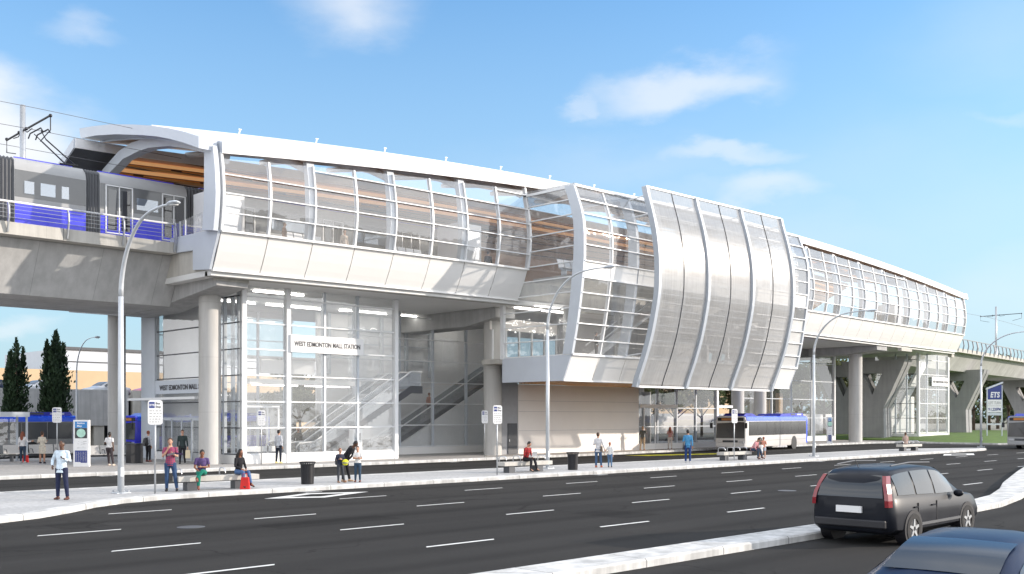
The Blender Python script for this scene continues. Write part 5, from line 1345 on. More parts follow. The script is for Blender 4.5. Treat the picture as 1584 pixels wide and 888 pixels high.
# ------------------------------------------------------------------ glass shelter at the left
t = thing('bus_shelter', 'grey framed glass shelter in front of the buses at the left edge', 'bus shelter', (19.2, 60.4, .15))
for x in (-2.4, 0, 2.1):
    for y in (0, 1.5): MB().bx(x-.05, x+.05, y-.05, y+.05, 0, 2.5).build('post', 'grey_steel', t)
MB().prism([(-.2, 2.5), (1.8, 2.5), (1.8, 2.62), (-.2, 2.78)], 'X', -2.6, 2.2).build('roof', 'bluegrey', t)
for x0, x1 in ((-2.35, -.05), (.05, 2.05)): MB().poly([(x0, 1.5, .2), (x1, 1.5, .2), (x1, 1.5, 2.4), (x0, 1.5, 2.4)]).build('glass_pane', 'glass_hall', t)
MB().poly([(-2.4, .05, .2), (-2.4, 1.45, .2), (-2.4, 1.45, 2.4), (-2.4, .05, 2.4)]).build('glass_pane', 'glass_hall', t)
# ------------------------------------------------------------------ wheels
def wheel(par, x, y, r, wd, side, rim=True, rimmat='alu'):
    """side: -1 outer face towards -Y"""
    t_ = MB(); n = 28
    prof = [(r*.62, -wd/2), (r*.93, -wd/2), (r, -wd/2+.03), (r, wd/2-.03), (r*.93, wd/2), (r*.62, wd/2)]
    t_.loft([[(x+q*math.cos(2*PI*j/n), y+d, r+q*math.sin(2*PI*j/n)) for j in range(n)] for q, d in prof], caps=False)
    w_ = t_.build('wheel', 'rubber', par)
    f = MB(); yo = y+side*(wd/2-.03)
    f.tube([(x, yo-side*.04, r), (x, yo, r)], r*.64, 24)
    rm = f.build('rim', 'alu' if rim else rimmat, w_)
    if rim:
        s = MB()
        for k in range(5):
            a = 2*PI*k/5+.3; c, s_ = math.cos(a), math.sin(a)
            s.hexa([(x+c*.05-s_*.04, yo+side*.005, r+s_*.05+c*.04), (x+c*.05+s_*.04, yo+side*.005, r+s_*.05-c*.04), (x+c*r*.6+s_*.025, yo+side*.005, r+s_*r*.6-c*.025), (x+c*r*.6-s_*.025, yo+side*.005, r+s_*r*.6+c*.025)],
                   [(x+c*.05-s_*.04, yo+side*.03, r+s_*.05+c*.04), (x+c*.05+s_*.04, yo+side*.03, r+s_*.05-c*.04), (x+c*r*.6+s_*.025, yo+side*.03, r+s_*r*.6-c*.025), (x+c*r*.6-s_*.025, yo+side*.03, r+s_*r*.6+c*.025)])
        s.build('spokes', 'galv', w_)
        MB().tube([(x, yo-side*.03, r), (x, yo+side*.002, r)], r*.52, 20).build('rim_well', 'black', w_)
    return w_

# ------------------------------------------------------------------ cars (driving towards +x in their own axes)
def car(kind, loc, rz, paint, label, group=None, detail=True):
    """body lofted along its length from sections: x, half width low, belt half width, roof half width, z sill, z belt, z roof"""
    if kind == 'suv':
        S = [(-2.28, .55, .58, .50, .52, .95, 1.02), (-2.24, .80, .80, .62, .38, 1.02, 1.22), (-2.10, .88, .86, .66, .32, 1.04, 1.50), (-1.86, .90, .88, .66, .30, 1.04, 1.63),
             (-1.2, .91, .89, .67, .28, 1.03, 1.68), (-.4, .91, .90, .68, .28, 1.00, 1.69), (.25, .91, .90, .67, .28, .98, 1.64), (.62, .91, .90, .66, .28, .98, 1.50), (1.05, .91, .89, .70, .28, .98, 1.20),
             (1.30, .91, .88, .72, .28, .97, 1.04), (1.75, .90, .86, .68, .30, .92, .965), (2.1, .86, .80, .60, .34, .82, .86), (2.26, .72, .66, .5, .40, .68, .72)]
        wb = (-1.38, 1.36); r = .35; ln = 2.28
        win = ((-1.92, -1.18), (-1.10, -.28), (-.20, .72)); zr = .10
    else:
        S = [(-2.3, .6, .58, .5, .45, .80, .86), (-2.22, .80, .78, .6, .35, .90, .98), (-1.9, .88, .84, .64, .28, .95, 1.02), (-1.55, .90, .86, .62, .26, .95, 1.12), (-1.1, .90, .87, .58, .25, .94, 1.33),
             (-.6, .90, .87, .58, .25, .93, 1.43), (0, .90, .87, .58, .25, .92, 1.45), (.4, .90, .87, .58, .25, .91, 1.38), (.85, .90, .87, .62, .25, .91, 1.14), (1.15, .90, .86, .66, .25, .90, .98),
             (1.7, .89, .83, .62, .27, .82, .88), (2.1, .84, .76, .55, .32, .70, .75), (2.28, .7, .62, .45, .38, .58, .62)]
        wb = (-1.35, 1.38); r = .32; ln = 2.3
        win = ((-1.30, -.62), (-.54, .08), (.14, .74))
    t = thing('car', label, 'car', loc, rz, group)
    def ring(s):
        x, wl, wb_, wr, z0, zb, zr_ = s
        h = [(wl*.82, z0-.06), (wl, z0+.06), (wl*1.01, (z0+zb)/2), (wb_, zb-.03), (wb_*.965, zb+.02), ((wb_*.55+wr*.45), zb+(zr_-zb)*.45), (wr, zr_-.05), (wr*.85, zr_-.005), (wr*.4, zr_+.02)]
        return [(x, y, z) for y, z in h] + [(x, -y, z) for y, z in h[::-1]]
    # refine sections
    SS = []
    for a, b in zip(S, S[1:]):
        for k in range(3): SS.append(tuple(a[i]+(b[i]-a[i])*k/3 for i in range(7)))
    SS.append(S[-1])
    def sm(lst):
        out = [lst[0]]
        for i in range(1, len(lst)-1): out.append((lst[i][0],)+tuple((lst[i-1][j]+2*lst[i][j]+lst[i+1][j])/4 for j in range(1, 7)))
        return out+[lst[-1]]
    SS = sm(SS)
    b = MB(); b.loft([ring(s) for s in SS]); bo = b.build('body', paint, t, smooth=True)
    bo.data.set_sharp_from_angle(angle=R(50))
    def at(x):
        for a, c in zip(SS, SS[1:]):
            if a[0] <= x <= c[0]:
                q = (x-a[0])/(c[0]-a[0]); return tuple(a[i]+(c[i]-a[i])*q for i in range(7))
        return SS[-1] if x > 0 else SS[0]
    def sidept(x, f, sgn, off=.012):
        """point on the glasshouse side, f 0 at the belt, 1 at the roof edge"""
        _, wl, wb_, wr, z0, zb, zr_ = at(x); zz = zb+.06+(zr_-.09-zb-.06)*f; g = (zz-zb)/(zr_-zb)
        y1, z1 = wb_*.965, zb+.02; y2, z2 = wb_*.55+wr*.45, zb+(zr_-zb)*.45; y3, z3 = wr, zr_-.05
        y = y1+(y2-y1)*(zz-z1)/(z2-z1) if zz < z2 else y2+(y3-y2)*(zz-z2)/(z3-z2)
        return (x, sgn*(y+off), zz)
    for sgn in (-1, 1):
        for x0, x1 in win:
            n = 5; rows = []
            for f in (0, .35, .7, 1.0): rows.append([sidept(x0+(x1-x0)*k/n, f*max(0, 1) if True else f, sgn) for k in range(n+1)])
            MB().grid(rows).build('side_window', 'pane_solid', t, smooth=True)
        # door line, handles, trim strip
        for x in (-.24, -1.14): MB().loft([[(x-.006, sgn*(at(x)[1]*1.01+.004), z), (x+.006, sgn*(at(x)[1]*1.01+.004), z), (x+.006, sgn*(at(x)[1]*.98), z), (x-.006, sgn*(at(x)[1]*.98), z)] for z in (.38, .62, .9)]).build('door_seam', 'black', t)
        for x in (-.42, -1.25): MB().bx(x-.09, x+.09, min(sgn*.89, sgn*.935), max(sgn*.89, sgn*.935), .80, .83).build('door_handle', paint, t)
        MB().bx(-1.0, .98, min(sgn*.90, sgn*.93), max(sgn*.90, sgn*.93), .40, .46).build('side_trim', 'darkgrey', t)
        m = MB(); m.ball((.62, sgn*(1.02 if kind == 'suv' else .98), 1.02 if kind == 'suv' else .98), (.07, .11, .085), 12, 8); mm = m.build('wing_mirror', paint, t, smooth=True)
        for x in wb:
            n = 20; a_ = MB(); yy = sgn*.915
            a_.tube([(x, sgn*.70, r+.01), (x, sgn*.925, r+.01)], r*1.16, 26); a_.build('wheel_arch', 'black', t)
            wheel(t, x, sgn*.83, r, .22, sgn)
    # windscreen and rear window
    def cross(x0, x1, n=5, f0=.10, f1=.95, shrink=.88):
        rows = []
        for k in range(n+1):
            x = x0+(x1-x0)*k/n; s = at(x); w__ = s[3]*shrink if s[6]-s[5] > .12 else s[2]*.8
            rows.append([(x, w__*q, s[6]+.022-.012*abs(q)+.01) for q in (-1, -.6, -.2, .2, .6, 1)])
        return rows
    if kind == 'suv':
        MB().grid(cross(.36, 1.18)).build('windscreen', 'pane_solid', t, smooth=True)
        # tailgate window, a slanted panel standing proud of the rear
        rw = MB(); rw.grid([[(-2.29+.0*abs(q), .70*q, 1.05) for q in (-1, -.5, 0, .5, 1)], [(-2.235, .66*q, 1.28) for q in (-1, -.5, 0, .5, 1)], [(-2.06, .58*q, 1.53) for q in (-1, -.5, 0, .5, 1)]])
        rw.build('rear_window', 'pane_solid', t, smooth=True)
        for sgn in (-1, 1):
            MB().loft([[(x-.03, sgn*(y-.05), z), (x-.03, sgn*(y+.03), z), (x+.10, sgn*(y+.055), z), (x+.08, sgn*(y-.02), z)] for x, y, z in ((-2.26, .79, .86), (-2.26, .785, 1.0), (-2.235, .76, 1.15), (-2.17, .70, 1.35), (-2.06, .645, 1.52))]).build('rear_lamp', 'redlamp', t, smooth=False)
        MB().bx(-2.32, -2.20, -.76, .76, .40, .58).build('bumper', 'black', t, bev=.03)
        MB().bx(-2.335, -2.28, -.27, .27, .72, .86).build('number_plate', 'signwhite', t)
        MB().tube([(-1.9, 0, 1.66), (-2.05, 0, 1.86)], .006, 5).build('aerial', 'black', t)
        for sgn in (-1, 1): MB().tube([(-1.7, sgn*.58, 1.72), (-.9, sgn*.60, 1.77), (.1, sgn*.60, 1.74)], .018, 6).build('roof_rail', 'darkgrey', t)
    else:
        MB().grid(cross(.22, 1.0)).build('windscreen', 'pane_solid', t, smooth=True)
        MB().grid(cross(-1.5, -.78)).build('rear_window', 'pane_solid', t, smooth=True)
        for sgn in (-1, 1): MB().bx(-2.31, -2.16, min(sgn*.52, sgn*.76), max(sgn*.52, sgn*.76), .72, .86).build('rear_lamp', 'redlamp', t, bev=.02)
    for sgn in (-1, 1): MB().ball((2.12 if kind == 'suv' else 2.12, sgn*.62, .70 if kind == 'suv' else .60), (.10, .16, .08), 10, 7).build('headlight', 'signwhite', t, smooth=True)
    return t
M['pane_solid'] = pbr('car_window_glass', (0.035, 0.04, 0.045), 0.08, var=0, coat=.6, spec=.4)
suv = car('suv', (22.35, 10.25, 0), R(1), 'carpaint', 'black estate car with tall red rear lamps driving past the near median'); suv.scale = (1.06, 1.02, .95)
sed = car('sedan', (11.3, 4.2, 0), R(3), 'carblue', 'dark blue saloon car cut off by the bottom right corner')
# parked cars on the raised deck at the back left
random.seed(5)
for k, (x, y, paint, lab) in enumerate(((29.0, 90.8, 'carblue', 'dark blue parked car on the raised deck at the far left'), (33.2, 91.2, 'carsilver', 'silver car parked between the two poplars'), (39.0, 91.4, 'carsilver', 'grey car parked on the deck right of the poplars'), (43.4, 90.8, 'carpink', 'magenta parked car half hidden by the viaduct column'), (46.6, 91.0, 'carwhite', 'white car parked behind the viaduct column'))):
    c = car('sedan', (x, y, 4.35), R(200), paint, lab, 'cars parked on the raised deck')

# ------------------------------------------------------------------ buses
def bus(loc, rz, L_, label, front=True, low='buswhite', lights=True, group='city buses'):
    """front at x=-L/2, facing -x; near side at y=-1.27"""
    t = thing('city_bus', label, 'bus', loc, rz, group)
    W = 1.27; x0, x1 = -L_/2, L_/2
    def sec(x, ins=0, top=2.72, bot=.32):
        return [(x, -W+ins+.04, bot), (x, -W+ins, bot+.12), (x, -W+ins, 2.40), (x, -W+ins+.07, top-.10), (x, -W+.30, top), (x, W-.30, top), (x, W-ins-.07, top-.10), (x, W-ins, 2.40), (x, W-ins, bot+.12), (x, W-ins-.04, bot)]
    MB().loft([sec(x0+.16, .0), sec(x0+.30, 0), sec(x1-.12, 0), sec(x1, .06, 2.66)]).build('body', low, t, auto=True)
    # nose: raked front
    nose = MB(); nose.loft([[(x0+.16, y, z) for _, y, z in sec(0)], [(x0+.0+.10*max(0, (z-1.2))/1.5, y*.96, z) for _, y, z in sec(0)]]); nose.build('front_panel', low, t, auto=True)
    # blue roof cove
    rf = MB(); rf.loft([[(x, -W-.012, 2.34), (x, -W-.012, 2.50), (x, -W+.06, 2.68), (x, -W+.30, 2.745), (x, W-.30, 2.745), (x, W-.06, 2.68), (x, W+.012, 2.50), (x, W+.012, 2.34)] for x in (x0+.20, x1+.015)])
    rf.build('roof', 'blue', t, auto=True)
    MB().bx(x1-.22, x1+.02, -W-.014, W+.014, .45, 2.34).build('rear_corner', 'blue', t)
    pd = MB(); pd.prism([(x0+.55, 2.74), (x0+.95, 2.93), (x0+2.1, 2.93), (x0+2.9, 2.75)], 'Y', -.85, .85); pd.build('roof_pod', 'deepblue', t)
    pd = MB(); pd.prism([(x1-5.2, 2.74), (x1-4.9, 2.90), (x1-3.0, 2.95), (x1-.3, 2.98), (x1-.15, 2.74)], 'Y', -1.0, 1.0); pd.build('roof_pod', 'deepblue', t)
    MB().bx(x1-2.9, x1-2.0, -1.015, -1.002, 2.80, 2.92).build('vent_grille', 'darkgrey', t); MB().bx(x1-1.6, x1-.7, -1.015, -1.002, 2.80, 2.92).build('vent_grille', 'grey_steel', t)
    for sgn in (-1, 1):
        y = sgn*(W+.004); y_ = sgn*(W+.016)
        edges = [x0+.55+ (x1-.28-x0-.55)*k/7 for k in range(8)]
        for a, b in zip(edges, edges[1:]):
            MB().bx(a+.02, b-.02, min(y, y_), max(y, y_), 1.22, 2.30).build('side_window', 'pane_bus', t)
        MB().bx(x0+1.35, x0+2.6, min(sgn*(W+.0), sgn*(W+.006)), max(sgn*(W), sgn*(W+.006)), .55, .57).build('body_seam', 'dark_joint', t)
        MB().bx(x0+.5, x1-.3, min(sgn*W, sgn*(W+.006)), max(sgn*W, sgn*(W+.006)), .80, .815).build('body_seam', 'dark_joint', t)
        for x in (x0+2.65, x1-2.9):
            a_ = MB(); a_.tube([(x, sgn*(W-.4), .50), (x, sgn*(W+.008), .50)], .58, 24); a_.build('wheel_arch', 'black', t)
            wheel(t, x, sgn*(W-.16), .48, .30, sgn, rim=False, rimmat='signwhite')
    # front details
    xf = x0-.0
    MB().hexa([(xf-.03, -W+.10, 1.02), (xf-.03, W-.10, 1.02), (xf+.02, W-.10, 1.02), (xf+.02, -W+.10, 1.02)], [(xf+.085, -W+.14, 2.32), (xf+.085, W-.14, 2.32), (xf+.14, W-.14, 2.32), (xf+.14, -W+.14, 2.32)]).build('windscreen', 'pane_bus', t)
    MB().bx(xf+.06, xf+.12, -W+.2, W-.2, 2.34, 2.60).build('destination_board', 'black', t)
    MB().bx(xf+.045, xf+.058, -.55, .75, 2.38, 2.56).build('destination_text', 'amber', t)
    MB().bx(xf-.05, xf+.1, -W+.06, W-.06, .34, .62).build('bumper', low, t, bev=.04)
    MB().bx(xf-.03, xf+.02, -.62, .62, .70, .86).build('grille', 'darkgrey', t)
    for s in (-1, 1):
        MB().bx(xf-.035, xf+.03, min(s*.72, s*1.12), max(s*.72, s*1.12), .66, .84).build('headlight', 'alu', t, bev=.02)
        m = MB(); m.tube([(xf+.1, s*W, 2.42), (xf-.25, s*(W+.14), 2.40), (xf-.3, s*(W+.17), 2.25)], .025, 6); mr_ = m.build('mirror_arm', 'black', t)
        MB().bx(xf-.36, xf-.24, s*(W+.17)-.1, s*(W+.17)+.1, 1.78, 2.2).build('mirror', 'black', mr_, bev=.02)
    MB().tube([(xf-.06, -.2, 1.1), (xf+.0, .3, 1.75)], .012, 5).build('wiper', 'black', t)
    # seats and driver rail faintly seen
    st_ = MB()
    for k in range(8):
        for y in (-.8, .8): st_.bx(x0+2.2+k*1.2, x0+2.35+k*1.2, y-.35, y+.35, .9, 1.6)
    return t
M['pane_bus'] = pbr('bus_window_glass', (0.07, 0.072, 0.075), 0.08, var=.1, vscale=.6, coat=1.0, spec=.6)
bus((73.6, 45.2, 0), R(8), 12.4, 'white bus with bright blue roof parked in the busway facing left')
bus((21.4, 70.0, 0), R(0), 12.0, 'blue-roofed bus standing behind the seats at the far left', low='trainwhite')
bus((95.5, 30.6, 0), R(0), 12.0, 'white bus with amber destination board coming in at the right edge', low='trainwhite')
bus((38.2, 72.8, 0), R(0), 11.0, 'dark blue-roofed bus seen through the end of the glass hall', low='trainblue')
# ------------------------------------------------------------------ trees
def leaf_cloud(mb, c, r, n, s, rnd, squash=1.0):
    for _ in range(n):
        while True:
            p = Vector((rnd.uniform(-1, 1), rnd.uniform(-1, 1), rnd.uniform(-1, 1)))
            if .25 < p.length < 1: break
        if rnd.random() < .6: p = p.normalized()*rnd.uniform(.75, 1.05)
        q = Vector(c)+Vector((p.x*r[0], p.y*r[1], p.z*r[2]))
        a = Vector((rnd.gauss(0, 1), rnd.gauss(0, 1), rnd.gauss(0, 1))).normalized(); b = a.orthogonal().normalized(); ss = s*rnd.uniform(.6, 1.35)
        mb.poly([q-a*ss, q+b*ss*.6, q+a*ss, q-b*ss*.6])
def poplar(loc, h, w_, label, seed, n=6500):
    rnd = random.Random(seed)
    t = thing('poplar_tree', label, 'tree', loc, 0, 'dark columnar poplars')
    MB().tube([(0, 0, 0), (.05, 0, h*.4), (0, .05, h*.92)], [w_*.09, w_*.06, .02], 10).build('trunk', 'tree_bark', t, smooth=True)
    m = MB()
    spires = [(0, 0, h, w_*.40)] + [(w_*.26*math.cos(a), w_*.26*math.sin(a), h*rnd.uniform(.78, .95), w_*.26) for a in [rnd.uniform(0, 6.28) for _ in range(7)]]
    for _ in range(n):
        sx, sy, sh, sr = rnd.choice(spires); f = rnd.random()**.85
        z = h*.07+(sh-h*.07)*f
        env = sr*(min(1, f*5+.45))*(1-f**2.6)**.75
        a = rnd.uniform(0, 6.28); q = env*math.sqrt(rnd.random())*(1+.22*math.sin(z*2.7+a*2))
        if rnd.random() < .12: q *= rnd.uniform(1.15, 1.7)
        p = Vector((sx+q*math.cos(a), sy+q*math.sin(a), z+rnd.uniform(-.1, .1)))
        d = Vector((math.cos(a)*.5+rnd.gauss(0, .4), math.sin(a)*.5+rnd.gauss(0, .4), 1)).normalized(); b = d.orthogonal().normalized(); b.rotate(Matrix.Rotation(rnd.uniform(0, 6.28), 3, d)); ss = rnd.uniform(.09, .2)*h/9
        m.poly([p-d*ss, p+b*ss*.5, p+d*ss*1.2, p-b*ss*.5])
    m.build('crown', 'poplar', t)
    return t
poplar((28.7, 83.6, .1), 8.6, 1.9, 'narrower dark poplar behind the buses, left one of two', 11, 6500)
poplar((31.3, 82.6, .1), 9.3, 2.35, 'wider dark poplar behind the buses, nearer the station', 12, 9500)
def tree(loc, h, label, seed, mat='leaf', spread=.42, n=2600, group='leafy trees beyond the viaduct', leafs=.22, trunkh=.3):
    rnd = random.Random(seed)
    t = thing('leafy_tree', label, 'tree', loc, 0, group)
    tk = MB(); tk.tube([(0, 0, 0), (.05*h*.1, 0, h*trunkh), (0, .02*h, h*.7)], [h*.022, h*.016, h*.006], 10)
    tips = []
    for k in range(9):
        a = 2*PI*k/9+rnd.uniform(-.3, .3); z0 = h*rnd.uniform(trunkh*.8, .6); rr = h*spread*rnd.uniform(.45, .95); z1 = z0+h*rnd.uniform(.14, .36)
        tip = (rr*math.cos(a), rr*math.sin(a), min(z1, h*.9)); tips.append(tip)
        tk.tube([(0, 0, z0), (tip[0]*.5, tip[1]*.5, z0+(tip[2]-z0)*.6), tip], [h*.010, h*.007, h*.003], 6)
    tk.build('trunk', 'tree_bark', t, smooth=True)
    m = MB(); tips += [(0, 0, h*.86), (h*.1, 0, h*.72), (-h*.1, h*.08, h*.66)]
    for tp in tips:
        for j in range(3):
            c = (tp[0]+rnd.gauss(0, h*.05), tp[1]+rnd.gauss(0, h*.05), tp[2]+rnd.gauss(0, h*.035)); r0 = h*rnd.uniform(.07, .14)
            leaf_cloud(m, c, (r0*1.2, r0*1.2, r0*.8), n//(len(tips)*3), leafs*h/10, rnd)
    m.build('crown', mat, t)
    return t
T1 = tree((189, 73, 0), 13.5, 'tall broad leafy tree left of the pylon sign beyond the viaduct', 21, 'leaf', n=3800)
T2 = tree((207, 77, 0), 14.5, 'leafy tree right behind the pylon sign', 22, 'leaf2', n=3800)
labs = [('leafy tree above the amber-boarded bus under the girder', (199, 70.5, 0), 13.5, 1.1), ('farthest leafy tree at the right edge of the picture', (222, 75.7, 0), 14.5, 0.4),
        ('leafy tree in the second row behind the pylon sign', (239, 87, 0), 17, 2.2), ('leafy tree cut by the right edge', (197, 64.5, 0), 12, 3.0),
        ('leafy tree showing between the pier and the grass bank', (177, 78, 0), 12, 5.0), ('leafy tree half hidden by the right forked pier', (171, 79.5, 0), 12, 4.1),
        ('tree seen through the bay entrance glass, leftmost', (103.6, 80.5, 0), 8.6, 0.8), ('tree seen through the bay entrance glass, near its middle', (110.2, 80.9, 0), 8.8, 2.4),
        ('tree seen through the bay entrance glass, by the white signal post', (115.2, 80.2, 0), 9.5, 0.1), ('green tree between signal post and first round bay column', (121.4, 79.8, 0), 10, 3.3),
        ('tree in the gap between the two round bay columns', (129.8, 79.7, 0), 10.5, 2.0), ('tree right of the second round bay column above the bus roof', (137.6, 81.9, 0), 11, 1.4),
        ('tree seen in the shaded glass above the rear of the bus', (140.1, 79.5, 0), 11, 5.5), ('tree glimpsed through the rear glass wall left of the round right column', (147.1, 79.5, 0), 12, 1.7),
        ('tree touching the round right column behind the rear glass', (153, 80, 0), 12.5, 2.9), ('green tree seen through the front hall glass behind the walking figure', (52.9, 81.3, 0), 7.4, 1.2)]
for k, (lab, loc, h, rz) in enumerate(labs):
    src = (T1, T2)[k % 2]; c = copy_tree(src)
    place(c, loc, rz, lab, 'leafy trees beyond the viaduct', h/(13.5 if k % 2 == 0 else 14.5))
# far belt of trees on the horizon: one mass nobody could count
rnd = random.Random(9); m = MB()
for k in range(170):
    a = k/170.0; x = 30+a*520; y = 175+60*math.sin(a*3)+rnd.uniform(-10, 10)
    if x > 330: y -= (x-330)*.5
    r0 = rnd.uniform(4, 8); leaf_cloud(m, (x, y, rnd.uniform(2, 7)), (r0, r0, r0*.8), 150, 1.1, rnd)
tag(m.build('far_wood', 'leaf'), 'mass of far trees along the horizon', None, None, 'stuff')
# low dark bollards and hedges along the grass crest
for k in range(9):
    x = 131+k*3.1; y = 66+k*.6
    m = MB(); m.bx(-.5, .5, -.4, .4, 0, .9+.25*(k % 3)); o = m.build('planter', 'black', bev=.05); o.location = (x, y, .1)
    m2 = MB(); 
    tag(o, 'dark planter, number %d in the row behind the grass crest' % (k+1), 'planter', 'dark planters behind the grass')
    o['label'] = 'small dark planter in the row behind the grass crest'
# low pale wall behind the planters
m = MB(); m.bx(120, 200, 100, 100.4, 0, 3.2); tag(m.build('boundary_wall', 'beige'), 'low pale boundary wall behind the grass and the pylon sign', 'wall')
# ------------------------------------------------------------------ buildings at the back left
t = thing('parking_deck', 'raised concrete parking deck behind the buses at left', 'building', (20, 88, 0), world=True)
w_ = MB(); w_.bx(-60, 39.6, 88.0, 88.4, 1.9, 5.0).build('retaining_wall', 'concrete', t)
MB().bx(40.0, 62, 88.0, 88.4, 2.1, 5.0).build('retaining_wall', 'concrete_light', t)
MB().bx(-60, 62, 88.4, 120, 4.1, 4.33).build('deck', 'asphalt2', t)
MB().bx(-60, 62, 96, 96.3, 0, 4.1).build('rear_wall', 'darkgrey', t)
for x in (22, 30, 36.6, 40.2, 47, 54): MB().bx(x, x+.9, 88.1, 89.0, 0, 2.1).build('pillar', 'concrete_light', t)
for k in range(20): MB().bx(22+k*1.1, 22.02+k*1.1, 87.99, 87.999, 1.95, 4.95).build('formwork_joint', 'grey_wall', t)
t = thing('tan_building', 'long low tan building behind the parking deck', 'building', (60, 150, 0), world=True)
MB().bx(20, 120, 150, 175, 0, 9.4).build('wall', 'tan', t)
for k in range(9): MB().bx(26+k*10, 33+k*10, 149.9, 149.99, 4.6, 6.4).build('window', 'darkgrey', t)
t = thing('grey_building', 'pale grey flat-roofed building above the tan one at left', 'building', (75, 185, 0), world=True)
MB().bx(70, 140, 185, 210, 0, 14.6).build('wall', 'bluegrey', t)
MB().bx(69.6, 140.4, 184.6, 185, 14.6, 15.1).build('cornice', 'darkgrey', t); MB().bx(70, 140, 184.9, 184.99, 12.4, 12.6).build('string_course', 'darkgrey', t)
t = thing('brown_building', 'tan building seen behind the columns under the bay', 'building', (150, 110, 0), world=True)
MB().bx(132, 160, 105, 120, 0, 11).build('wall', 'tan', t)
for k in range(5):
    for q in range(3): MB().bx(134+k*5.2, 137+k*5.2, 104.9, 104.99, 1.5+q*3, 3.2+q*3).build('window', 'darkgrey', t)
# low concrete wall behind the forecourt
# ------------------------------------------------------------------ people
def cloth(name, c, rough=.8, var=.12, vs=9): 
    k = 'cl_'+name
    if k not in M: M[k] = pbr(name.replace(' ', '_')+'_cloth', c, rough, var=.22, vscale=vs, spec=.25, bump=.9, bscale=11)
    return k
def plaid(name, c1, c2, s=14):
    m = bpy.data.materials.new(name); N_, L_ = nodes_of(m); b = N_["Principled BSDF"]; b.inputs["Roughness"].default_value = .85
    tc = N_.new("ShaderNodeTexCoord"); sp_ = N_.new("ShaderNodeSeparateXYZ"); L_.new(tc.outputs["Object"], sp_.inputs[0])
    o = []
    for ax in (0, 2):
        mu = N_.new("ShaderNodeMath"); mu.operation = 'MULTIPLY'; mu.inputs[1].default_value = s; L_.new(sp_.outputs[ax], mu.inputs[0])
        fr = N_.new("ShaderNodeMath"); fr.operation = 'FRACT'; L_.new(mu.outputs[0], fr.inputs[0])
        gt = N_.new("ShaderNodeMath"); gt.operation = 'GREATER_THAN'; gt.inputs[1].default_value = .55; L_.new(fr.outputs[0], gt.inputs[0]); o.append(gt)
    ad = N_.new("ShaderNodeMath"); ad.operation = 'ADD'; L_.new(o[0].outputs[0], ad.inputs[0]); L_.new(o[1].outputs[0], ad.inputs[1])
    hf = N_.new("ShaderNodeMath"); hf.operation = 'MULTIPLY'; hf.inputs[1].default_value = .5; L_.new(ad.outputs[0], hf.inputs[0])
    mx_ = N_.new("ShaderNodeMix"); mx_.data_type = 'RGBA'; L_.new(hf.outputs[0], mx_.inputs[0]); mx_.inputs[6].default_value = (*c1, 1); mx_.inputs[7].default_value = (*c2, 1)
    L_.new(mx_.outputs[2], b.inputs["Base Color"]); M[name] = m; return name
SK = {}
for nm, c in (('dark', (.10, .045, .025)), ('brown', (.24, .10, .055)), ('light', (.50, .28, .19)), ('tan', (.36, .18, .11))): M['skin_'+nm] = pbr('skin_'+nm, c, .5, var=.05, vscale=15)
for nm, c in (('black', (.012, .010, .010)), ('brown', (.06, .028, .014)), ('auburn', (.20, .05, .02)), ('blond', (.32, .19, .09))): M['hair_'+nm] = pbr('hair_'+nm, c, .55, var=.3, vscale=60)
M['eye'] = pbr('eye_dark', (.02, .015, .012), .2, var=0); M['lips'] = pbr('lip_colour', (.30, .08, .07), .5, var=0)
def remesh(o, v):
    r = o.modifiers.new("merge", 'REMESH'); r.mode = 'VOXEL'; r.voxel_size = v; r.use_smooth_shade = True
    s = o.modifiers.new("soften", 'SMOOTH'); s.factor = .5; s.iterations = 3
# poses: arms as (elbow, wrist) from the shoulder, legs as (knee, ankle) below the hip joint; +x is the figure's left, -y is where it faces
ARM_DOWN = ((.05, .03, -.29), (.06, -.03, -.54))
ARM_BENT = ((.07, .02, -.28), (.0, -.20, -.20))
ARM_CHIN = ((.05, -.10, -.27), (-.12, -.22, -.02))
ARM_HIP = ((.16, .06, -.26), (.06, -.10, -.42))
ARM_LAP = ((.06, -.08, -.27), (-.06, -.30, -.34))
ARM_CROSS = ((.06, -.06, -.27), (-.20, -.20, -.22))
ARM_CARRY = ((.06, .0, -.29), (.08, -.05, -.55))
ARM_UP = ((.12, -.10, -.20), (-.02, -.20, .06))
LEG = ((.01, -.01, -.42), (.02, .0, -.84))
LEG_F = ((.0, -.10, -.42), (.02, -.17, -.83)); LEG_B = ((.0, .03, -.42), (.02, .20, -.80))
LEG_S = ((.03, -.44, .02), (.05, -.43, -.42)); LEG_S2 = ((.02, -.42, .02), (.03, -.56, -.40)); LEG_X = ((-.10, -.42, .10), (-.30, -.50, -.14))
LEG_OUT = ((.06, -.02, -.42), (.12, -.04, -.83))
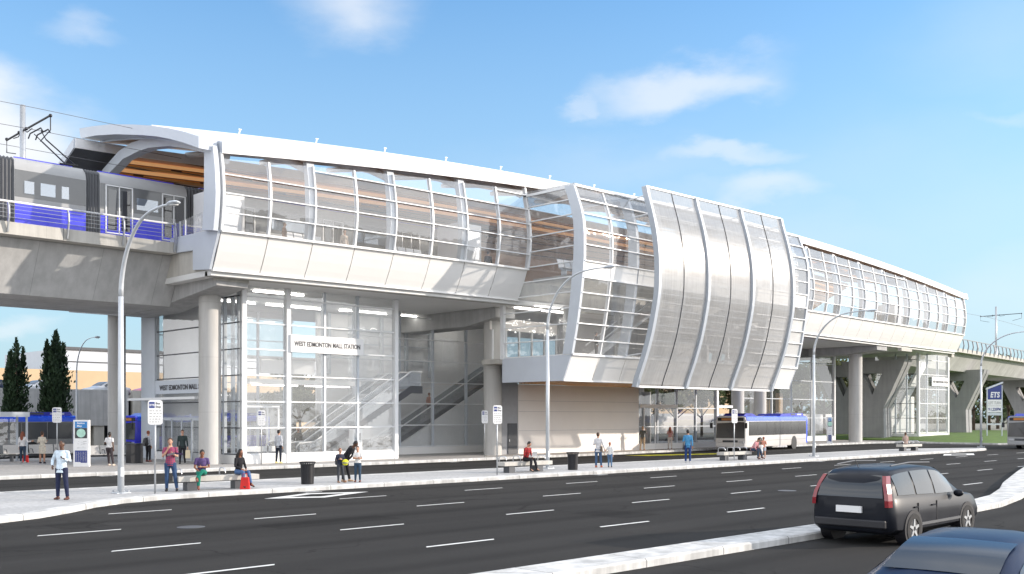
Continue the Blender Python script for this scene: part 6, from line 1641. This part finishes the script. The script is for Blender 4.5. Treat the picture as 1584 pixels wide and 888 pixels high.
def person(label, loc, rz=0, h=1.75, skin='brown', hair='black', style='short', top=('navy', (.02, .02, .05)), sleeve='long', bottom=('jeans', (.03, .05, .12)), shoes=(.03, .02, .02),
           arms=(ARM_DOWN, ARM_DOWN), legs=(LEG, LEG), lean=0, head=0, sit=None, skirt=False, shorts=False, woman=False, hem=None, turn=0, topmat=None, name='person', group='people at the station', build=1.0, hood=None):
    k = h/1.75
    t = thing(name, label, 'person', loc, rz, group)
    hipz = (.92*k if sit is None else sit+.09*k)
    sw = (.160 if woman else .178); hw = .095
    L_ = Matrix.Translation((0, 0, hipz)) @ Matrix.Rotation(R(lean), 4, 'X') @ Matrix.Translation((0, 0, -hipz))
    up = lambda p: L_ @ (Vector((p[0]*k, p[1]*k, hipz + (p[2]-.92)*k)))      # upper body point given for the standing 1.75 m figure
    def tr(mb, pts, r, inf=0, n=12, cap=True, upv=(0, 1, 0), b=1.0):
        rr = [((q[0]*b+inf)*k, (q[1]*b+inf)*k) if isinstance(q, (tuple, list)) else (q*b+inf)*k for q in r]
        mb.tube(pts, rr, n, up=upv)
    TZ = [.86, .94, 1.04, 1.14, 1.26, 1.37, 1.44, 1.49, 1.56]
    wv = .9 if woman else 1
    TR = [(.145, .100), (.152, .110), (.130*wv, .096), (.130*wv, .095), (.150*wv, .108), (.158*wv, .100), (.112, .080), (.060, .060), (.054, .054)]
    TY = [0, 0, 0, 0, .0, .01, .015, .01, -.005]
    # --- body: one merged surface
    m = MB()
    tr(m, [up((0, y, z)) for y, z in zip(TY, TZ)], TR, 0, 16, b=build)
    hc = up((0, -.01, 1.635)); HM = L_ @ Matrix.Translation(Vector((0, -.01*k, hipz+(1.56-.92)*k))) @ Matrix.Rotation(R(head), 4, 'X') @ Matrix.Rotation(R(turn), 4, 'Z')
    hp = lambda p: HM @ (Vector(p)*k)
    def hball(mb, c, r, n=14, mm=10):
        q = MB(); q.ball((0, 0, 0), (r[0]*k, r[1]*k, r[2]*k), n, mm); q.xf(Matrix.Translation(hp(c)) @ HM.to_3x3().to_4x4()); mb.add(q)
    hball(m, (0, .005, .095), (.075, .093, .108)); hball(m, (0, -.025, .045), (.055, .062, .062)); hball(m, (0, -.095, .072), (.014, .020, .026), 8, 6)
    for s in (-1, 1): hball(m, (s*.076, .005, .080), (.010, .018, .030), 8, 6)
    hball(m, (0, -.075, .105), (.048, .012, .012), 8, 6)
    A = []; 
    for s, arm in ((-1, arms[0]), (1, arms[1])):
        sh = (s*sw, .01, 1.42); P0 = up((s*sw*.72, .01, 1.425)); P1 = up(sh); E_ = up((sh[0]+s*arm[0][0], sh[1]+arm[0][1], sh[2]+arm[0][2])); W_ = up((sh[0]+s*arm[1][0], sh[1]+arm[1][1], sh[2]+arm[1][2]))
        A.append((P0, P1, E_, W_, s))
        tr(m, [P0, P1, P1.lerp(E_, .5), E_, E_.lerp(W_, .3), W_], [.045, .052, .045, .036, .036, .024], 0, 10, upv=(0, 1, .3), b=build)
        # hand: palm, four fingers, thumb
        d = (W_-E_).normalized(); side = d.cross(Vector((0, 1, 0)) if abs(d.y) < .8 else Vector((0, 0, 1))).normalized(); nrm = side.cross(d).normalized()
        pc = W_+d*.045*k
        tr(m, [W_, pc, W_+d*.085*k], [(.024, .018), (.038, .016), (.036, .013)], 0, 10, upv=nrm)
        for j, (o_, ln) in enumerate(((-.028, .060), (-.009, .072), (.010, .068), (.028, .052))):
            b0 = W_+d*.082*k+side*o_*k; b1 = b0+(d*.6+nrm*.28).normalized()*ln*.5*k; b2 = b1+(d*.35+nrm*.75).normalized()*ln*.5*k
            tr(m, [b0, b1, b2], [.0095, .009, .0075], 0, 6, upv=side)
        b0 = W_+d*.03*k+side*(-s)*.03*k; tr(m, [b0, b0+(d*.5-side*s*.8).normalized()*.035*k, b0+(d*.9-side*s*.5+nrm*.3).normalized()*.062*k], [.011, .010, .008], 0, 6, upv=nrm)
    G = []
    for s, lg in ((-1, legs[0]), (1, legs[1])):
        hj = Vector((s*hw*k, 0, hipz)); K_ = hj+Vector((s*lg[0][0], lg[0][1], lg[0][2]))*k; F_ = hj+Vector((s*lg[1][0], lg[1][1], lg[1][2]))*k
        if sit is None and F_.z < .085*k+.03: F_.z = .085*k
        G.append((hj, K_, F_, s))
        uv = (0, 1, 0) if sit is None else (1, 0, 0)
        tr(m, [hj+Vector((0, 0, .03*k)), hj.lerp(K_, .35), hj.lerp(K_, .8), K_, K_.lerp(F_, .35), K_.lerp(F_, .8), F_], [.088, .080, .060, .054, .056, .038, .036], 0, 12, upv=uv, b=build)
        ft = Vector((s*.02, -1, 0)).normalized(); toe_dn = 0 if (F_.z < .14*k) else -.35
        f2 = F_+(ft+Vector((0, 0, toe_dn))).normalized()*.15*k; 
        tr(m, [F_+Vector((0, .04*k, -.04*k)), F_+Vector((0, -.04*k, -.035*k)), f2+Vector((0, 0, -.058*k if toe_dn == 0 else -.03))], [(.034, .032), (.040, .036), (.036, .018)], 0, 10, upv=(0, 0, 1))
    bo = m.build('body', 'skin_'+skin, t, smooth=True); remesh(bo, .0115)
    # --- eyes, lips, hair
    for s in (-1, 1): e = MB(); hball(e, (s*.030, -.079, .092), (.011, .007, .007), 8, 6); e.build('eye', 'eye', t, smooth=True)
    e = MB(); hball(e, (0, -.083, .028), (.022, .008, .007), 8, 6); e.build('lips', 'lips', t, smooth=True)
    hr = MB()
    if style == 'bald': hball(hr, (0, .012, .112), (.077, .092, .094))
    else:
        hball(hr, (0, .022, .118), (.084, .094, .098)); hball(hr, (0, .035, .085), (.082, .080, .085))
        if style == 'top': hball(hr, (0, -.035, .185), (.060, .058, .035))
        if style == 'long':
            pts = [hp((0, .05, .10)), hp((0, .09, .02)), hp((0, .115, -.10)), hp((0, .12, -.22)), hp((0, .115, -.30))]; tr(hr, pts, [(.085, .05), (.095, .045), (.10, .040), (.085, .03), (.05, .02)], 0, 12, upv=(0, 1, 0))
            for s in (-1, 1): tr(hr, [hp((s*.065, .0, .12)), hp((s*.085, .01, .03)), hp((s*.095, .0, -.08)), hp((s*.09, .01, -.18))], [(.03, .04), (.032, .045), (.03, .04), (.015, .02)], 0, 8)
        if style == 'pony': tr(hr, [hp((0, .09, .15)), hp((0, .14, .12)), hp((0, .15, .02)), hp((0, .13, -.10))], [.022, .032, .030, .012], 0, 8)
        if style == 'bun': hball(hr, (0, .085, .19), (.045, .045, .045))
        if style == 'curly':
            rnd_ = random.Random(len(label))
            for _ in range(26):
                a, b_ = rnd_.uniform(0, 6.28), rnd_.uniform(-.2, 1.4); hball(hr, (.075*math.cos(a)*math.cos(b_), .025+.085*math.sin(a)*math.cos(b_)*(1 if math.sin(a) > 0 else .5), .115+.09*math.sin(b_)), (.03, .03, .03), 7, 5)
    ho = hr.build('hair', 'hair_'+hair, t, smooth=True); remesh(ho, .013)
    # --- top
    tm = topmat or cloth(top[0], top[1])
    hemz = hem if hem else .86
    m = MB(); inf = .016
    zz = [z for z in TZ if z >= hemz-.001 and z < 1.48]; rr = [r for z, r in zip(TZ, TR) if z >= hemz-.001 and z < 1.48]; yy = [y for z, y in zip(TZ, TY) if z >= hemz-.001 and z < 1.48]
    if hemz < .86: zz = [hemz]+zz; rr = [(.156, .114)]+rr; yy = [0]+yy
    if hood: rr = rr[:-1]+[(.135, .10)]
    tr(m, [up((0, y, z)) for y, z in zip(yy, zz)]+[up((0, .01, 1.475))], rr+[(.070, .066)], inf, 18, b=build)
    for P0, P1, E_, W_, s in A:
        if sleeve == 'long': tr(m, [P0, P1, P1.lerp(E_, .5), E_, E_.lerp(W_, .4), E_.lerp(W_, .93)], [.044, .050, .044, .038, .037, .029], .008, 10, upv=(0, 1, .3), b=build)
        elif sleeve == 'half': tr(m, [P0, P1, P1.lerp(E_, .5), E_, E_.lerp(W_, .15)], [.044, .050, .046, .042, .040], .009, 10, upv=(0, 1, .3), b=build)
        elif sleeve == 'short': tr(m, [P0, P1, P1.lerp(E_, .5), P1.lerp(E_, .68)], [.044, .050, .048, .048], .009, 10, upv=(0, 1, .3), b=build)
    garment = 'dress' if skirt == 'dress' else ('jacket' if hood else 'shirt')
    if skirt == 'dress':
        mid = (G[0][1]+G[1][1])/2; tr(m, [up((0, 0, 1.0)), Vector((0, 0, hipz)), Vector((0, mid.y*.6, hipz-.30*k)), Vector((0, mid.y, mid.z+.04))], [(.14, .11), (.175, .13), (.175, .13), (.16, .12)], .008, 16)
    to = m.build(garment, tm, t, smooth=True); remesh(to, .0155)
    # --- trousers
    if skirt != 'dress':
        m = MB()
        if sit is None: tr(m, [up((0, 0, 1.03)), up((0, 0, .95)), Vector((0, 0, hipz-.02*k)), Vector((0, 0, hipz-.09*k))], [(.135*wv, .10), (.158, .112), (.165, .118), (.14, .10)], .006, 16, b=build)
        else: tr(m, [up((0, 0, 1.03)), up((0, 0, .95)), Vector((0, -.01, hipz)), Vector((0, -.03, hipz-.07*k))], [(.135, .10), (.158, .115), (.165, .125), (.14, .10)], .006, 16, b=build)
        for hj, K_, F_, s in G:
            uv = (0, 1, 0) if sit is None else (1, 0, 0)
            if shorts: tr(m, [hj+Vector((0, 0, .02)), hj.lerp(K_, .35), hj.lerp(K_, .62)], [.094, .088, .078], .008, 12, upv=uv, b=build)
            else:
                an = K_.lerp(F_, .96)
                tr(m, [hj+Vector((0, 0, .02*k)), hj.lerp(K_, .35), hj.lerp(K_, .8), K_, K_.lerp(F_, .35), K_.lerp(F_, .75), an], [.090, .084, .064, .060, .058, .046, .045], .008, 12, upv=uv, b=build)
        o = m.build('shorts' if shorts else 'trousers', cloth(*bottom), t, smooth=True); remesh(o, .0155)
    # --- shoes
    shm = cloth('shoe%02x' % int(shoes[0]*255+shoes[1]*90), shoes, .5)
    for hj, K_, F_, s in G:
        m = MB(); ft = Vector((s*.04, -1, 0)).normalized(); td = 0 if (F_.z < .14*k) else -.35
        f1 = F_+(ft+Vector((0, 0, td))).normalized()*.08*k; f2 = F_+(ft+Vector((0, 0, td))).normalized()*.175*k
        dz = Vector((0, 0, -.042*k)); 
        tr(m, [F_+Vector((0, 0, .02*k)), F_+Vector((0, .0, -.02*k))], [.044, .048], 0, 12)
        tr(m, [F_+dz+Vector((0, .065*k, 0)), F_+dz+Vector((0, .02*k, 0)), f1+dz, f2+dz*1.15], [(.036, .038), (.044, .042), (.048, .036), (.036, .024)], 0, 12, upv=(0, 0, 1))
        o = m.build('shoe', shm, t, smooth=True); remesh(o, .012)
    t['_k'] = k; del t['_k']
    return t, A, G, up
z0 = .15
# the camera stands at about -45 degrees from the street axis: rz=R(-45) faces it
CAMR = R(-44)
# 1 man in a pale blue shirt
person('man in a loose pale blue shirt and dark jeans standing left of the tall lamp', (12.17, 31.65, z0), CAMR+R(-8), 1.78, 'dark', 'black', 'bald', ('pale blue', (.62, .72, .80)), 'long', ('indigo', (.02, .025, .06)), (.10, .04, .03),
       arms=(ARM_HIP, ARM_BENT), legs=(LEG, LEG_OUT), hem=.80, lean=-2)
pl = plaid('red_check_cloth', (.35, .05, .09), (.13, .05, .13), 16)
_, A, _, _ = person('man in a red checked short-sleeved shirt reading a paper, hand on chin', (16.12, 32.60, z0), CAMR+R(12), 1.78, 'light', 'brown', 'short', ('x', (0, 0, 0)), 'short', ('blue jeans', (.035, .07, .15)), (.03, .03, .035),
       arms=(ARM_CHIN, ((.05, -.08, -.27), (-.06, -.33, -.17))), legs=(LEG, LEG_OUT), topmat=pl, head=14, hem=.84)
person('man in a purple T-shirt and green trousers sitting cross-legged on the left bench', (17.15, 32.40, z0), CAMR+R(22), 1.75, 'brown', 'black', 'short', ('purple striped', (.09, .06, .16)), 'short', ('green', (.01, .17, .12)), (.16, .05, .05),
       arms=(ARM_LAP, ARM_CROSS), legs=(LEG_S, LEG_X), sit=.49, lean=14, head=20)
person('seated woman with long dark hair, black jacket and jeans behind a red bag', (18.45, 32.22, z0), CAMR+R(52), 1.68, 'brown', 'black', 'long', ('black jacket', (.018, .018, .022)), 'long', ('bright jeans', (.07, .13, .27)), (.02, .02, .02),
       arms=(ARM_LAP, ARM_LAP), legs=(LEG_S, LEG_S2), sit=.49, lean=8, woman=True, head=6, hood=True)
person('adult in black bending down over two children beside the litter bin', (23.30, 32.75, z0), R(28), 1.75, 'dark', 'black', 'short', ('black jacket', (.018, .018, .022)), 'long', ('black trousers', (.02, .02, .024)), (.50, .34, .22),
       arms=(((.02, -.16, -.22), (-.10, -.20, -.42)), ((.05, -.12, -.25), (-.05, -.16, -.46))), legs=(LEG, LEG_F), lean=42, head=-5, hood=True)
person('boy in a dark school suit with backpack and yellow ball beside the bending adult', (22.83, 32.35, z0), CAMR+R(40), 1.30, 'light', 'auburn', 'short', ('dark navy', (.03, .035, .06)), 'long', ('dark slate', (.05, .055, .065)), (.25, .13, .08),
       arms=(ARM_BENT, ARM_CROSS), legs=(LEG, LEG_OUT), hood=True)
person('girl in a white top with folded arms, right of the bending adult', (23.50, 32.15, z0), CAMR+R(-5), 1.36, 'light', 'brown', 'bun', ('white top', (.75, .74, .72)), 'short', ('dark jeans', (.04, .07, .11)), (.12, .03, .02),
       arms=(ARM_CROSS, ARM_CROSS), legs=(LEG, LEG), woman=True, hem=.94)
pr = plaid('crimson_check_cloth', (.42, .012, .015), (.05, .01, .015), 14)
person('seated man in a red checked shirt working on a laptop on the middle bench', (33.15, 32.62, z0), CAMR+R(48), 1.76, 'light', 'black', 'short', ('x', (0, 0, 0)), 'long', ('black trousers', (.02, .02, .024)), (.02, .02, .02),
       arms=(ARM_LAP, ARM_LAP), legs=(LEG_S, LEG_S2), sit=.49, lean=14, head=22, topmat=pr)
person('woman in a white cardigan and rusty ankle boots holding a small girl by the hand', (38.75, 33.1, z0), CAMR+R(160), 1.72, 'light', 'brown', 'short', ('off white', (.62, .61, .62)), 'long', ('mid jeans', (.06, .11, .20)), (.42, .10, .04),
       arms=(((.08, -.05, -.28), (.16, -.08, -.50)), ARM_BENT), legs=(LEG_F, LEG), woman=True, hem=.78, turn=-20)
person('small girl with a red ponytail walking hand in hand with the cardigan woman', (39.22, 32.75, z0), CAMR+R(165), 1.24, 'light', 'auburn', 'pony', ('white top', (.75, .74, .72)), 'long', ('light jeans', (.10, .18, .30)), (.03, .03, .03),
       arms=(ARM_DOWN, ((.10, -.06, -.26), (.20, -.08, -.44))), legs=(LEG, LEG_F), woman=True)
person('man in a denim blue shirt seen from behind on the island before the bus', (46.11, 33.0, z0), CAMR+R(172), 1.80, 'tan', 'black', 'short', ('denim blue', (.07, .25, .45)), 'long', ('dark jeans blue', (.02, .05, .16)), (.5, .5, .5),
       arms=(ARM_DOWN, ARM_BENT), legs=(LEG, LEG), hem=.82)
pk = plaid('pink_check_cloth', (.55, .12, .15), (.62, .45, .45), 14)
person('person in a pink checked shirt leaning forward over a small child at the bench end', (52.45, 32.95, z0), CAMR+R(50), 1.76, 'tan', 'black', 'short', ('x', (0, 0, 0)), 'long', ('slate jeans', (.035, .055, .09)), (.03, .02, .03),
       arms=(((.02, -.16, -.24), (-.06, -.36, -.34)), ((.04, -.12, -.25), (-.06, -.36, -.36))), legs=(LEG_S, LEG_S2), sit=.49, lean=34, head=10, topmat=pk)
person('small child in white shorts standing between the pink-shirted person and the girl in orange', (52.75, 32.55, z0), CAMR+R(190), 1.02, 'tan', 'brown', 'short', ('white top', (.75, .74, .72)), 'short', ('white shorts', (.6, .6, .6)), (.25, .05, .05),
       arms=(ARM_BENT, ARM_BENT), legs=(LEG, LEG_OUT), shorts=True)
person('girl in an orange top and pale shorts with bare legs right of the far bench', (53.35, 32.75, z0), CAMR+R(150), 1.30, 'light', 'auburn', 'curly', ('orange top', (.62, .28, .20)), 'short', ('pale shorts', (.45, .48, .55)), (.5, .5, .5),
       arms=(ARM_BENT, ARM_UP), legs=(LEG, LEG_OUT), woman=True, shorts=True)
person('person in a beige top sitting with back to the road on the farthest bench', (73.3, 33.15, z0), CAMR+R(178), 1.66, 'tan', 'brown', 'curly', ('beige top', (.45, .33, .28)), 'long', ('grey trousers', (.15, .15, .17)), (.05, .05, .05),
       arms=(ARM_LAP, ARM_LAP), legs=(LEG_S, LEG_S2), sit=.49, lean=6, woman=True)
# forecourt
person('man in dark clothes striding from the hall door with a cream carrier bag', (26.0, 51.2, z0), CAMR+R(14), 1.80, 'light', 'brown', 'top', ('charcoal green', (.03, .045, .045)), 'long', ('black trousers', (.02, .02, .024)), (.02, .02, .02),
       arms=(ARM_DOWN, ARM_CARRY), legs=(LEG_F, LEG_B), hem=.84)
person('person with a black backpack and pale jacket standing before the end wall of the hall', (25.9, 55.0, z0), CAMR+R(150), 1.72, 'light', 'auburn', 'short', ('pale grey jacket', (.42, .44, .48)), 'long', ('black trousers', (.02, .02, .024)), (.2, .05, .04),
       arms=(ARM_DOWN, ARM_BENT), legs=(LEG, LEG))
person('man in a pale grey top and black trousers standing before the front glass, facing away', (29.9, 48.0, z0), CAMR+R(150), 1.80, 'light', 'black', 'top', ('pale grey top', (.50, .52, .56)), 'long', ('dark navy trousers', (.025, .03, .045)), (.62, .52, .22),
       arms=(ARM_DOWN, ARM_DOWN), legs=(LEG, LEG_OUT), hem=.84)
person('dark-dressed person walking inside the glass hall with a pale bag', (34.3, 52.9, .19), CAMR+R(170), 1.80, 'light', 'auburn', 'short', ('charcoal', (.03, .035, .04)), 'long', ('charcoal trousers', (.03, .03, .035)), (.03, .03, .03),
       arms=(ARM_DOWN, ARM_CARRY), legs=(LEG_F, LEG_B), hem=.78)
person('red-haired woman in a white blouse seen from behind at the left edge', (20.35, 58.3, z0), CAMR+R(175), 1.70, 'light', 'auburn', 'long', ('white blouse', (.68, .66, .66)), 'long', ('slate jeans', (.035, .055, .09)), (.5, .5, .5),
       arms=(((.14, -.04, -.24), (.26, -.16, -.20)), ARM_DOWN), legs=(LEG, LEG), woman=True, hem=.9)
person('woman in a fitted cream dress seen from behind near the perforated seats', (20.9, 57.0, z0), CAMR+R(178), 1.70, 'tan', 'brown', 'bun', ('cream dress', (.55, .50, .42)), 'half', ('x', (.5, .5, .5)), (.03, .02, .02),
       arms=(ARM_BENT, ARM_BENT), legs=(LEG, LEG), woman=True, skirt='dress')
person('man in a white T-shirt leaning by the perforated seat right of the pillar', (22.35, 51.9, z0), CAMR+R(168), 1.72, 'dark', 'black', 'short', ('white tee', (.68, .67, .67)), 'short', ('dark brown trousers', (.05, .04, .045)), (.6, .5, .42),
       arms=(ARM_DOWN, ARM_BENT), legs=(LEG_OUT, LEG_F), hem=.9, lean=4)
person('person sitting on the perforated seat, half hidden by the information pillar', (22.5, 55.9, z0), CAMR+R(30), 1.66, 'light', 'auburn', 'short', ('cream top', (.6, .5, .42)), 'long', ('black trousers', (.02, .02, .024)), (.03, .03, .03),
       arms=(ARM_LAP, ARM_LAP), legs=(LEG_S, LEG_S2), sit=.46, lean=4)
person('person in beige trousers raising an arm outside the bay entrance doors', (61.2, 47.9, z0), CAMR+R(150), 1.78, 'light', 'blond', 'short', ('dark olive', (.10, .10, .09)), 'long', ('beige trousers', (.48, .36, .24)), (.30, .14, .06),
       arms=(ARM_UP, ARM_BENT), legs=(LEG, LEG_OUT), hem=.82)
person('long-haired woman in a pink top and pale trousers outside the bay entrance', (64.6, 47.9, z0), CAMR+R(178), 1.72, 'light', 'auburn', 'long', ('pink top', (.50, .26, .24)), 'short', ('pale trousers', (.60, .54, .50)), (.3, .2, .15),
       arms=(ARM_DOWN, ARM_BENT), legs=(LEG, LEG_F), woman=True, hem=.94)
# on the platform and inside
for (loc, rz_, lab, tc_, hb) in (((33.6, 47.2, 11.3), 0, 'pale-shirted passenger on the platform behind the third glass panel', ('cream top', (.6, .5, .42)), 'black'), ((30.0, 47.6, 11.3), 40, 'passenger in brown on the platform near the left end', ('brown top', (.2, .1, .06)), 'brown'),
                              ((44.4, 47.0, 11.3), 120, 'passenger in dark clothes on the platform just left of the bay', ('charcoal', (.03, .035, .04)), 'black'), ((50.6, 43.4, 6.4), 60, 'person in black standing on the lower floor of the bay', ('black jacket', (.018, .018, .022)), 'black'),
                              ((46.6, 55.35, 2.6), 90, 'person in a rusty top riding the long escalator', ('rust top', (.35, .13, .07)), 'auburn')):
    person(lab, loc, R(rz_), 1.74, 'light', hb, 'short', tc_, 'long', ('black trousers', (.02, .02, .024)), (.03, .03, .03))

# ------------------------------------------------------------------ things people carry
def prop(name, lab, cat, loc, rz=0): return thing(name, lab, cat, loc, rz)
t = prop('shopping_bag', 'bright red bag standing between the feet of the seated woman', 'bag', (18.42, 31.72, .15), CAMR)
b = MB(); b.hexa([(-.17, -.08, 0), (.17, -.08, 0), (.17, .08, 0), (-.17, .08, 0)], [(-.13, -.05, .42), (.13, -.05, .42), (.13, .05, .42), (-.13, .05, .42)]); b.build('bag_body', 'bag_red', t, bev=.02)
for s in (-.05, .05): MB().tube([(-.07, s, .41), (-.05, s, .55), (.05, s, .55), (.07, s, .41)], .008, 6).build('handle', 'bag_red', t)
t = prop('newspaper', 'open printed sheet held by the man in the red checked shirt', 'paper', (16.12, 32.60, .15), CAMR+R(12))
MB().poly([(-.06, -.36, 1.20), (.18, -.34, 1.26), (.20, -.56, 1.33), (-.05, -.58, 1.27)]).build('left_page', 'signgrey', t); MB().poly([(.18, -.34, 1.26), (.44, -.36, 1.23), (.45, -.58, 1.30), (.20, -.56, 1.33)]).build('right_page', 'cl_purple striped' if 'cl_purple striped' in M else 'ink', t)
def backpack(loc, rz, lab, col='black', k=1.0, back=.15, z=1.12):
    t = prop('backpack', lab, 'backpack', loc, rz)
    m = MB(); m.loft([[(sx*wd*k, back*k+dp*k*q, z*k+zz*k) for sx, q in ((-1, 0), (-.95, .8), (-.6, 1), (.6, 1), (.95, .8), (1, 0))] for wd, dp, zz in ((.10, .07, -.24), (.145, .15, -.21), (.15, .17, -.05), (.14, .15, .10), (.12, .11, .19), (.05, .03, .23))])
    m.build('bag_body', col, t, smooth=True)
    for s in (-.09, .09): MB().tube([(s*k, back*k, (z-.18)*k), (s*1.3*k, -.02*k, (z-.02)*k), (s*1.1*k, -.13*k, (z+.12)*k), (s*k, -.02*k, (z+.31)*k), (s*k, back*k, (z+.20)*k)], .017*k, 6).build('strap', col, t)
    MB().bx(-.09*k, .09*k, (back+.165)*k, (back+.20)*k, (z-.18)*k, (z-.02)*k).build('pocket', 'darkgrey', t, bev=.015)
backpack((16.12, 32.60, .15), CAMR+R(12), 'dark backpack on the man in the red checked shirt', 'black')
backpack((25.9, 55.0, .15), CAMR+R(150), 'black backpack worn by the person before the end wall')
backpack((22.83, 32.35, .15), CAMR+R(40), 'dark school backpack worn by the boy', 'darkgrey', .76)
t = prop('ball', 'yellow and green ball under the arm of the boy', 'ball', (22.90, 32.12, .93), 0)
M['ballyellow'] = pbr('yellow_ball_skin', (.75, .72, .02), .5, var=.3, vscale=7)
MB().ball((0, 0, 0), .12, 18, 12).build('ball_skin', 'ballyellow', t, smooth=True)
MB().tube([(.0, 0, -.035), (0, 0, .0)], .1215, 24).build('blue_stripe', 'signnavy', t)
t = prop('laptop', 'open grey laptop on the lap of the man in the crimson checked shirt', 'laptop', (33.15, 32.62, .15), CAMR+R(48))
MB().bx(-.17, .17, -.48, -.25, .70, .715).build('keyboard_base', 'alu', t); MB().hexa([(-.17, -.49, .715), (.17, -.49, .715), (.17, -.48, .715), (-.17, -.48, .715)], [(-.17, -.56, .93), (.17, -.56, .93), (.17, -.55, .93), (-.17, -.55, .93)]).build('screen', 'alu', t)
def handbag(loc, rz, lab, mat_, w_=.15, h_=.34, z=.52):
    t = prop('carrier_bag', lab, 'bag', loc, rz)
    MB().hexa([(-w_, -.05, 0), (w_, -.05, 0), (w_, .05, 0), (-w_, .05, 0)], [(-w_*.9, -.02, h_), (w_*.9, -.02, h_), (w_*.9, .02, h_), (-w_*.9, .02, h_)]).build('bag_body', mat_, t)
    MB().tube([(-w_*.4, 0, h_), (-w_*.3, 0, h_+.12), (w_*.3, 0, h_+.12), (w_*.4, 0, h_)], .006, 5).build('handle', mat_, t)
def world_off(loc, rz, off): return (loc[0]+off[0]*math.cos(rz)-off[1]*math.sin(rz), loc[1]+off[0]*math.sin(rz)+off[1]*math.cos(rz), loc[2]+off[2])
handbag(world_off((26.0, 51.2, z0), CAMR+R(14), (.28, -.06, .30)), CAMR+R(14), 'cream carrier bag held by the man striding from the hall door', 'cream', .13, .44)
handbag(world_off((34.3, 52.9, .19), CAMR+R(170), (.28, -.06, .40)), CAMR+R(170), 'pale bag carried inside the glass hall', 'cream', .12, .34)
handbag(world_off((38.75, 33.1, z0), CAMR+R(160), (-.18, .10, .80)), CAMR+R(100), 'brown shoulder bag on the woman in the white cardigan', 'tree_bark', .14, .26)
handbag(world_off((46.11, 33.0, z0), CAMR+R(172), (.24, .0, .72)), CAMR+R(80), 'dark shoulder bag at the side of the man in the denim blue shirt', 'black', .14, .34)
handbag((20.75, 59.0, .15), CAMR, 'red bag on the ground beside the red-haired woman', 'bag_red', .16, .40)
